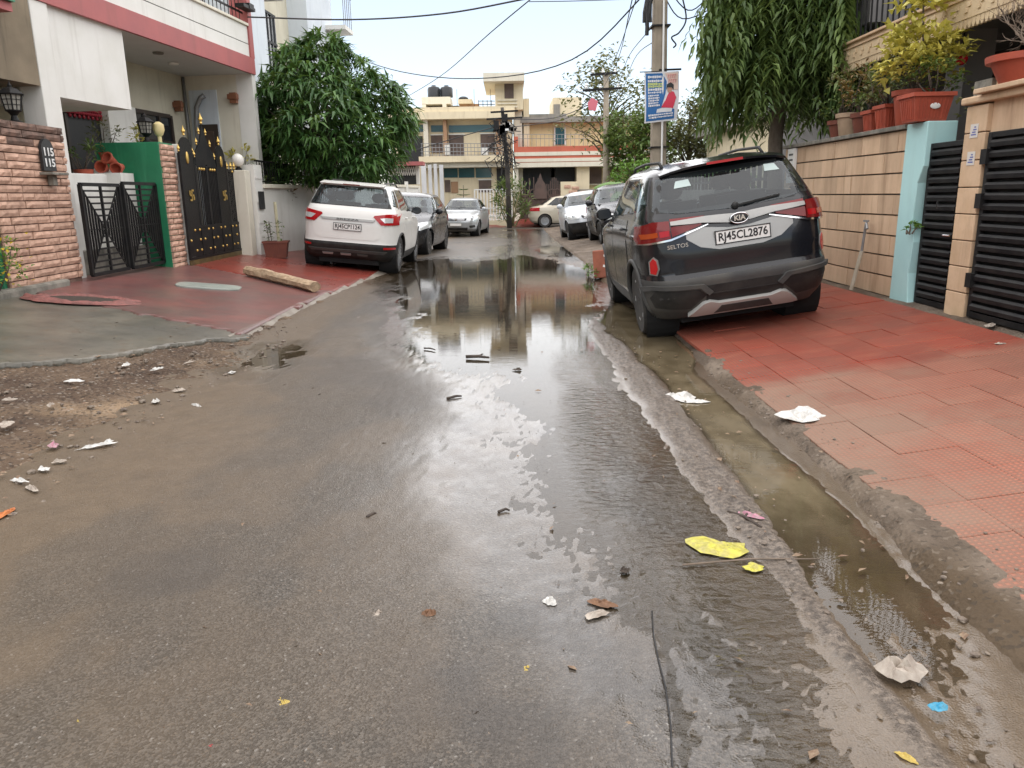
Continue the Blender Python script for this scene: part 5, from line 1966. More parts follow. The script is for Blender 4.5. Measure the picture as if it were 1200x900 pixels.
GREYR = pm('grey_render', (0.2, 0.19, 0.185), (0.15, 0.145, 0.14), 2, 0.8, 0.15, 60)
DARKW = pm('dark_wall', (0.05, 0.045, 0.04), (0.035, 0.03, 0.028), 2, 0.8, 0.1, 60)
SOIL = pm('potting_soil', (0.05, 0.035, 0.025), (0.03, 0.022, 0.016), 20, 0.95, 0.6, 60)
XW = 3.9

# ------------------------------------------------------------ boundary wall of sandstone slabs, one by one
rw_ = empty('boundary_wall', (XW, 7.8, 0.3), label='buff sandstone slab wall right of the black SUV, pots along its top', cat='wall')
m = MB()
m.span((0.03, 0.0, -0.2), (0.25, 3.4, 1.66))
m.build('wall_core', PLINTH, rw_)
sl = MB()
sl.span((-0.5, -0.5, -0.5), (0.5, 0.5, 0.5))
slab_me = []
for i in range(3):
    rnd = random.Random(i)
    q = MB()
    q.add([(-.5, -.5, -.5), (.5, -.5, -.5), (.5, .5, -.5), (-.5, .5, -.5), (-.5, -.5, .5), (.5, -.5, .5), (.5, .5, .5), (-.5, .5, .5)],
          [(0, 3, 2, 1), (4, 5, 6, 7), (0, 1, 5, 4), (1, 2, 6, 5), (2, 3, 7, 6), (3, 0, 4, 7)])
    slab_me.append(q.mesh('stone', SANDA))
n_rows = 8
h = 1.64 / n_rows
rnd = random.Random(12)
for r in range(n_rows):
    y = -rnd.uniform(0, 0.3)
    while y < 3.4:
        L = rnd.uniform(0.28, 0.52)
        a, b2 = max(0.0, y), min(3.4, y + L)
        y += L
        if b2 - a < 0.05:
            continue
        o = link_mesh('stone', rnd.choice(slab_me), rw_)
        o.location = (0.015 + rnd.uniform(-0.004, 0.004), (a + b2) / 2, 0.02 + (r + 0.5) * h)
        o.scale = (0.045, b2 - a - 0.003, h - 0.016)
m = MB()
m.span((-0.05, -0.0, 1.662), (0.28, 3.42, 1.705))
m.build('coping', PLINTH, rw_, bevel=0.006)

m = MB()
m.prism([(7.42, 0.2), (7.82, 0.2), (7.805, 2.0), (7.42, 2.0), (7.42, 1.6), (7.5, 1.45), (7.52, 1.1), (7.46, 0.9), (7.5, 0.6), (7.46, 0.35)][:10], XW - 0.03, XW + 0.25, 'X')
tag(m.build('gate_pillar', TEAL, bevel=0.008), 'pale turquoise painted gate pillar at the end of the sandstone wall', 'pillar')


def slat_gate(name, label, ya, yb, z0, z1, n, x):
    o = empty(name, (x, ya, z0), label=label, cat='gate')
    L = yb - ya
    m = MB()
    m.span((0.0, 0.0, 0.0), (0.04, 0.05, z1 - z0))
    m.span((0.0, L - 0.05, 0.0), (0.04, L, z1 - z0))
    m.span((0.001, 0.05, z1 - z0 - 0.045), (0.039, L - 0.05, z1 - z0))
    m.span((0.001, 0.05, 0.0), (0.039, L - 0.05, 0.05))
    m.build('frame', SHUT, o, bevel=0.004, kind='stuff')
    m = MB()
    m.span((0.045, 0.0, 0.0), (0.055, L, z1 - z0))
    m.build('back_sheet', SHUT, o)
    hh = (z1 - z0 - 0.1) / n
    for k in range(n):
        z = 0.05 + (k + 0.5) * hh
        s = MB()
        s.prism([(0.0, z - hh * 0.36), (-0.012, z - hh * 0.3), (-0.016, z + hh * 0.1), (0.002, z + hh * 0.34), (0.035, z + hh * 0.36), (0.035, z - hh * 0.36)], 0.052, L - 0.052, 'Y')
        s.build('slat', SHUT, o)
    return o


g1 = slat_gate('slatted_gate', 'narrow black slatted gate between the turquoise pillar and sandstone pier', 6.84, 7.44, 0.33, 1.8, 17, XW + 0.02)
m = MB()
m.tube([(-0.012, 0.12, 0.66), (-0.05, 0.12, 0.66), (-0.05, 0.02, 0.66)], 0.008, 6)
m.build('bolt', CHROME, g1)
m = MB()
m.box((-0.02, 0.32, 0.92), (0.012, 0.02, 0.07))
m.build('handle', CHROME, g1)
g2 = slat_gate('slatted_gate', 'wide black slatted gate at the right edge, painted matt black', 4.0, 6.5, 0.33, 1.83, 17, XW - 0.01)
m = MB()
for z in (0.25, 0.9, 1.25):
    m.span((-0.035, 2.44, z), (0.01, 2.52, z + 0.12))
m.build('hinge', SHUT, g2, kind='stuff')
sp_ = empty('gate_pier', (XW, 6.68, 0.3), label='buff sandstone pier with two small stickers between the black gates', cat='pillar')
nn = 8
for k in range(nn):
    m = MB()
    hh = 1.76 / nn
    m.span((-0.02, -0.15, k * hh + 0.004), (0.28, 0.15, (k + 1) * hh - 0.004))
    m.build('stone', SANDB, sp_, bevel=0.006)
m = MB()
m.span((0.02, -0.7, 1.5), (0.3, -0.152, 2.02))
m.build('pier_wing', SANDA, sp_)
m = MB()
m.span((-0.06, -0.9, 1.77), (0.34, 0.19, 1.83))
m.build('coping', SANDB, sp_, bevel=0.015)
m = MB()
m.span((-0.01, -0.14, 1.83), (0.3, 0.1, 2.0 - 0.17 + 0.12))
m.build('pot_plinth', PLINTH, sp_)
for z in (1.5, 1.28):
    m = MB()
    m.span((-0.024, -0.05, z), (-0.021, 0.06, z + 0.11))
    s_ = m.build('sticker', flat('sticker_white', (0.6, 0.57, 0.52), 0.6), sp_)
    m = MB()
    for q in range(4):
        m.span((-0.0255, -0.03 + 0.01 * (q % 2), z + 0.02 + 0.02 * q), (-0.0242, 0.04 - 0.012 * q, z + 0.03 + 0.02 * q))
    m.build('print', flat('blue_print', (0.1, 0.12, 0.35), 0.6), s_, kind='stuff')

# ------------------------------------------------------------ house behind the wall: carved balcony fascia, dark soffit
H3 = empty('house', (4.3, 7.0, 0), label='house with carved buff balcony fascia and dark porch on the right', cat='house')
part('balcony_slab', GREYR, (0.06, -3.5, 2.98), (6, 3.6, 3.2), H3)
part('fascia', FASC, (0.0, -3.5, 2.93), (0.059, 3.62, 3.16), H3)
part('fascia_coping', SANDB, (-0.04, -3.5, 3.16), (0.07, 3.64, 3.19), H3, 0.006)
part('fascia_moulding', SANDB, (-0.018, -3.5, 3.105), (-0.001, 3.62, 3.125), H3)
dm = MB()
dm.prism([(-0.03, 0.0), (0.03, 0.0), (0.03, -0.05), (0.012, -0.085), (-0.012, -0.085), (-0.03, -0.05)], 0.0, 0.04, 'X')
dme = dm.mesh('dentil', FASC)
for k in range(105):
    link_mesh('dentil', dme, H3, (0.008, -3.44 + 0.067 * k, 2.93))
# carved scrolls on the fascia: shallow raised leaves
lf = MB()
lf.prism([(0.0, 0.0), (0.02, 0.028), (0.05, 0.03), (0.075, 0.012), (0.06, -0.012), (0.03, -0.015)], -0.012, 0.0, 'X')
lme = lf.mesh('carved_leaf', FASC)
for k in range(70):
    o = link_mesh('carved_leaf', lme, H3, (-0.001, -3.4 + 0.1 * k, 3.03))
    o.rotation_euler = (R(25 if k % 2 else -150), 0, 0)
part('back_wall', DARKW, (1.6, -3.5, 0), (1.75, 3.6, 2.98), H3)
part('side_wall', GREYR, (0.7, 3.2, 0), (1.6, 3.6, 2.98), H3)
part('porch_column', GREYR, (0.45, 1.5, 0), (0.75, 1.85, 2.98), H3)
part('upper_wall', GREYR, (2.2, -3.5, 3.2), (6, 3.6, 6.5), H3)
for k in range(50):
    m = MB()
    m.tube([(0.12, -3.4 + 0.14 * k, 3.2), (0.12, -3.36 + 0.14 * k, 3.95)], 0.012, 5)
    m.build('balcony_bar', IRON, H3)
m = MB()
m.span((0.09, -3.45, 3.95), (0.15, 3.6, 4.0))
m.build('balcony_rail', IRON, H3)
H4 = empty('house', (4.6, 10.9, 0), label='plain grey house with sloping slab beyond the carved balcony', cat='house')
part('wall', GREYR, (0.6, 0.0, 0), (6, 5, 3.5), H4)
part('roof_slab', GREYR, (0.1, -0.15, 3.5), (6, 5.2, 3.95), H4)
bl = MB()
bl.ball((0, 0, 0), 0.055, 12, 8, (1, 1, 1.15))
bl.lathe([(0.02, 0.05), (0.02, 0.1)], n=8)
bp = at(1117, 50, 8.0)
bo = bl.build('bulb', flat('red_bulb', (0.65, 0.02, 0.03), 0.25), loc=(bp.x + 0.1, 8.0, 2.62), smooth=True)
tag(bo, 'small red festive bulb hanging under the dark balcony', 'bulb')
cdm = MB()
cdm.tube([(bp.x + 0.1, 8.0, 2.72), (bp.x + 0.1, 8.0, 2.98)], 0.006, 5)
tag(cdm.build('cord', IRON), 'thin cord holding the red bulb under the balcony', 'cord')

# ------------------------------------------------------------ plants: leaf clusters
def leaf_mat(name, a, b2, rough=0.45, trans=0.25, spec=0.4):
    if name in MATS:
        return MATS[name]
    t = NT(name)
    lv = t.attr('tone').outputs['Fac']
    c = t.mix(lv, a, b2)
    p = t.bsdf(c, rough, spec=spec)
    tl = t.n('ShaderNodeBsdfTranslucent')
    t.l(t.mix(0.25, c, (0.3, 0.34, 0.03)), tl.inputs['Color'])
    ms = t.n('ShaderNodeMixShader')
    ms.inputs[0].default_value = trans
    t.l(p.outputs[0], ms.inputs[1])
    t.l(tl.outputs[0], ms.inputs[2])
    t.l(ms.outputs[0], t.out.inputs[0])
    MATS[name] = t.m
    return t.m


def leaves_mesh(name, P, D, L, W, droop, tone, mat, fold=0.25, seed=0):
    """P base points, D unit directions, L lengths, W widths, droop 0..1; five-vertex bent leaves"""
    r = np.random.default_rng(seed)
    P, D = np.asarray(P, float), np.asarray(D, float)
    n = len(P)
    L, W, droop = np.broadcast_to(L, n)[:, None], np.broadcast_to(W, n)[:, None], np.broadcast_to(droop, n)[:, None]
    up = np.tile([0, 0, 1.0], (n, 1)) + r.normal(0, 0.25, (n, 3))
    S = np.cross(D, up)
    S /= np.maximum(np.linalg.norm(S, axis=1, keepdims=True), 1e-6)
    N = np.cross(S, D)
    g = np.array([0, 0, -1.0])
    mid = P + D * L * 0.45 + g * droop * L * 0.12
    d2 = D * (1 - droop) + g * droop
    d2 /= np.maximum(np.linalg.norm(d2, axis=1, keepdims=True), 1e-6)
    tip = mid + d2 * L * 0.55
    l = mid + S * W * 0.5 + N * W * fold
    rr = mid - S * W * 0.5 + N * W * fold
    V = np.stack([P, l, mid, rr, tip], 1).reshape(-1, 3)
    i = np.arange(n)[:, None] * 5
    F = np.concatenate([i + np.array([[0, 2, 1]]), i + np.array([[0, 3, 2]]), i + np.array([[1, 2, 4]]), i + np.array([[2, 3, 4]])], 0)
    me = bpy.data.meshes.new(name)
    me.vertices.add(len(V))
    me.vertices.foreach_set('co', V.ravel())
    me.loops.add(F.size)
    me.loops.foreach_set('vertex_index', F.ravel().astype(np.int32))
    me.polygons.add(len(F))
    me.polygons.foreach_set('loop_start', np.arange(0, F.size, 3, dtype=np.int32))
    me.polygons.foreach_set('loop_total', np.full(len(F), 3, dtype=np.int32))
    me.update(calc_edges=True)
    a = me.attributes.new('tone', 'FLOAT', 'POINT')
    a.data.foreach_set('value', np.repeat(np.broadcast_to(tone, n), 5).astype(np.float32))
    me.materials.append(mat)
    return me


BARK = pm('bark', (0.13, 0.105, 0.08), (0.07, 0.055, 0.042), 8, 0.9, 0.8, 30, stretch=(1, 1, 0.25), bdist=0.02)
BARKP = pm('pale_bark', (0.26, 0.22, 0.17), (0.16, 0.13, 0.1), 8, 0.9, 0.8, 30, stretch=(1, 1, 0.25), bdist=0.02)
LEAFD = leaf_mat('dark_leaf', (0.022, 0.07, 0.022), (0.1, 0.2, 0.05), 0.42)
LEAFW = leaf_mat('weeping_leaf', (0.05, 0.095, 0.028), (0.17, 0.24, 0.07), 0.45)
LEAFM = leaf_mat('mid_leaf', (0.05, 0.105, 0.028), (0.17, 0.23, 0.06), 0.5)
LEAFY = leaf_mat('yellow_leaf', (0.3, 0.28, 0.05), (0.75, 0.66, 0.16), 0.45)
LEAFB = leaf_mat('bright_leaf', (0.06, 0.16, 0.025), (0.17, 0.32, 0.05), 0.45)
LEAFO = leaf_mat('olive_leaf', (0.07, 0.085, 0.035), (0.2, 0.19, 0.08), 0.6)
LEAFR = leaf_mat('russet_leaf', (0.12, 0.05, 0.03), (0.25, 0.16, 0.05), 0.5)
DRYT = pm('dry_twig', (0.2, 0.15, 0.11), (0.13, 0.1, 0.075), 10, 0.9)


def rdir(n, r, zmin=-1.0, zmax=1.0):
    z = r.uniform(zmin, zmax, n)
    a = r.uniform(0, 2 * math.pi, n)
    s = np.sqrt(1 - z * z)
    return np.stack([s * np.cos(a), s * np.sin(a), z], 1)


def bush(name, loc, rx, ry, rz, n, L, W, mat, label, cat='plant', group=None, stems=6, seed=0, droop=0.35, stem_mat=None, base_r=0.03, fill=0.6, stem_r=0.006, nclump=None):
    r = np.random.default_rng(seed)
    o = empty(name, loc, label=label, cat=cat, group=group)
    k = nclump or max(8, n // 14)
    cc = rdir(k, r, -0.55, 1.0) * (fill + (1 - fill) * r.random((k, 1)) ** 0.5)
    cc = cc * np.array([rx, ry, rz]) + np.array([0, 0, rz * 1.05])
    ci = r.integers(0, k, n)
    P = cc[ci] + r.normal(0, 1, (n, 3)) * np.array([rx, ry, rz]) * 0.16
    D = rdir(n, r, -0.3, 0.9) + 0.6 * (P - np.array([0, 0, rz * 0.8])) / max(rx, rz)
    D /= np.linalg.norm(D, axis=1, keepdims=True)
    tone = np.clip(0.5 * r.random(n) + 0.5 * r.random(k)[ci], 0, 1)
    link_mesh('foliage', leaves_mesh('foliage', P, D, L * r.uniform(0.6, 1.2, n), W * r.uniform(0.7, 1.2, n), droop * r.uniform(0.5, 1.4, n).clip(0, 1), tone, mat, seed=seed), o)
    m = MB()
    for i in range(stems):
        e = cc[r.integers(0, k)]
        b0 = np.array([r.normal(0, base_r), r.normal(0, base_r), 0])
        md = b0 * 0.5 + e * 0.5 + r.normal(0, 0.06, 3) * rx
        m.tube([b0, md, e], [stem_r * 1.6, stem_r * 1.2, stem_r * 0.6], 5)
    m.build('stem', stem_mat or BARK, o, smooth='all', kind='stuff')
    return o


def pot_round(loc, r0, r1, h, mat, label, group='pots along the sandstone wall', rim=0.02):
    o = empty('flower_pot', loc, label=label, cat='flower pot', group=group)
    m = MB()
    m.lathe([(r0 * 0.95, 0), (r0, 0.01), (r1, h - 0.05), (r1 + rim, h - 0.048), (r1 + rim * 1.2, h), (r1 - 0.012, h), (r1 - 0.02, h - 0.05)], n=22, caps=False)
    m.lathe([(0.001, 0.0), (r0 * 0.95, 0.0)], n=22, caps=False)
    m.build('pot', mat, o, smooth=True)
    m = MB()
    m.lathe([(0.001, h - 0.035), (r1 - 0.015, h - 0.04)], n=16, caps=False)
    m.build('soil', SOIL, o)
    return o


def pot_square(loc, wx, wy, h, mat, label, rot=0.0, group='pots along the sandstone wall', badge=False):
    o = empty('flower_pot', loc, (0, 0, rot), label=label, cat='flower pot', group=group)
    m = MB()
    b, t_ = 0.8, 1.0
    lo = [(-wx * b / 2, -wy * b / 2, 0), (wx * b / 2, -wy * b / 2, 0), (wx * b / 2, wy * b / 2, 0), (-wx * b / 2, wy * b / 2, 0)]
    hi = [(-wx / 2, -wy / 2, h - 0.03), (wx / 2, -wy / 2, h - 0.03), (wx / 2, wy / 2, h - 0.03), (-wx / 2, wy / 2, h - 0.03)]
    m.add(lo + hi, [(3, 2, 1, 0), (0, 1, 5, 4), (1, 2, 6, 5), (2, 3, 7, 6), (3, 0, 4, 7)])
    m.build('pot', mat, o)
    m = MB()
    e = 0.018
    for a, b2 in (((-wx / 2 - e, -wy / 2 - e), (wx / 2 + e, -wy / 2 + 0.012)), ((-wx / 2 - e, wy / 2 - 0.012), (wx / 2 + e, wy / 2 + e)), ((-wx / 2 - e, -wy / 2 + 0.0125), (-wx / 2 + 0.012, wy / 2 - 0.0125)), ((wx / 2 - 0.012, -wy / 2 + 0.0125), (wx / 2 + e, wy / 2 - 0.0125))):
        m.span((a[0], a[1], h - 0.035), (b2[0], b2[1], h))
    m.build('rim', mat, o, kind='stuff')
    for sy, ax in ((-1, 'y'), ):
        n = int(wx / 0.035)
        for k in range(1, n):
            x = -wx / 2 + wx * k / n
            rb = MB()
            rb.bar((x * 0.84, sy * (wy / 2 * 0.83 + 0.002), 0.02), (x * 0.97, sy * (wy / 2 * 0.975 + 0.003), h - 0.05), 0.01, 0.008)
            rb.build('rib', mat, o)
    for sx in (-1, ):
        n = int(wy / 0.035)
        for k in range(1, n):
            y = -wy / 2 + wy * k / n
            rb = MB()
            rb.bar((sx * (wx / 2 * 0.83 + 0.002), y * 0.84, 0.02), (sx * (wx / 2 * 0.975 + 0.003), y * 0.97, h - 0.05), 0.01, 0.008)
            rb.build('rib', mat, o)
    m = MB()
    m.span((-wx / 2 + 0.014, -wy / 2 + 0.014, h - 0.06), (wx / 2 - 0.014, wy / 2 - 0.014, h - 0.045))
    m.build('soil', SOIL, o)
    if badge:
        bb = MB()
        bb.ball((0.02, -wy / 2 * 0.92 - 0.006, h * 0.52), 0.05, 14, 6, (1.0, 0.12, 0.55))
        bb.build('badge', PLATEW, o, smooth='all')
    return o


WT = 2.005                                                        # top of the sandstone wall
pot_square((XW + 0.02, 7.6, WT), 0.36, 0.3, 0.25, TERRA, 'bright red ribbed trough with white oval badge on the turquoise pillar', badge=True)
pot_round((XW + 0.1, 8.02, WT), 0.13, 0.17, 0.33, TERRA, 'tallest round red pot, just left of the ribbed trough on the wall')
pot_square((XW + 0.1, 8.42, WT), 0.25, 0.25, 0.24, TERRAB if False else TERRA, 'square dull red tapered pot left of the tallest round pot')
pot_square((XW + 0.1, 8.75, WT), 0.22, 0.22, 0.22, TERRA, 'square red pot half hidden behind the tapered square pot')
pot_round((XW + 0.1, 9.05, WT), 0.1, 0.13, 0.22, TERRAB, 'small brownish red round pot beside the beige pot')
pot_round((XW + 0.1, 9.38, WT), 0.13, 0.16, 0.25, pm('beige_pot', (0.42, 0.3, 0.2), (0.33, 0.23, 0.15), 6, 0.7), 'beige round pot near the weeping tree')
pot_round((XW + 0.1, 9.72, WT), 0.09, 0.12, 0.2, TERRAB, 'small brown pot at the tree end of the wall')
bush('potted_shrub', (XW + 0.1, 7.95, WT + 0.3), 0.36, 0.34, 0.3, 760, 0.12, 0.055, LEAFY, 'yellow variegated shrub growing in the tallest round pot', seed=3, group='plants on the right boundary wall')
bush('potted_shrub', (XW + 0.05, 7.58, WT + 0.2), 0.22, 0.2, 0.16, 160, 0.08, 0.035, LEAFM, 'low green and russet plant in the ribbed trough', seed=4, group='plants on the right boundary wall')
ys_ = empty('potted_sapling', (XW + 0.12, 7.98, WT + 0.3), label='thin tall sapling with a yellow leaf tuft above the variegated shrub', cat='plant', group='plants on the right boundary wall')
m = MB()
m.tube([(0, 0, 0), (0.02, 0, 0.4), (-0.02, 0.02, 0.86)], [0.012, 0.01, 0.008], 6)
m.build('stem', BARK, ys_)
r = np.random.default_rng(5)
n = 46
P = np.array([-0.02, 0.02, 0.84]) + r.normal(0, 1, (n, 3)) * np.array([0.13, 0.1, 0.06])
D = rdir(n, r, -0.1, 0.7)
link_mesh('foliage', leaves_mesh('foliage', P, D, 0.19, 0.085, 0.4, r.random(n) * 0.6 + 0.3, LEAFY, seed=5), ys_)
for i, (yy, mt, hh_, nn_, lab) in enumerate(((8.45, LEAFO, 0.26, 240, 'olive bushy plant in the square dull red pot'), (8.8, LEAFM, 0.2, 180, 'green bushy plant in the half hidden square pot'),
                                        (9.1, LEAFR, 0.24, 220, 'russet leaved plant in the small brownish pot'), (9.4, LEAFO, 0.3, 260, 'pale olive plant in the beige pot'), (9.75, LEAFM, 0.18, 120, 'small green plant at the tree end of the wall'))):
    bush('potted_shrub', (XW + 0.1, yy, WT + 0.2), 0.24, 0.22, hh_, nn_, 0.08, 0.03, mt, lab, seed=20 + i, group='plants on the right boundary wall')
# bowl pot on the pier with a bare bush
pot_round((XW + 0.1, 6.25, 2.17), 0.2, 0.27, 0.2, TERRA, 'wide red bowl pot on the sandstone pier at right', group='bowl pot on the pier', rim=0.035)
m = MB()
m.span((XW - 0.12, 5.9, 2.13), (XW + 0.36, 6.6, 2.17))
tag(m.build('stone_slab', SANDB, bevel=0.008), 'stone slab carrying the wide red bowl pot', 'slab')
m = MB()
m.lathe([(0.2, 0), (0.2, 0.0)], n=4)
bb = empty('bare_bush', (XW + 0.1, 6.25, 2.33), label='leafless grey twiggy bush in the wide bowl pot', cat='plant')
m = MB()
r = random.Random(9)


def twig(p, d, L, rad, depth):
    q = p + d * L
    m.tube([p, p + d * L * 0.5 + Vector((r.gauss(0, .02), r.gauss(0, .02), 0)), q], [rad, rad * 0.8, rad * 0.6], 5, caps=False)
    if depth:
        for _ in range(3 if depth > 1 else 4):
            dd = (d + Vector((r.gauss(0, .5), r.gauss(0, .5), r.gauss(0.1, .35)))).normalized()
            twig(q - d * L * r.uniform(0, 0.4), dd, L * r.uniform(0.6, 0.85), rad * 0.55, depth - 1)


for k in range(5):
    twig(Vector((r.gauss(0, .04), r.gauss(0, .04), 0)), Vector((r.gauss(0, .45), r.gauss(0.1, .5), 1)).normalized(), 0.28, 0.013, 3)
m.build('twigs', DRYT, bb, kind='stuff')
for i, (px, py, yy, rx_, n, mt, lab) in enumerate(((1110, 118, 6.95, 0.3, 150, LEAFO, 'straggly olive shrub behind the narrow slatted gate'), (1135, 108, 6.7, 0.24, 130, LEAFB, 'bright green leafy plant beside the sandstone pier'), (1120, 95, 7.25, 0.3, 90, LEAFO, 'sparse dry shrub under the dark balcony'))):
    q = at(px, py, yy + 0.25)
    bush('porch_shrub', (XW + 0.42, yy, q.z - 0.42), rx_, rx_, 0.26, n, 0.09, 0.04, mt, lab, seed=50 + i, group='shrubs behind the right gates', stems=7, stem_r=0.008)
    m = MB()
    m.span((XW + 0.3, yy - 0.12, 0.2), (XW + 0.54, yy + 0.12, q.z - 0.42))
    tag(m.build('plant_stand', DARKW), 'dark stand under the ' + lab, 'stand')
bush('weed', (XW - 0.06, 7.45, 0.98), 0.1, 0.08, 0.06, 26, 0.07, 0.04, LEAFB, 'green weed sprouting from the turquoise pillar edge', seed=70, stems=4)

# water tap pipe leaning on the sandstone wall
tp = empty('standpipe', (XW - 0.06, 8.4, 0.33), label='pale plastic standpipe with a brass tap leaning on the sandstone wall', cat='standpipe')
m = MB()
m.tube([(-0.1, 0.02, 0), (-0.03, 0.0, 0.42)], 0.022, 8)
m.build('pipe', pm('pvc_pipe', (0.5, 0.46, 0.37), (0.42, 0.37, 0.28), 8, 0.5), tp, smooth=True)
m = MB()
m.tube([(-0.03, 0, 0.42), (-0.015, -0.01, 0.7), (-0.02, -0.03, 0.72), (-0.03, -0.08, 0.66)], 0.014, 6)
m.bar((-0.02, -0.07, 0.74), (-0.02, 0.03, 0.74), 0.02)
m.build('tap', GREYM, tp, smooth=True)
# little house plate on the wall end near the tree
m = MB()
m.span((XW - 0.05, 10.75, 1.5), (XW - 0.012, 11.0, 1.95))
pl2 = m.build('notice_plate', PLATEW)
tag(pl2, 'small white notice plate on the wall end by the weeping tree', 'plate')
m = MB()
for k in range(5):
    m.span((XW - 0.0525, 10.8, 1.58 + 0.07 * k), (XW - 0.0502, 10.95 - 0.02 * (k % 2), 1.605 + 0.07 * k))
m.build('print', INKB, pl2, kind='stuff')


# ============================================================ TREES
def round_tree():
    r = np.random.default_rng(11)
    o = empty('street_tree', (-3.95, 17.75, 0.2), label='dense round dark green tree with drooping leaf whorls above the white SUV', cat='tree')
    n = 880
    zk = np.array([1.5, 1.7, 2.2, 2.9, 3.6, 4.2, 4.62, 4.8])
    rk = np.array([0.4, 1.05, 1.55, 1.78, 1.42, 0.92, 0.4, 0.05])
    z = r.uniform(1.75, 4.75, n * 3)
    keep = r.random(n * 3) < np.interp(z, zk, rk) / 1.9 + 0.08
    z = z[keep][:n]
    n = len(z)
    a = r.uniform(0, 2 * math.pi, n)
    # lumps: a few bulges and bays round the crown
    lump = 1 + 0.13 * np.sin(a * 3 + z * 2.1) + 0.1 * np.sin(a * 5 - z * 3.3) + r.normal(0, 0.05, n)
    rad = np.interp(z, zk, rk) * lump * np.where(r.random(n) < 0.72, r.uniform(0.82, 1.03, n), r.uniform(0.3, 0.85, n))
    C = np.stack([rad * np.cos(a), rad * np.sin(a), z - 0.2], 1)
    k = 13
    ci = np.repeat(np.arange(n), k)
    out = np.stack([np.cos(a), np.sin(a), 0 * a], 1)[ci]
    D = rdir(n * k, r, -0.35, 0.75) + out * 0.6
    top = (z[ci] > 4.1)[:, None]
    D = D + np.where(top, [0, 0, 0.6], [0, 0, 0.0])
    D /= np.linalg.norm(D, axis=1, keepdims=True)
    tone = np.clip(0.05 + 0.35 * r.random(n)[ci] + 0.3 * r.random(n * k) + 0.55 * (r.random(n) < 0.16)[ci], 0, 1)
    P = C[ci] + r.normal(0, 0.035, (n * k, 3))
    link_mesh('crown', leaves_mesh('crown', P, D, r.uniform(0.26, 0.44, n * k), r.uniform(0.05, 0.08, n * k), r.uniform(0.25, 0.75, n * k), tone, LEAFD, seed=1), o)
    m = MB()
    m.tube([(0, 0, -0.2), (0.02, 0.02, 0.8), (-0.03, 0, 1.5), (0.02, 0, 2.3), (0.0, 0.0, 3.6)], [0.1, 0.085, 0.08, 0.065, 0.02], 9)
    m.build('trunk', BARK, o, smooth='all')
    rr = random.Random(3)
    for i in range(22):
        c = Vector(C[rr.randrange(n)])
        b0 = Vector((0, 0, rr.uniform(1.1, 2.6)))
        m = MB()
        m.tube([b0, b0.lerp(c, 0.5) + Vector((0, 0, -0.08)), c], [0.035, 0.022, 0.008], 6)
        m.build('limb', BARK, o, smooth='all')


round_tree()


def weeping_tree():
    r = np.random.default_rng(21)
    o = empty('street_tree', (3.88, 11.55, 0.3), label='weeping tree with long hanging leafy sprays beside the black SUV', cat='tree')
    n = 2100
    zk = np.array([2.4, 2.7, 3.1, 3.6, 4.4, 5.4, 6.2])
    rk = np.array([0.5, 0.92, 1.06, 1.0, 0.86, 0.6, 0.15])
    z = r.uniform(2.62, 6.1, n)
    a = r.uniform(0, 2 * math.pi, n)
    lump = 1 + 0.12 * np.sin(a * 4 + z * 1.7) + 0.08 * np.sin(a * 7 - z * 2.3)
    rad = np.interp(z, zk, rk) * lump * np.where(r.random(n) < 0.75, r.uniform(0.75, 1.0, n), r.uniform(0.25, 0.8, n))
    S = np.stack([rad * np.cos(a) * 0.86, rad * np.sin(a) * 0.86, z], 1)
    od = np.stack([np.cos(a), np.sin(a), 0 * a], 1)
    k = 18
    t = np.linspace(0.06, 1, k)
    Ls = r.uniform(0.45, 0.85, n)
    tone0 = np.clip(r.random(n) * 0.55 + 0.4 * (r.random(n) < 0.18), 0, 1)
    P, D, T = [], [], []
    side = np.stack([-np.sin(a), np.cos(a), 0 * a], 1)
    sway = r.normal(0, 0.12, (n, 2))
    for i, tt in enumerate(t):
        p = S + od * (0.22 * np.sin(tt * 1.6))[..., None] * 1.0 + np.stack([sway[:, 0] * tt, sway[:, 1] * tt, -Ls * tt ** 1.35], 1)
        sg = 1 if i % 2 else -1
        d = side * sg * 0.75 + od * 0.25 + np.array([0, 0, -0.55]) + r.normal(0, 0.16, (n, 3))
        P.append(p)
        D.append(d / np.linalg.norm(d, axis=1, keepdims=True))
        T.append(np.clip(tone0 + 0.25 * tt * r.random(n), 0, 1))
    P, D, T = np.concatenate(P), np.concatenate(D), np.concatenate(T)
    m_ = len(P)
    link_mesh('crown', leaves_mesh('crown', P, D, r.uniform(0.14, 0.26, m_), r.uniform(0.034, 0.055, m_), r.uniform(0.3, 0.7, m_), T, LEAFW, seed=2), o)
    m = MB()
    m.tube([(0, 0, -0.3), (0.02, 0, 0.8), (-0.02, 0.03, 1.8), (0.03, 0, 3.0), (0, 0, 5.6)], [0.13, 0.11, 0.1, 0.09, 0.03], 10)
    m.build('trunk', BARKP, o, smooth='all')
    rr = random.Random(5)
    for i in range(26):
        c = Vector(S[rr.randrange(n)])
        b0 = Vector((0, 0, max(1.9, c.z - rr.uniform(0.2, 0.9))))
        m = MB()
        m.tube([b0, b0.lerp(c, 0.5) + Vector((0, 0, 0.1)), c], [0.04, 0.025, 0.009], 6)
        m.build('limb', BARKP, o, smooth='all')


weeping_tree()


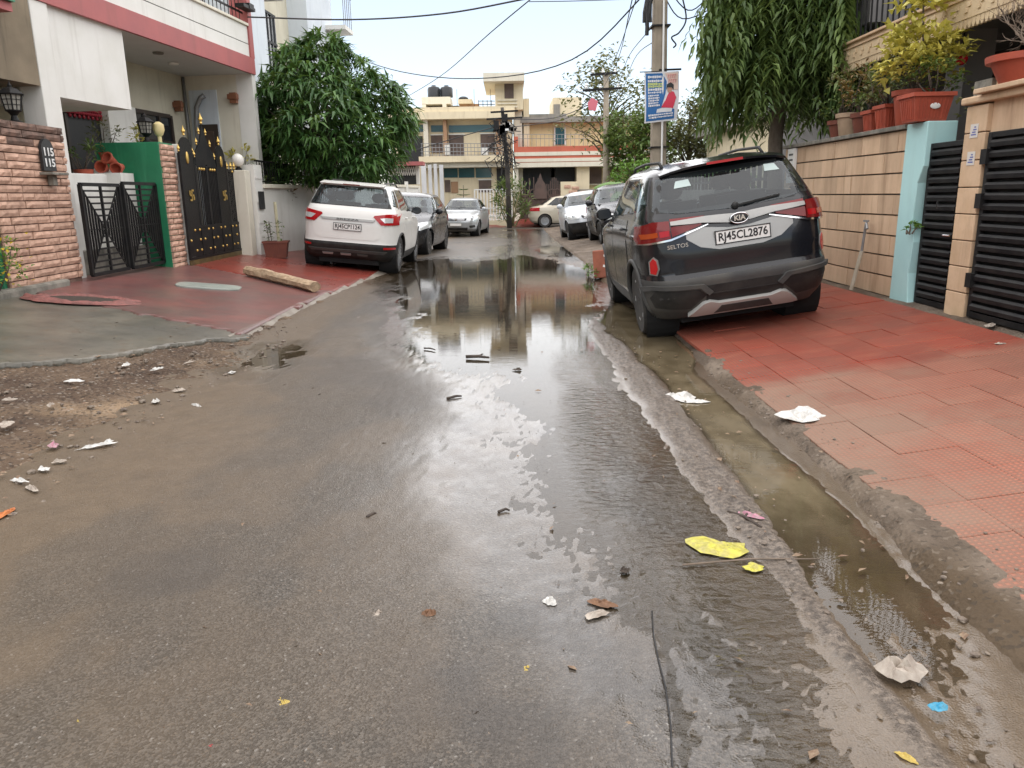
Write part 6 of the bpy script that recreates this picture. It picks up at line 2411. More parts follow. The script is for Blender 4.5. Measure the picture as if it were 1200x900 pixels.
def airy_tree(name, loc, h, rx, rz, n, L, W, mat, label, seed, trunk_r=0.09, bark=None, k=60, group='trees beyond the parked cars', zc=0.7, droop=0.35, spread=0.15):
    r = np.random.default_rng(seed)
    o = empty(name, loc, label=label, cat='tree', group=group)
    C = rdir(k, r, -0.8, 1.0) * (0.35 + 0.65 * r.random((k, 1)) ** 0.6) * np.array([rx, rx, rz]) + np.array([0, 0, h * zc])
    ci = r.integers(0, k, n)
    P = C[ci] + r.normal(0, 1, (n, 3)) * np.array([rx, rx, rz]) * spread
    D = rdir(n, r, -0.5, 0.8)
    link_mesh('crown', leaves_mesh('crown', P, D, L * r.uniform(0.6, 1.3, n), W * r.uniform(0.6, 1.3, n), droop, np.clip(0.6 * r.random(k)[ci] + 0.4 * r.random(n), 0, 1), mat, seed=seed), o)
    m = MB()
    m.tube([(0, 0, -0.2), (0.05, 0, h * 0.3), (-0.04, 0.03, h * 0.6), (0, 0, h * 0.92)], [trunk_r, trunk_r * 0.8, trunk_r * 0.55, trunk_r * 0.15], 8)
    m.build('trunk', bark or BARK, o, smooth='all')
    for i in range(0, k, max(1, k // 26)):
        c = Vector(C[i])
        b0 = Vector((0, 0, min(h * 0.85, max(h * 0.25, c.z - rz * 0.5))))
        m = MB()
        m.tube([b0, b0.lerp(c, 0.55) + Vector((0, 0, 0.05 * rz)), c], [trunk_r * 0.4, trunk_r * 0.25, trunk_r * 0.08], 5)
        m.build('limb', bark or BARK, o, smooth='all')
    return o


# sparse tree beside the far pole, then the thicker greenery behind the near pole
p = at(708, 232, 31)
airy_tree('sparse_tree', (p.x + 0.3, 32.5, 0.0), 6.6, 2.0, 1.9, 1500, 0.24, 0.12, LEAFO, 'tall thin-leaved olive tree with bare twigs right of the red-banded house', 61, k=70, zc=0.74)
airy_tree('leafy_tree', (5.0, 30.0, 0.2), 4.7, 1.35, 1.5, 3600, 0.24, 0.1, LEAFM, 'thick mid-green tree just left of the banner pole', 62, k=60, zc=0.62)
airy_tree('leafy_tree', (7.0, 31.0, 0.2), 4.9, 1.4, 1.6, 3400, 0.24, 0.1, LEAFO, 'olive tree with pale flowers behind the banner pole', 63, k=60, zc=0.66)
airy_tree('leafy_tree', (4.35, 27.5, 0.2), 2.6, 0.75, 0.75, 900, 0.18, 0.09, LEAFB, 'low bright green tree near the dark hatchback', 64, k=30, zc=0.6)
airy_tree('leafy_tree', (8.9, 29.0, 0.2), 4.4, 1.5, 1.6, 2000, 0.22, 0.09, LEAFM, 'green tree half hidden by the weeping tree', 65, k=50, zc=0.62)


def banana(loc, s, label, seed):
    rr = random.Random(seed)
    o = empty('banana_plant', loc, label=label, cat='plant', group='banana plants behind the black SUV')
    m = MB()
    m.tube([(0, 0, -0.1), (0.02, 0, 0.7 * s), (0, 0.02, 1.3 * s)], [0.1, 0.085, 0.05], 8)
    m.build('stem', pm('banana_stem', (0.14, 0.17, 0.06), (0.2, 0.17, 0.08), 6, 0.6), o, smooth='all')
    for k in range(8):
        a = k * 2.4 + rr.uniform(-0.3, 0.3)
        L, W = rr.uniform(1.0, 1.4) * s, 0.3 * s
        d = Vector((math.cos(a), math.sin(a), 0))
        sd_ = Vector((-d.y, d.x, 0))
        m = MB()
        rows = []
        n = 9
        el = rr.uniform(0.5, 1.2)
        for i in range(n + 1):
            t = i / n
            c = Vector((0, 0, 1.2 * s)) + d * (L * (t * math.cos(el) + 0.35 * t * t)) + Vector((0, 0, L * (t * math.sin(el) - 0.75 * t * t)))
            w = W * math.sin(math.pi * min(1, t * 0.92 + 0.06)) ** 0.6 * 0.5 * rr.uniform(0.85, 1.1)
            rows.append((c + sd_ * w + Vector((0, 0, -0.12 * w)), c + Vector((0, 0, 0.05 * s)), c - sd_ * w + Vector((0, 0, -0.12 * w))))
        for i in range(n):
            m.add(list(rows[i]) + list(rows[i + 1]), [(0, 1, 4, 3), (1, 2, 5, 4)])
        lf_ = m.mesh('leaf', LEAFB, 'all')
        at_ = lf_.attributes.new('tone', 'FLOAT', 'POINT')
        at_.data.foreach_set('value', np.full(len(lf_.vertices), rr.uniform(0.3, 1), np.float32))
        link_mesh('leaf', lf_, o)


banana((3.35, 22.5, 0.2), 1.0, 'banana plant with broad leaves left of the banner pole', 1)
banana((5.3, 21.5, 0.3), 1.15, 'banana plant with broad leaves right of the banner pole', 2)

# ============================================================ FAR BUILDINGS (front plane of each at its own depth)
FY = 42.0
BCREAM = pm('sun_bleached_cream', (0.74, 0.64, 0.45), (0.65, 0.56, 0.39), 0.8, 0.85, 0.1, 30, stain=(0.3, 0.23, 0.15), stain_amt=0.4)
BYEL = pm('yellow_render', (0.76, 0.66, 0.38), (0.68, 0.58, 0.33), 0.8, 0.85, 0.1, 30, stain=(0.32, 0.27, 0.15), stain_amt=0.5)
BRED = pm('brick_red_paint', (0.52, 0.135, 0.08), (0.44, 0.115, 0.07), 0.8, 0.8, 0.1, 30, stain=(0.25, 0.1, 0.06), stain_amt=0.4)
BBRN = pm('brown_brick_pier', (0.4, 0.24, 0.14), (0.32, 0.19, 0.11), 3, 0.85, 0.2, 20)
SHUTB = pm('brown_shutter', (0.13, 0.09, 0.075), (0.09, 0.065, 0.055), 3, 0.7)
TEALG = flat('teal_window_glass', (0.035, 0.11, 0.13), 0.12, 0, 0, 0.6)
TANK = flat('black_tank', (0.02, 0.022, 0.025), 0.4)
GREYC = pm('grey_concrete', (0.3, 0.28, 0.25), (0.2, 0.19, 0.17), 1.0, 0.9, 0.2, 30, stain=(0.08, 0.075, 0.065), stain_amt=0.6)
WSHEET = pm('whitish_sheet', (0.6, 0.6, 0.6), (0.5, 0.51, 0.52), 1.5, 0.5, 0.1, 30, stain=(0.3, 0.24, 0.18), stain_amt=0.6)


def fpart(root, name, mat, px0, py0, px1, py1, d0, d1, parent=None, bevel=0.0):
    """a block whose front face spans the measured rectangle on the building front (depth d0 in front of the plane, d1 behind)"""
    a, b2 = at(px0, py0, FY), at(px1, py1, FY)
    m = MB()
    m.span((a.x, FY - d0, min(a.z, b2.z)), (b2.x, FY + d1, max(a.z, b2.z)))
    o = m.build(name, mat, parent or root, bevel=bevel)
    o.matrix_parent_inverse = (root.matrix_world).inverted() if parent is None else Matrix.Identity(4)
    return o


def root_at(name, px, label):
    p = at(px, 240, FY)
    return empty(name, (0, 0, 0), label=label, cat='building')


B1 = root_at('apartment_house', 540, 'cream two-storey house with roof tower and black tanks closing the street')
fpart(B1, 'front_wall', BCREAM, 455, 131, 602.3, 250, 0.0, 8)
fpart(B1, 'side_wall', IVORY, 602.4, 129, 613.4, 250, -0.35, 7)
fpart(B1, 'parapet', BCREAM, 452, 128.5, 603, 134, 0.75, -0.001)
fpart(B1, 'roof_slab', BCREAM, 452, 134.3, 603, 140, 0.9, -0.002)
fpart(B1, 'balcony_slab', BCREAM, 494, 185, 595, 190, 1.3, -0.001)
fpart(B1, 'balcony_fascia', IVORY, 494, 190.3, 595, 196, 1.0, -0.002)
for (a, b2) in ((458, 496), (505, 519), (526, 583)):
    fpart(B1, 'clerestory_window', TEALG, a, 147, b2, 154.5, 0.03, -0.003)
for (a, b2, t_, bt) in ((505, 519, 158.5, 179), (526, 544, 158, 184.8), (563, 580, 157, 178)):
    w_ = fpart(B1, 'window', SHUTB, a, t_, b2, bt, 0.05, -0.004)
    fpart(B1, 'window_frame', WHITEW, a - 0.6, t_ - 1, b2 + 0.6, t_, 0.08, -0.002, w_)
    fpart(B1, 'window_frame', SHUTB, (a + b2) / 2 - 0.3, t_, (a + b2) / 2 + 0.3, bt, 0.07, -0.052, w_)
    fpart(B1, 'window_frame', SHUTB, a, (t_ + bt) / 2 - 0.25, b2, (t_ + bt) / 2 + 0.25, 0.068, -0.052, w_)
fpart(B1, 'roller_shutter', INKB, 466, 160, 496.5, 191, 0.05, -0.004)
for (a, b2, mt) in ((497, 504, IVORY), (520, 525.5, BBRN), (581, 587, BBRN)):
    fpart(B1, 'column', mt, a, 140.2, b2, 184.8, 0.6, -0.005)
fpart(B1, 'air_conditioner', WHITEP, 564, 174, 572, 182.5, 0.8, -0.2)
fpart(B1, 'electric_box', WHITEW, 522.5, 171, 529, 183, 0.9, -0.61)
rl = MB()
for py in (170, 174.5, 179, 183):
    a, b2 = at(496, py, FY), at(594, py, FY)
    rl.bar((a.x, FY - 1.2, a.z), (b2.x, FY - 1.2, b2.z), 0.03)
rl.build('balcony_rail', GREYM, B1, kind='stuff')
for px in np.arange(497, 594, 4.0):
    a, b2 = at(px, 170, FY), at(px, 184.5, FY)
    m = MB()
    m.bar((a.x, FY - 1.2, a.z), (a.x, FY - 1.2, b2.z), 0.025)
    m.build('railing_bar', GREYM, B1)
for (a, b2) in ((520, 536.5), (537.5, 556), (557.5, 576)):
    fpart(B1, 'clerestory_window', TEALG, a, 197, b2, 208, 0.03, -0.003)
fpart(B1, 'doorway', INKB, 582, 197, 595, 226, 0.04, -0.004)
w_ = fpart(B1, 'window', SHUTB, 561, 211, 576, 225, 0.05, -0.004)
fpart(B1, 'window_frame', WHITEW, 560, 210, 577, 211, 0.08, -0.002, w_)
fpart(B1, 'doorway', SHUTB, 521, 211, 528, 225, 0.05, -0.004)
fpart(B1, 'orange_panel', BBRN, 528.5, 213, 537, 226, 0.05, -0.004)
# roof tower
fpart(B1, 'tower', BCREAM, 580, 99, 613, 129, 0.3, 4)
fpart(B1, 'tower_roof', IVORY, 567, 90, 614, 98.8, 1.3, 4.3)
fpart(B1, 'tower_window', SHUTB, 591, 99.3, 602, 116, 0.33, -0.31)
for py in (118, 122, 126):
    fpart(B1, 'tower_ledge', IVORY, 583, py, 606, py + 0.8, 0.4, -0.3)
fpart(B1, 'stair_block', BCREAM, 613.5, 114, 621, 172, -0.5, 5)
# tank stand and roof rooms
fpart(B1, 'tank_stand', IVORY, 491, 111, 526, 119, -1.0, 3)
for a in (492, 516.5):
    fpart(B1, 'tank_pier', IVORY, a, 119.2, a + 5, 129, -1.0, 2.8)
fpart(B1, 'tank_wall', SHUTB, 500, 119.2, 535, 129, -2.0, 2.9)
for px in (505, 520.5):
    a = at(px, 114.5, FY)
    m = MB()
    m.lathe([(0.34, 0), (0.34, 0.42), (0.3, 0.5), (0.12, 0.56), (0.12, 0.6), (0.01, 0.61)], (a.x, FY + 1.8, at(px, 114.2, FY + 1.8).z), 16)
    o = m.build('water_tank', TANK, smooth=True)
    tag(o, 'black roof water tank, ' + ('left' if px < 510 else 'right') + ' one of the pair on the cream house', 'water tank', 'roof water tanks')
fpart(B1, 'roof_room', BBRN, 536, 118, 560, 129, -1.5, 3)
fpart(B1, 'roof_room_top', BCREAM, 535, 113, 552, 118, -1.2, 3.2)
m = MB()
a = at(543, 116, FY + 2)
m.ball((a.x, FY + 2, a.z), 0.28, 10, 6, (1, 1, 0.5))
m.build('roof_dome', TANK, B1, smooth='all')
rl = MB()
for py in (119, 123, 127):
    a, b2 = at(561, py, FY), at(580, py, FY)
    rl.bar((a.x, FY - 0.2, a.z), (b2.x, FY - 0.2, b2.z), 0.03)
rl.build('roof_rail', IRON, B1, kind='stuff')
for px in (561, 566, 571, 576):
    a, b2 = at(px, 118, FY), at(px, 129, FY)
    m = MB()
    m.bar((a.x, FY - 0.2, a.z), (a.x, FY - 0.2, b2.z), 0.03)
    m.build('roof_post', IRON, B1)
for px in (536, 556, 575):
    a = at(px, 128, FY + 1)
    m = MB()
    m.bar((a.x, FY + 1, a.z), (a.x, FY + 1, a.z + 1.0), 0.02)
    m.build('antenna', IRON, B1)

B2 = root_at('apartment_house', 660, 'yellow house with brick-red banded balcony parapet')
fpart(B2, 'front_wall', BYEL, 613, 139, 770, 250, -1.0, 8)
fpart(B2, 'roof_slab', GREYC, 610, 136.5, 770, 140.5, -0.3, 8)
fpart(B2, 'roof_shed', GREYC, 622, 128, 668, 136, -2.5, 6)
fpart(B2, 'roof_room', BCREAM, 653, 103, 690, 128, -4, 8)
fpart(B2, 'roof_room_wall', GREYC, 654, 112, 662, 128, -3.9, 3.99)
for (t_, bt, mt, d) in ((173, 179.3, BRED, 0.6), (179.3, 180.9, IVORY, 0.63), (180.9, 186.8, BRED, 0.6), (186.8, 187.9, IVORY, 0.63), (187.9, 191.5, BRED, 0.6), (191.5, 194, IVORY, 0.62)):
    fpart(B2, 'banded_parapet', mt, 602.5, t_, 765, bt, d, 1.2)
fpart(B2, 'red_pier', BRED, 602, 161, 607, 172.8, 0.58, 0.6)
w_ = fpart(B2, 'window', TEALG, 652, 148, 663, 168, -0.95, 0.9)
fpart(B2, 'window_frame', WHITEW, 650.5, 147, 652, 169, -0.9, 0.88, w_)
fpart(B2, 'window_frame', WHITEW, 663, 147, 664.5, 169, -0.9, 0.88, w_)
fpart(B2, 'window', SHUTB, 613.5, 144, 617, 154, -0.95, 0.9)
for px in np.arange(608, 690, 5.0):
    a, b2 = at(px, 158, FY), at(px, 173, FY)
    m = MB()
    m.bar((a.x, FY - 0.3, a.z), (a.x, FY - 0.3, b2.z), 0.02)
    m.build('railing_bar', GREYM, B2)
rl = MB()
for py in (158, 163):
    a, b2 = at(606, py, FY), at(692, py, FY)
    rl.bar((a.x, FY - 0.3, a.z), (b2.x, FY - 0.3, b2.z), 0.025)
rl.build('balcony_rail', GREYM, B2, kind='stuff')
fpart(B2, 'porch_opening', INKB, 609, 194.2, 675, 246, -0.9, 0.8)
fpart(B2, 'porch_column', IVORY, 602.5, 194.2, 608, 246, 0.45, 0.2)
fpart(B2, 'pier', BCREAM, 675.5, 194.2, 690, 246, 0.2, 0.9)
w_ = fpart(B2, 'window', SHUTB, 690.5, 195.5, 707, 215, -0.9, 0.8)
fpart(B2, 'window_sill', IVORY, 689, 215, 709, 216.5, -0.8, 0.9, w_)
w_ = fpart(B2, 'window', SHUTB, 716, 194.5, 727, 210, -0.9, 0.8)
fpart(B2, 'sign_board', WHITEP, 647, 196.5, 651, 207, -0.85, 0.8)

# ornate brown gate, stone front wall and white fence before the far houses
og = empty('ornate_gate', (0, 0, 0), label='brown ornate double gate in the porch of the red-banded house', cat='gate')
BG = pm('brown_gate_paint', (0.12, 0.075, 0.06), (0.08, 0.055, 0.045), 2, 0.6)
for (a, b2) in ((610, 641), (643, 656)):
    pa_, pb_ = at(a, 216, 41.3), at(b2, 246, 41.3)
    m = MB()
    m.span((pa_.x, 41.3, -0.1), (pb_.x, 41.33, pa_.z - 0.5))
    m.build('gate_sheet', BG, og)
    n = 6
    for k in range(n + 1):
        x = pa_.x + (pb_.x - pa_.x) * k / n
        m = MB()
        m.bar((x, 41.28, -0.1), (x, 41.28, pa_.z + 0.35 * math.sin(math.pi * k / n)), 0.05)
        m.build('bar', BG, og)
    for k in range(2 if b2 > 650 else 3):
        x = pa_.x + (pb_.x - pa_.x) * (k + 0.5) / (2 if b2 > 650 else 3)
        m = MB()
        m.tube([(x + 0.2 * math.cos(t), 41.26, pa_.z - 0.45 + 0.2 * math.sin(t)) for t in np.linspace(0, 2 * math.pi, 13)], 0.03, 5, caps=False)
        m.build('scroll', BG, og)
a = at(633, 205, 41.3)
m = MB()
m.prism([(a.x - 0.35, a.z - 1.2), (a.x + 0.35, a.z - 1.2), (a.x + 0.28, a.z - 0.5), (a.x + 0.12, a.z - 0.25), (a.x, a.z + 0.1), (a.x - 0.12, a.z - 0.25), (a.x - 0.28, a.z - 0.5)], 41.2, 41.24, 'Y')
m.build('gate_crest', BG, og)
fw = empty('front_wall', (0, 0, 0), label='low crazy-stone front wall before the yellow house', cat='wall')
p0, p1 = at(657, 213, 41.2), at(676, 240, 41.2)
m = MB()
m.span((p0.x, 41.2, -0.2), (p1.x, 41.5, p0.z))
m.build('stone_pier', BCREAM, fw)
q0, q1 = at(676.3, 222, 41.2), at(760, 240, 41.2)
m = MB()
m.span((q0.x, 41.25, -0.2), (q1.x, 41.5, q0.z))
m.build('wall_body', GREYC, fw)
rnd = random.Random(4)
for k in range(60):
    x = rnd.uniform(p0.x, q1.x)
    z = rnd.uniform(0.1, (p0.z if x < p1.x else q0.z) - 0.1)
    o = link_mesh('stone', rnd.choice(ROUGH), fw)
    M = Matrix(((0, 1, 0), (-1, 0, 0), (0, 0, 1))).transposed().to_4x4()
    o.matrix_local = Matrix.Translation((x, (41.2 if x < p1.x else 41.25), z)) @ Matrix.Rotation(R(-90), 4, 'Z') @ Matrix.Diagonal((0.05, rnd.uniform(0.2, 0.45), rnd.uniform(0.12, 0.25), 1))
fe = empty('fence', (0, 0, 0), label='white barred fence in front of the cream house', cat='fence')
p0, p1 = at(556, 222, 40.9), at(600, 240, 40.9)
m = MB()
m.span((p0.x, 40.9, -0.2), (p1.x, 41.0, 0.15))
m.build('kerb_wall', BCREAM, fe)
for k in range(13):
    x = p0.x + (p1.x - p0.x) * k / 12
    m = MB()
    m.span((x - 0.03, 40.92, 0.15), (x + 0.03, 40.98, p0.z))
    m.build('fence_post', WHITEP, fe)
for z in (0.35, 0.75, p0.z - 0.04):
    m = MB()
    m.span((p0.x, 40.905, z), (p1.x, 40.918, z + 0.05))
    m.build('fence_rail', WHITEP, fe)
# left: sheet panels, lattice topped wall
sh_ = empty('sheet_hoarding', (0, 0, 0), label='whitish vertical sheet panels at the far left corner of the junction', cat='fence')
for k, (a, b2) in enumerate(((493, 501), (501.3, 507.5), (508, 514), (514.4, 521))):
    p0, p1 = at(a, 192 + k % 2, 40.5), at(b2, 245, 40.5)
    m = MB()
    m.span((p0.x, 40.5 + 0.05 * (k % 2), -0.2), (p1.x, 40.56 + 0.05 * (k % 2), p0.z))
    m.build('panel', WSHEET, sh_)
lt = empty('lattice_wall', (0, 0, 0), label='pale wall with lattice screen top and dark slot beyond the silver sedan', cat='wall')
YL = 34.0
p0, p1 = at(452, 195, YL), at(493, 250, YL)
m = MB()
m.span((p0.x, YL, -0.3), (p1.x, YL + 0.3, at(470, 218, YL).z))
m.build('wall_body', WHITEW, lt)
m = MB()
a, b2 = at(459, 206, YL), at(488, 216, YL)
m.span((p0.x, YL + 0.02, b2.z), (a.x, YL + 0.28, p0.z))
m.span((b2.x, YL + 0.02, b2.z), (p1.x, YL + 0.28, p0.z))
m.build('wall_pier', WHITEW, lt, kind='stuff')
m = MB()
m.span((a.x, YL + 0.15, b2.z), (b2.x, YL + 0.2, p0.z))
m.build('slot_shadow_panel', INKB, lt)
for k in range(11):
    x = a.x + (b2.x - a.x) * k / 11
    for s_ in (0, 1):
        m = MB()
        dxx = (b2.x - a.x) / 11
        m.bar((x + dxx * s_, YL + 0.05 + 0.03 * s_, a.z), (x + dxx * (1 - s_), YL + 0.05 + 0.03 * s_, p0.z - 0.03), 0.035)
        m.build('lattice_bar', WHITEW, lt)
m = MB()
c0, c1 = at(450, 190.5, YL), at(497, 194, YL)
m.span((c0.x, YL - 0.5, c1.z), (c1.x, YL + 0.4, c0.z))
m.build('canopy', PINK, lt)
# nearer garden fence and tall grille between the white house and the lattice wall
gf = empty('garden_gate', (-4.42, 18.3, 0.1), (0, 0, -0.08), label='pale vertical barred gate behind the round tree', cat='gate')
for k in range(22):
    m = MB()
    m.tube([(0, 0.15 * k, 0), (0, 0.15 * k, 1.75)], 0.014, 5)
    m.build('bar', WHITEP, gf)
for z in (0.15, 0.9, 1.7):
    m = MB()
    m.bar((0, 0, z), (0, 3.2, z), 0.035)
    m.build('gate_rail', WHITEP, gf)
hs_ = empty('boundary_wall', (-4.3, 21.6, 0.0), (0, 0, -0.08), label='plain pale boundary wall behind the dark grey hatchback', cat='wall')
m = MB()
m.span((-0.25, 0, -0.3), (0, 9.5, 1.75))
m.build('wall_body', WHITEW, hs_)
m = MB()
m.span((-0.3, -0.05, 1.75), (0.05, 9.55, 1.83))
m.build('coping', IVORY, hs_)
for k in range(4):
    m = MB()
    m.span((0.001, 0.1 + 2.3 * k, -0.3), (0.06, 0.45 + 2.3 * k, 1.95))
    m.build('pilaster', WHITEW, hs_)
H5 = empty('house', (-6.0, 26.0, 0), label='pale low house between the round tree and the lattice wall', cat='house')
part('wall', CREAM, (-6, 0, 0), (0, 7, 3.2), H5)
part('roof_slab', WHITEW, (-6.1, -0.2, 3.2), (0.4, 7.2, 3.35), H5)
wq = part('window', DGLASS, (0.001, 1.0, 1.2), (0.03, 2.6, 2.5), H5)
part('window_frame', WOODD, (0.031, 1.75, 1.2), (0.05, 1.85, 2.5), wq)
# right side plots beyond the weeping tree
rb = empty('boundary_wall', (4.35, 13.2, 0.2), label='dark fence-topped wall behind the black SUV roof', cat='wall')
m = MB()
m.span((0, 0, -0.2), (0.2, 16, 1.25))
m.build('wall_body', GREYC, rb)
for k in range(46):
    m = MB()
    m.bar((0.1, 0.2 + 0.34 * k, 1.25), (0.1, 0.2 + 0.34 * k, 1.75), 0.06)
    m.build('fence_bar', IRON, rb)
for z in (1.4, 1.68):
    m = MB()
    m.bar((0.04, 0, z), (0.04, 16, z), 0.05)
    m.build('fence_rail', IRON, rb)
H6 = empty('house', (7.2, 20.0, 0), label='beige house mostly hidden behind the trees on the right', cat='house')
part('wall', BCREAM, (0, 0, 0), (6, 9, 3.3), H6)
part('roof_slab', GREYC, (-0.4, -0.3, 3.3), (6.2, 9.3, 3.5), H6)

# conifer in a planter, leafy clump and red earth ramp at the junction
p = at(544, 240, 40.95)
ca = empty('conifer', (p.x, 40.6, 0.0), label='small tiered dark conifer before the cream house', cat='tree')
P, D = [], []
r = np.random.default_rng(8)
for tier in range(6):
    z = 0.35 + 0.27 * tier
    R_ = 0.5 - 0.07 * tier
    for k in range(70):
        a = r.uniform(0, 6.28)
        q = r.uniform(0.1, 1)
        P.append((math.cos(a) * R_ * q, math.sin(a) * R_ * q, z + 0.05 * q))
        D.append((math.cos(a), math.sin(a), 0.15))
D = np.array(D)
D /= np.linalg.norm(D, axis=1, keepdims=True)
link_mesh('foliage', leaves_mesh('foliage', np.array(P), D, 0.16, 0.05, 0.2, r.random(len(P)), LEAFD, seed=8), ca)
m = MB()
m.tube([(0, 0, -0.2), (0, 0, 1.95)], [0.04, 0.012], 6)
m.build('trunk', BARK, ca)
p = at(602, 250, 38.6)
bush('tall_shrub', (p.x - 0.05, 38.9, -0.1), 0.85, 0.6, 1.1, 620, 0.36, 0.08, LEAFM, 'tall leafy shrub with bare yellowish canes at the foot of the dark pole', seed=90, stems=14, stem_mat=pm('yellow_cane', (0.32, 0.27, 0.14), (0.22, 0.18, 0.1), 4, 0.7), base_r=0.12, stem_r=0.022, droop=0.3)
rp = MB()
p = at(607, 252, 39.6)
for (x0, x1, y0_, y1_, z) in ((-0.4, 1.5, 0, 1.6, 0.32), (-2.6, -0.6, 0, 1.0, 0.12)):
    n = 8
    vs, fs = [], []
    for i in range(n + 1):
        for j in range(n + 1):
            u, v = i / n, j / n
            vs.append((p.x + x0 + (x1 - x0) * u, 39.2 + y0_ + (y1_ - y0_) * v, -0.17 + z * math.sin(math.pi * min(1, 0.15 + u * 0.8)) * v * 1.2 + rnd.uniform(-0.02, 0.02)))
    for i in range(n):
        for j in range(n):
            q = i * (n + 1) + j
            fs.append((q, q + n + 1, q + n + 2, q + 1))
    rp.add(vs, fs)
rp.build('red_ramp', RED_L2, kind='structure', smooth='all')

# ============================================================ POLES AND WIRES
CONC = pm('pole_concrete', (0.34, 0.29, 0.22), (0.25, 0.21, 0.16), 4, 0.85, 0.3, 50, stain=(0.15, 0.12, 0.09), stain_amt=0.5)
np_ = empty('utility_pole', (2.28, 12.0, 0.1), (0, R(-0.9), 0), label='grey concrete utility pole carrying the blue banner', cat='utility pole')
m = MB()
m.add([(-.115, -.11, -.3), (.115, -.11, -.3), (.115, .11, -.3), (-.115, .11, -.3), (-.085, -.085, 6.4), (.085, -.085, 6.4), (.085, .085, 6.4), (-.085, .085, 6.4)], [(3, 2, 1, 0), (4, 5, 6, 7), (0, 1, 5, 4), (1, 2, 6, 5), (2, 3, 7, 6), (3, 0, 4, 7)])
m.build('shaft', CONC, np_, bevel=0.02)
m = MB()
m.tube([(0.02, -0.15, 0.2), (0.03, -0.14, 2.0), (0.035, -0.125, 4.0), (0.03, -0.12, 5.6)], 0.016, 6)
m.build('conduit', WHITEP, np_)
for z in (1.55, 1.95, 3.62):
    m = MB()
    m.span((-0.135, -0.135, z), (0.135, 0.13, z + 0.02))
    m.build('strap', IRON, np_)
m = MB()
m.bar((-0.02, -0.11, 3.03), (0.3, -0.11, 3.03), 0.025)
m.bar((-0.3, -0.11, 3.01), (0.0, -0.11, 3.01), 0.012)
m.build('banner_rod', IRON, np_, kind='stuff')
m = MB()
rr = random.Random(2)
for k in range(9):
    x = -0.2 + rr.uniform(-0.05, 0.05)
    m.tube([(x + 0.06, -0.1, 4.1), (x, -0.12, 3.9 + rr.uniform(-.1, .1)), (x + rr.uniform(-.04, .04), -0.12, 3.72 - rr.uniform(0, 0.16))], 0.022, 6)
m.build('cable_bundle', INKB, np_, kind='stuff')
m = MB()
m.tube([(-0.2, -0.12, 3.66), (-0.205, -0.12, 3.5)], 0.028, 8)
m.build('cable_joint', INKB, np_)
m = MB()
m.bar((-0.24, -0.1, 4.12), (0.1, -0.1, 4.12), 0.04)
m.bar((-0.24, -0.1, 4.35), (0.12, -0.1, 4.42), 0.04)
m.build('bracket', IRON, np_, kind='stuff')

# the banner: printed cloth, slightly buckled
bn = empty('banner', (2.235, 11.84, 2.42), (0, R(-1.2), R(3)), label='blue and white printed banner with a figure in red, tied to the utility pole', cat='banner')
W_, H_ = 0.5, 0.68


def bmap(u, v):
    return (u * W_ - W_ * 0.46, -0.012 * math.sin(u * 5 + v * 3) - 0.012 * math.sin(v * 6), v * H_ + 0.05 * (0.5 - u) * (1 - v) * -1)


def bpatch(name, poly, mat, d, parent):
    return patch(name, poly, lambda u, v: (bmap(u, v)[0], bmap(u, v)[1] - d, bmap(u, v)[2]), mat, parent, 0.0, 0.002, 0.12)


BLUEB = flat('banner_blue', (0.02, 0.13, 0.36), 0.5)
WHB = flat('banner_white', (0.7, 0.7, 0.72), 0.5)
PEACH = flat('banner_peach', (0.72, 0.55, 0.47), 0.5)
REDB = flat('banner_red', (0.6, 0.03, 0.07), 0.5)
SKINB = flat('banner_skin', (0.45, 0.25, 0.17), 0.6)
YELB = flat('banner_yellow', (0.55, 0.62, 0.2), 0.5)
cl_ = patch('cloth', [(0, 0), (0.96, -0.02), (1.02, 0.5), (1, 1), (0, 1)], bmap, WHB, bn, 0.0, 0.004, 0.08)
bpatch('blue_field', [(0.04, 0.03), (0.88, 0.02), (0.88, 0.22), (0.5, 0.3), (0.62, 0.55), (0.66, 0.8), (0.52, 0.97), (0.04, 0.97)], BLUEB, 0.004, bn)
bpatch('peach_field', [(0.69, 0.62), (0.98, 0.62), (0.98, 0.97), (0.6, 0.97), (0.7, 0.82)], PEACH, 0.004, bn)
bpatch('figure_dress', [(0.48, 0.28), (0.84, 0.24), (0.93, 0.46), (0.86, 0.58), (0.76, 0.6), (0.68, 0.52), (0.62, 0.42)], REDB, 0.007, bn)
bpatch('figure_face', [(0.7, 0.57), (0.78, 0.57), (0.81, 0.64), (0.78, 0.69), (0.7, 0.69), (0.67, 0.63)], SKINB, 0.009, bn)
bpatch('figure_hair', [(0.64, 0.62), (0.68, 0.68), (0.8, 0.67), (0.85, 0.62), (0.86, 0.72), (0.77, 0.78), (0.66, 0.74)], INKB, 0.011, bn)
bpatch('white_panel', [(0.34, 0.18), (0.8, 0.17), (0.82, 0.24), (0.52, 0.27), (0.36, 0.25)], WHB, 0.006, bn)
pr = random.Random(6)
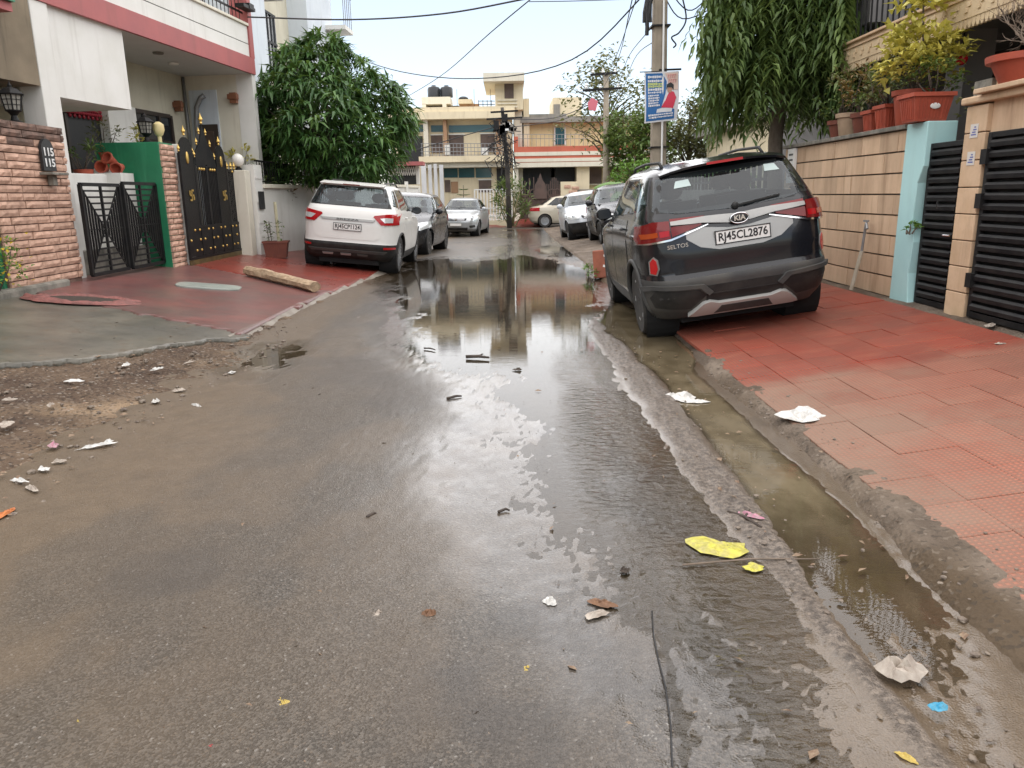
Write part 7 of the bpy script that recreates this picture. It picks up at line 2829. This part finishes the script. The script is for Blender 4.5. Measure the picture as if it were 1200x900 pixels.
for i, (v, mt, u0, u1) in enumerate(((0.9, WHB, .1, .5), (0.82, WHB, .1, .58), (0.76, YELB, .1, .56), (0.71, YELB, .1, .56), (0.65, WHB, .1, .55), (0.59, WHB, .1, .5), (0.53, WHB, .1, .42), (0.48, WHB, .1, .44), (0.43, WHB, .1, .42), (0.38, WHB, .1, .4), (0.33, WHB, .1, .44), (0.14, WHB, .1, .84), (0.09, WHB, .12, .84))):
    m = MB()
    u = u0
    h2 = 0.015 if v > 0.6 else 0.011
    while u < u1:
        du = pr.uniform(0.025, 0.06)
        a = bmap(u, v)
        b2 = bmap(min(u1, u + du), v)
        hh = h2 * pr.uniform(0.6, 1.3)
        m.span((a[0], a[1] - 0.009, a[2] - hh), (b2[0], a[1] - 0.0075, a[2] + hh))
        u += du + 0.012
    m.build('print_line', mt, bn, kind='stuff')
for txt, v in (('Study', 0.9), ('Gas', 0.8)):
    pass
for v, u0, u1 in ((0.9, .68, .92), (0.8, .7, .9)):
    m = MB()
    u = u0
    while u < u1:
        a = bmap(u, v)
        m.bar((a[0], a[1] - 0.01, a[2] - 0.025), (a[0] + 0.016, a[1] - 0.01, a[2] + 0.025), 0.01, 0.002)
        m.bar((a[0], a[1] - 0.0105, a[2] + 0.02), (a[0] + 0.026, a[1] - 0.0105, a[2] + 0.018), 0.008, 0.002)
        u += 0.062
    m.build('print_line', REDB, bn, kind='stuff')

fp = at(597, 262, 38.4)
tp_ = empty('utility_pole', (fp.x, 38.4, -0.15), label='dark junction pole hung with tangled cables and boxes', cat='utility pole')
topz = at(590, 126, 38.4).z + 0.15
m = MB()
m.tube([(0, 0, 0), (-0.05, 0, topz * 0.5), (-0.25, 0, topz)], [0.13, 0.11, 0.08], 8)
m.build('shaft', pm('dark_pole', (0.07, 0.06, 0.05), (0.04, 0.035, 0.03), 3, 0.8), tp_, smooth='all')
rr = random.Random(11)
for (z, w) in ((at(0, 138, 38.4).z, 1.3), (at(0, 146, 38.4).z, 1.7), (at(0, 160, 38.4).z, 1.1)):
    m = MB()
    m.bar((-0.15 - w / 2, -0.1, z), (-0.15 + w / 2, -0.1, z + 0.05), 0.08)
    m.build('cross_arm', IRON, tp_)
for k in range(9):
    m = MB()
    z = at(0, rr.uniform(143, 172), 38.4).z + 0.1
    m.box((-0.15 + rr.uniform(-0.55, 0.55), -0.18, z), (rr.uniform(0.15, 0.35), 0.2, rr.uniform(0.2, 0.45)))
    m.build('service_box', rr.choice([IRON, GREYC, GREYC, WHITEP]), tp_)
m = MB()
for k in range(60):
    z = at(0, rr.uniform(145, 195), 38.4).z
    x = -0.15 + rr.gauss(0, 0.25)
    m.tube([(x, -0.2, z), (x + rr.gauss(0, .3), -0.25, z - rr.uniform(0.1, 0.4)), (x + rr.gauss(0, .25), -0.2, z - rr.uniform(0.3, 0.9))], 0.022, 4)
m.build('cable_tangle', INKB, tp_, kind='stuff')

p = at(710, 232, 30.0)
sp2 = empty('utility_pole', (p.x, 30.0, -0.1), label='weathered utility pole with two cross arms in front of the sparse tree', cat='utility pole')
m = MB()
m.tube([(0, 0, 0), (0, 0, 3.0), (-0.05, 0, at(0, 95, 30).z)], [0.14, 0.12, 0.09], 8)
m.build('shaft', CONC, sp2, smooth='all')
for py, w in ((97, 0.9), (115, 1.3)):
    z = at(0, py, 30).z
    m = MB()
    m.bar((-w * 0.7, -0.12, z), (w * 0.4, -0.12, z + 0.06), 0.08)
    m.build('cross_arm', IRON, sp2)
    for q in (-0.6, -0.2, 0.3):
        m = MB()
        m.lathe([(0.04, 0), (0.06, 0.04), (0.035, 0.08), (0.055, 0.12), (0.01, 0.15)], (q * w, -0.12, z + 0.06), 8)
        m.build('insulator', WHITEP, sp2)
m = MB()
q = at(695, 122, 29.8)
m.prism([(q.x - 0.16, q.z - 0.2), (q.x + 0.1, q.z - 0.24), (q.x + 0.18, q.z + 0.1), (q.x - 0.05, q.z + 0.22), (q.x - 0.2, q.z + 0.05)], 29.78, 29.8, 'Y')
tag(m.build('snagged_kite', flat('kite_pink', (0.6, 0.16, 0.2), 0.7)), 'pink torn kite caught by the weathered pole', 'kite')

WIRE = flat('wire_black', (0.02, 0.02, 0.022), 0.5)


def wire(label, pts, rad=0.011, sag=0.0, n=14):
    a, b2 = Vector(pts[0]), Vector(pts[-1])
    out = []
    if len(pts) == 2:
        for i in range(n + 1):
            t = i / n
            out.append(a.lerp(b2, t) + Vector((0, 0, -4 * sag * t * (1 - t))))
    else:
        P = [Vector(p) for p in pts]
        P = [P[0] * 2 - P[1]] + P + [P[-1] * 2 - P[-2]]
        for i in range(1, len(P) - 2):
            for k in range(6):
                t = k / 6
                p0, p1, p2, p3 = P[i - 1:i + 3]
                out.append(0.5 * ((2 * p1) + (-p0 + p2) * t + (2 * p0 - 5 * p1 + 4 * p2 - p3) * t ** 2 + (-p0 + 3 * p1 - 3 * p2 + p3) * t ** 3))
        out.append(P[-2])
    m = MB()
    m.tube(out, rad, 5)
    o = m.build('overhead_wire', WIRE, smooth='all')
    tag(o, label, 'wire', 'overhead wires')


PT = Vector((2.2, 11.9, 4.35))
wire('thick wire from the rose-banded balcony across the sky', [at(290, 20, 15.9), at(410, 23, 14.6), at(520, 16, 13.4), at(625, -3, 12.3)], 0.014)
wire('long sagging wire from the tall white house to the banner pole', [at(400, 62, 25), at(470, 84, 22), at(560, 92, 18), at(670, 70, 14.5), PT], 0.012)
wire('thin wire rising from the far tanks to the top of the sky', [at(462, 122, 36), at(515, 90, 26), at(575, 38, 18), at(628, -6, 15)], 0.012)
wire('slack wire from the dark junction pole to the weathered pole', [at(590, 140, 38.4), at(650, 138, 34.5), at(705, 116, 30)], 0.018)
wire('lower slack wire from the dark junction pole to the weathered pole', [at(592, 150, 38.4), at(660, 140, 34), at(690, 117, 30)], 0.018)
wire('cable leaving the dark junction pole towards the left', [at(590, 146, 38.3), at(540, 160, 38.6), at(480, 178, 39)], 0.022)
for i, (px, nm) in enumerate(((712, 'leftmost'), (716, 'second'), (727, 'third'), (735, 'rightmost'))):
    wire(f'{nm} of four wires running from the banner pole top to the weathered pole', [at([748, 742, 770, 778][i], [-8, -6, 24, 40][i], 12.2), at(px + 8, 70, 22), at([700, 705, 722, 726][i], 100 + 6 * i, 29.9)], 0.009)
wire('upper wire leaving the banner pole to the right', [PT, at(806, 12, 12), at(835, -8, 12)], 0.009)
wire('lower wire leaving the banner pole to the right', [PT + Vector((0, 0, -0.15)), at(800, 22, 12), at(850, 2, 12)], 0.009)
wire('loose curled cable end hanging right of the banner pole', [at(799, -6, 12), at(804, 22, 12), at(796, 38, 12), at(787, 44, 12), at(792, 52, 12), at(789, 56, 12)], 0.012)
wire('faint high wire crossing near the top edge', [at(620, 2, 20), at(680, 1, 20), at(790, -3, 20)], 0.01)

# ============================================================ THINGS ON THE VERGES
# rough stone bar, planter, drain cover, broken red cement, painted block
a, b2 = Vector((-4.1, 12.12, 0.33)), Vector((-2.8, 11.07, 0.17))
m = MB()
n = 12
rr = random.Random(3)
ax = (b2 - a).normalized()
sdv = ax.cross(Vector((0, 0, 1))).normalized()
upv = sdv.cross(ax)
rings = []
for i in range(n + 1):
    p = a.lerp(b2, i / n)
    ring = []
    for k in range(8):
        t = 2 * math.pi * k / 8 + 0.39
        ring.append(p + sdv * (0.1 * math.cos(t) * rr.uniform(0.88, 1.1)) + upv * (0.08 * math.sin(t) * rr.uniform(0.85, 1.1)))
    rings.append(ring)
vs = [v for q in rings for v in q]
fs = [(i * 8 + k, i * 8 + (k + 1) % 8, (i + 1) * 8 + (k + 1) % 8, (i + 1) * 8 + k) for i in range(n) for k in range(8)]
fs += [tuple(range(7, -1, -1)), tuple(n * 8 + k for k in range(8))]
m.add(vs, fs)
tag(m.build('stone_bar', pm('buff_log', (0.5, 0.37, 0.24), (0.26, 0.17, 0.1), 9, 0.85, 0.9, 24, stretch=(1.5, 1.5, 3), bdist=0.02, grime=0.6), smooth=True), 'long buff stone bar lying across the red forecourt', 'stone bar')

pp = on_verge(325, 303, zL)
po = pot_square((pp.x, pp.y, pp.z + 0.02), 0.46, 0.26, 0.32, TERRAB, 'brown plastic planter standing against the pale low wall', rot=R(8), group='planter on the red forecourt')
pc = empty('potted_plant', (pp.x, pp.y, pp.z + 0.3), label='thin leafy plant with a pale stake in the brown planter', cat='plant')
m = MB()
m.tube([(0.06, 0, 0), (0.05, 0, 0.78)], 0.03, 7)
m.build('stake', pm('pale_stake', (0.55, 0.52, 0.36), (0.45, 0.42, 0.28), 8, 0.7), pc)
r = np.random.default_rng(31)
n = 60
P = np.stack([r.choice([0.08, -0.1, -0.16], n) + r.normal(0, 0.03, n), r.normal(0, 0.04, n), r.uniform(0.05, 0.42, n)], 1)
link_mesh('foliage', leaves_mesh('foliage', P, rdir(n, r, -0.2, 0.8), 0.09, 0.045, 0.4, r.random(n), LEAFM, seed=31), pc)
m = MB()
for x in (0.08, -0.1, -0.16):
    m.tube([(x * 0.8, 0, 0), (x, 0, 0.42)], 0.007, 5)
m.build('stem', BARK, pc, kind='stuff')

m = MB()
mh = on_verge(245, 338, zL)
m.prism([(0.42 * math.copysign(abs(math.cos(t)) ** 0.55, math.cos(t)), 0.27 * math.copysign(abs(math.sin(t)) ** 0.55, math.sin(t))) for t in np.linspace(0, 2 * math.pi, 29)[:-1]], 0.0, 0.03)
o = m.build('drain_cover', pm('pale_cement', (0.33, 0.36, 0.32), (0.24, 0.27, 0.24), 5, 0.35, 0.2, 60), loc=(mh.x, mh.y, mh.z + 0.012), bevel=0.008)
o.rotation_euler = (0, R(6.8), R(12))
tag(o, 'pale oblong cement drain cover set in the red forecourt', 'drain cover')

bk = on_verge(98, 354, zL)
m = MB()
rr = random.Random(9)
K, J = 40, 9
vs, fs = [], []
for k in range(K):
    t = k / K * 6.2832
    wd = 0.85 + 0.35 * mnoise.noise((math.cos(t) * 1.6, math.sin(t) * 1.6, 4.0))
    for j in range(J):
        f = j / (J - 1)
        rad = 1 - 0.55 * wd * f + 0.12 * mnoise.noise((math.cos(t) * 3, math.sin(t) * 3, f * 2))
        hgt = 0.05 * math.sin(math.pi * f) ** 0.6 * (0.55 + 0.9 * mnoise.noise((math.cos(t) * 4, math.sin(t) * 4, f * 3 + 9)))
        vs.append((0.62 * rad * math.cos(t), 0.36 * rad * math.sin(t), max(-0.01, hgt)))
for k in range(K):
    for j in range(J - 1):
        a, b2 = k * J + j, ((k + 1) % K) * J + j
        fs.append((a, b2, b2 + 1, a + 1))
m.add(vs, fs)
o = m.build('broken_cement_rim', pm('broken_red_cement', (0.28, 0.1, 0.085), (0.15, 0.065, 0.055), 10, 0.7, 0.9, 24, grime=0.6, bdist=0.015), loc=(bk.x, bk.y, bk.z + 0.02), smooth='all')
o.rotation_euler = (0, R(6.8), R(20))
tag(o, 'broken ring of red painted cement round a muddy hole by the sandstone wall', 'rubble')
o['kind'] = 'thing'
m = MB()
m.prism([(0.46 * math.cos(t), 0.26 * math.sin(t)) for t in np.linspace(0, 2 * math.pi, 19)[:-1]], 0, 0.012)
o = m.build('mud_patch', SOIL, loc=(bk.x, bk.y, bk.z + 0.026), kind='structure')
o.rotation_euler = (0, R(6.8), R(20))

rbk = empty('painted_block', (1.72, 12.95, 0.04), (R(-6), R(-5), R(-8)), label='red oxide painted concrete block with a white painted sign, beside the black SUV', cat='concrete block')
m = MB()
m.span((-0.3, -0.14, 0), (0.34, 0.16, 0.46))
m.build('block', pm('rusty_red_paint', (0.36, 0.11, 0.06), (0.26, 0.09, 0.055), 5, 0.7, 0.3, 50, grime=0.35), rbk, bevel=0.02)
m = MB()
st = [[(-0.12, 0.36), (0.0, 0.38), (0.1, 0.35), (0.24, 0.38)], [(-0.02, 0.36), (-0.1, 0.3), (0.0, 0.26), (0.06, 0.22), (-0.02, 0.16), (-0.14, 0.2)], [(0.02, 0.24), (0.1, 0.16), (0.0, 0.1), (-0.06, 0.12)], [(0.12, 0.35), (0.18, 0.3), (0.22, 0.24)]]
for s_ in st:
    for p0, p1 in zip(s_[:-1], s_[1:]):
        m.bar((p0[0], -0.143, p0[1]), (p1[0], -0.143, p1[1]), 0.006, 0.038, up=(0, 0, 1))
m.v = [(v[0], max(-0.1475, min(-0.1415, v[1])), v[2]) for v in m.v]
m.build('painted_sign', WHITEP, rbk, kind='stuff')
for i, (px, py) in enumerate(((690, 322), (697, 326))):
    p = onz(px, py, 0.02)
    bush('weed', (p.x, p.y - 0.1, 0.0), 0.1, 0.1, 0.09, 40, 0.1, 0.025, LEAFB, ['small green weed tuft left of the red painted block', 'tiny grass tuft at the foot of the red painted block'][i], seed=100 + i, stems=3)

# greenery on the left plots
lowp = [(-5.15, 16.2, 1.55, 0.35, 0.35, 0.35, 260, LEAFM, 'green shrub behind the black railing nearest the cream post'),
        (-5.0, 17.2, 1.5, 0.4, 0.45, 0.3, 280, LEAFR, 'russet and green shrub behind the middle of the black railing'),
        (-4.85, 18.0, 1.5, 0.3, 0.35, 0.3, 220, LEAFM, 'green shrub at the far end of the black railing')]
for i, (x, y, z, a, b2, c, n, mt, lab) in enumerate(lowp):
    bush('shrub', (x, y, z - 0.25), a, b2, c, n, 0.12, 0.04, mt, lab, seed=110 + i, group='shrubs behind the low wall railing')
    m = MB()
    m.span((x - 0.25, y - 0.3, 0.2), (x + 0.1, y + 0.3, z - 0.25))
    tag(m.build('planter_box', PLINTH), 'concrete planter box under the ' + lab.replace('behind the', 'by the'), 'planter')
bush('shrub', (-5.35, 16.1, 1.95), 0.22, 0.22, 0.25, 90, 0.14, 0.06, LEAFY, 'small yellow-green plant above the cream post beside the globe lamp', seed=120)
m = MB()
m.span((-5.45, 16.0, 0.3), (-5.25, 16.2, 1.95))
tag(m.build('plant_stand', PLINTH), 'slim concrete stand under the yellow-green plant by the globe lamp', 'stand')
fb = bush('flowering_shrub', (-5.55, 8.35, 0.42), 0.32, 0.16, 0.34, 260, 0.07, 0.03, LEAFB, 'shrub with yellow flowers against the green wall end at far left', seed=130)
r = np.random.default_rng(131)
n = 120
P = np.stack([r.normal(0, 0.2, n), r.normal(-0.1, 0.08, n), r.uniform(0.1, 0.68, n)], 1)
link_mesh('flowers', leaves_mesh('flowers', P, rdir(n, r, 0, 1), 0.045, 0.035, 0.2, r.random(n), leaf_mat('yellow_petal', (0.6, 0.4, 0.02), (0.75, 0.6, 0.06)), seed=131), fb)['kind'] = 'stuff'
# planted pots behind the nested gate and on the sill
for i, (px, py, Yd, s_, mt, lab) in enumerate(((98, 180, 11.6, 0.3, LEAFM, 'leafy potted plant in front of the dark doorway'), (126, 160, 12.3, 0.34, LEAFO, 'dry branching plant before the white pier'), (168, 158, 12.75, 0.24, LEAFY, 'yellowish plant behind the lantern on the green pillar'))):
    p = at(px, py + 22, Yd)
    bush('porch_plant', (p.x, p.y, p.z), s_ * 0.6, s_ * 0.6, s_ * 0.8, 110, 0.1, 0.03, mt, lab, seed=140 + i, stems=6, stem_r=0.007)
    m = MB()
    m.lathe([(0.09, 0), (0.13, 0.22), (0.14, 0.24), (0.12, 0.24), (0.11, 0.2)], (p.x, p.y, p.z - 0.2), 14)
    o = m.build('flower_pot', TERRA, smooth=True)
    tag(o, 'terracotta pot holding the ' + lab, 'flower pot')
    m = MB()
    m.span((p.x - 0.16, p.y - 0.16, 0.3), (p.x + 0.16, p.y + 0.16, p.z - 0.2))
    tag(m.build('plant_stand', WHITEW), 'whitewashed block under the ' + lab, 'stand')
for i, (px, py) in enumerate(((121, 191), (130, 186), (139, 191))):
    p = at(px, py, 11.9)
    m = MB()
    m.lathe([(0.05, -0.07), (0.08, 0.07), (0.095, 0.075), (0.095, 0.1), (0.075, 0.1), (0.07, 0.03), (0.02, -0.04)], n=14)
    o = m.build('empty_pot', TERRA, loc=(p.x, 11.9, 1.9 + (0.1 if i == 1 else 0)), smooth=True)
    o.rotation_euler = (R([80, 60, 100][i]), R([20, -30, 10][i]), 0)
    tag(o, ['tipped terracotta pot at the left of the heap on the white sill', 'tipped terracotta pot on top of the heap on the white sill', 'tipped terracotta pot at the right of the heap on the white sill'][i], 'flower pot', 'tipped pots on the sill')
m = MB()
pa_, pb_ = at(118, 197, 11.9), at(144, 197, 11.9)
m.span((pa_.x - 0.05, 11.7, 0.3), (pb_.x + 0.05, 12.1, 1.82))
tag(m.build('pot_shelf', WHITEW), 'whitewashed shelf carrying the heap of tipped pots', 'shelf')
bush('balcony_plant', (-5.3, 14.6, 4.72), 0.2, 0.5, 0.35, 220, 0.12, 0.04, LEAFM, 'green plants behind the rose-banded balcony railing', seed=150)

# ============================================================ LITTER
def crumple(name, x, y, z, sx, sy, h, mat, label, seed, rot=0.0, group=None, cat='litter', n=7):
    rr = random.Random(seed)
    m = MB()
    K, J = 18, 4
    edge = [0.5 * (1 + 0.4 * mnoise.noise((math.cos(6.2832 * k / K) * 1.7 + seed * 1.3, math.sin(6.2832 * k / K) * 1.7, seed * 0.37)) + rr.uniform(-0.1, 0.1)) for k in range(K)]
    vs, fs = [(0, 0, h * 0.7)], []
    for j in range(1, J + 1):
        f = j / J
        for k in range(K):
            a = 6.2832 * k / K
            u, v = edge[k] * f * math.cos(a), edge[k] * f * math.sin(a)
            q = 0.5 + 1.1 * mnoise.noise((u * 5 + seed, v * 5, seed * 0.7)) + rr.uniform(-0.15, 0.15)
            vs.append((u * sx * 1.15, v * sy * 1.15, max(0.001, 0.003 + h * max(0, q) * (1.05 - 0.85 * f ** 2))))
    for k in range(K):
        fs.append((0, 1 + k, 1 + (k + 1) % K))
        for j in range(J - 1):
            p0, p1 = 1 + j * K + k, 1 + j * K + (k + 1) % K
            fs.append((p0, p0 + K, p1 + K, p1))
    m.add(vs, fs)
    o = m.build(name, mat, loc=(x, y, z), rot=(0, 0, rot), smooth=False)
    s_ = o.modifiers.new('s', 'SOLIDIFY')
    s_.thickness = 0.0015
    return tag(o, label, cat, group)


WPL = pm('white_plastic', (0.66, 0.65, 0.62), (0.45, 0.43, 0.39), 24, 0.5, grime=0.5, gs=40)
WPA = pm('dirty_paper', (0.42, 0.37, 0.31), (0.27, 0.22, 0.18), 25, 0.8)
YPL = pm('yellow_plastic', (0.5, 0.46, 0.05), (0.36, 0.31, 0.1), 30, 0.45, grime=0.8, gs=38)
BPL = pm('blue_wrapper', (0.02, 0.25, 0.42), (0.1, 0.3, 0.38), 60, 0.4, grime=0.5, gs=60)
PKP = pm('pink_wrapper', (0.45, 0.17, 0.24), (0.4, 0.3, 0.3), 50, 0.5, grime=0.6, gs=50)
BRL = pm('brown_leaf', (0.2, 0.1, 0.05), (0.12, 0.06, 0.03), 30, 0.6)
YLF = flat('yellow_dead_leaf', (0.45, 0.33, 0.08), 0.6)
RLF = flat('red_dead_leaf', (0.3, 0.04, 0.04), 0.6)
TWG = pm('wet_twig', (0.05, 0.032, 0.02), (0.03, 0.02, 0.014), 20, 0.6)


def gR(px, py):
    return on_verge(px, py, zR)


p = gR(940, 492)
crumple('plastic_bag', p.x, p.y, p.z + 0.012, 0.27, 0.2, 0.06, WPL, 'flattened white plastic bag lying at the tile edge', 1, 0.3)
p = onz(796, 467, 0.0)
crumple('wet_tissue', p.x, p.y, 0.0, 0.2, 0.16, 0.05, WPL, 'clump of white wet tissue in the muddy drain', 2, 0.5)
p = onz(814, 471, 0.0)
crumple('wet_tissue', p.x, p.y, 0.0, 0.16, 0.07, 0.02, WPL, 'trailing strip of white tissue right of the wet clump', 3, -0.2)
p = onz(840, 642, 0.0)
crumple('plastic_wrapper', p.x, p.y, 0.0, 0.2, 0.15, 0.02, YPL, 'large torn yellow plastic wrapper in the shallow water', 4, -0.35)
p = onz(883, 667, 0.0)
crumple('plastic_wrapper', p.x, p.y, 0.004, 0.065, 0.06, 0.012, YPL, 'small yellow plastic scrap beside the stick', 5, 0.1)
p = onz(1056, 789, 0.02)
crumple('crumpled_rag', p.x, p.y, 0.022, 0.12, 0.09, 0.05, WPA, 'crumpled greyish rag on the mud at lower right', 6, 0.2)
p = onz(1099, 833, 0.02)
crumple('sweet_wrapper', p.x, p.y, 0.028, 0.05, 0.035, 0.012, BPL, 'bright blue sweet wrapper on the mud at lower right', 7, 0.2)
p = onz(880, 608, 0.0)
crumple('wrapper_strip', p.x, p.y, 0.012, 0.1, 0.03, 0.015, PKP, 'dull pink wrapper strip on the mortar ridge', 8, -0.7)
p = gR(1160, 383)
crumple('paper_strip', p.x, p.y, p.z + 0.012, 0.22, 0.05, 0.01, PKP if False else WPA, 'pale paper strip at the foot of the wide black gate', 9, 0.8)
p = gR(1172, 405)
crumple('paper_scrap', p.x, p.y, p.z + 0.012, 0.08, 0.04, 0.01, WPA, 'small pale scrap on the clean red tiles at right', 10, 0.2)
road_bits = [(503, 722, .05, .03, .03, BRL, 'curled brown leaf standing on the asphalt'), (443, 721, .045, .03, .015, WPA, 'pale curled leaf left of the brown one'),
             (645, 707, .05, .04, .022, WPL, 'small crumpled white paper on the asphalt'), (705, 709, .09, .04, .02, BRL, 'wet brown leaf clump right of the white paper'), (699, 722, .075, .035, .015, WPA, 'pale wet leaf below the brown clump'),
             (732, 671, .04, .03, .02, TWG, 'dark wet leaf at the edge of the running water'), (333, 826, .05, .03, .012, YLF, 'yellow dead leaf at lower left of the road'), (250, 879, .04, .025, .01, RLF, 'dark red leaf near the bottom edge'),
             (616, 787, .03, .025, .012, YLF, 'tiny yellowish leaf scrap mid road'), (194, 855, .03, .012, .01, BRL, 'brown sliver of leaf near the bottom left'), (94, 850, .03, .02, .01, YLF, 'tiny pale leaf at the bottom left corner'),
             (606, 434, .07, .05, .02, TWG, 'dark leaf in the mirror-like puddle'), (5, 604, .14, .05, .02, pm('orange_leaf', (0.5, 0.16, 0.03), (0.35, 0.1, 0.03), 20, 0.6), 'orange dead leaf at the left picture edge'),
             (1062, 890, .05, .02, .01, YLF, 'yellow leaf beside the tar seam at the bottom')]
for i, (px, py, sx, sy, h, mt, lab) in enumerate(road_bits):
    p = on_verge(px, py, zL) if px < 60 else onz(px, py, 0.0)
    crumple('dead_leaf', p.x, p.y, p.z + 0.003, sx, sy, h, mt, lab, 200 + i, i * 0.9, 'leaves and scraps on the road', 'litter', 5)
twigs = [(546, 418, 573, 419, .016, 'thick dark stick lying in the wide puddle'), (524, 467, 541, 464, .01, 'thin twig beyond the middle of the road'), (430, 606, 441, 602, .008, 'short dark twig left of the centre'),
         (584, 600, 597, 598, .007, 'short thin twig in the middle of the road'), (800, 662, 960, 655, .004, 'long pale stick across the drain edge'), (497, 408, 510, 410, .008, 'small twig at the left rim of the wide puddle'),
         (853, 600, 892, 618, .009, 'dark stick on the mortar ridge')]
for i, (x0, y0_, x1, y1_, rad, lab) in enumerate(twigs):
    p0, p1 = onz(x0, y0_, rad + 0.003), onz(x1, y1_, rad + 0.003)
    m = MB()
    mid_ = p0.lerp(p1, 0.5) + Vector((0.008, 0.018, 0.004))
    m.tube([p0, mid_, p1], [rad, rad * 0.9, rad * 0.6], 6)
    if i == 0 or i == 6:
        m.tube([mid_, mid_ + Vector((0.04, 0.06, 0.01))], [rad * 0.6, rad * 0.3], 5)
    tag(m.build('twig', DRYT if i == 4 else TWG, smooth='all'), lab, 'twig', 'twigs on the road')
cp = [onz(x, y, 0.006) for x, y in ((764, 716), (766, 745), (772, 775), (780, 805), (786, 850), (788, 899))]
m = MB()
m.tube(cp, 0.0025, 5)
tag(m.build('thread', INKB, smooth='all'), 'thin black thread lying along the road at lower right', 'thread')
left_bits = [(86, 448, .16, .07, WPL, 'white plastic sliver on the dark earth, nearest the cement apron'), (116, 524, .2, .04, WPL, 'long white strip at the road edge'), (127, 520, .07, .06, WPL, 'small white scrap at the tip of the long strip'),
             (63, 524, .1, .06, PKP, 'pink and white wrapper on the dark earth'), (52, 552, .08, .05, WPL, 'white scrap below the pink wrapper'), (70, 543, .08, .04, WPA, 'greyish scrap right of the white scrap'),
             (184, 434, .14, .05, WPL, 'white strip on the sandy earth near the apron corner'), (183, 472, .09, .06, WPL, 'white lump beside the wet road edge'), (230, 477, .14, .03, WPL, 'thin white strip on the wet road edge'),
             (272, 438, .06, .09, WPL, 'small upright white scrap by the roadside puddle'), (210, 459, .1, .07, WPA, 'grey scrap left of the roadside puddle'), (148, 429, .1, .06, WPL, 'pale scrap on the earth below the apron edge'),
             (8, 499, .16, .08, WPA, 'dirty paper at the left picture edge'), (24, 566, .12, .03, WPL, 'white sliver low at the left'), (12, 470, .1, .05, WPA, 'dull paper scrap by the apron front'),
             (222, 426, .14, .04, WPA, 'pale strip right of the sandy patch'), (60, 476, .1, .05, WPA, 'small grey scrap in the middle of the dark earth'), (38, 575, .12, .04, WPA, 'grey scrap low on the muddy edge')]
for i, (px, py, sx, sy, mt, lab) in enumerate(left_bits):
    p = on_verge(px, py, zL)
    crumple('paper_scrap', p.x, p.y, p.z + 0.006, sx * 0.8, sy * 0.75, 0.022, mt, lab, 300 + i, i * 0.7, 'scraps on the left earth verge', 'litter', 5)
# dead leaves and chips too small to pick apart
m = MB()
rr = random.Random(77)
for k in range(420):
    if k < 260:
        x, y = -2.3 - rr.random() ** 1.3 * 1.8, 2.9 + rr.random() * 5
        z = float(zL(x)) + 0.012
    elif k < 350:
        x, y = rr.uniform(0.95, 1.65), 2 + rr.random() * 5
        z = 0.012 + float(zR(x))
    else:
        x, y = rr.uniform(-1.8, 0.8), 1.6 + rr.random() ** 1.6 * 8
        z = 0.007
    s_ = rr.uniform(0.008, 0.03)
    t = rr.uniform(0, 6.28)
    d = Vector((math.cos(t), math.sin(t), 0)) * s_
    e = Vector((-math.sin(t), math.cos(t), 0)) * s_ * rr.uniform(0.15, 0.6)
    c = Vector((x, y, z))
    m.add([c - d, c + e + Vector((0, 0, s_ * 0.3)), c + d, c - e], [(0, 1, 2, 3)])
m.build('debris', pm('leaf_chips', (0.13, 0.07, 0.04), (0.27, 0.2, 0.13), 60, 0.7), kind='stuff')
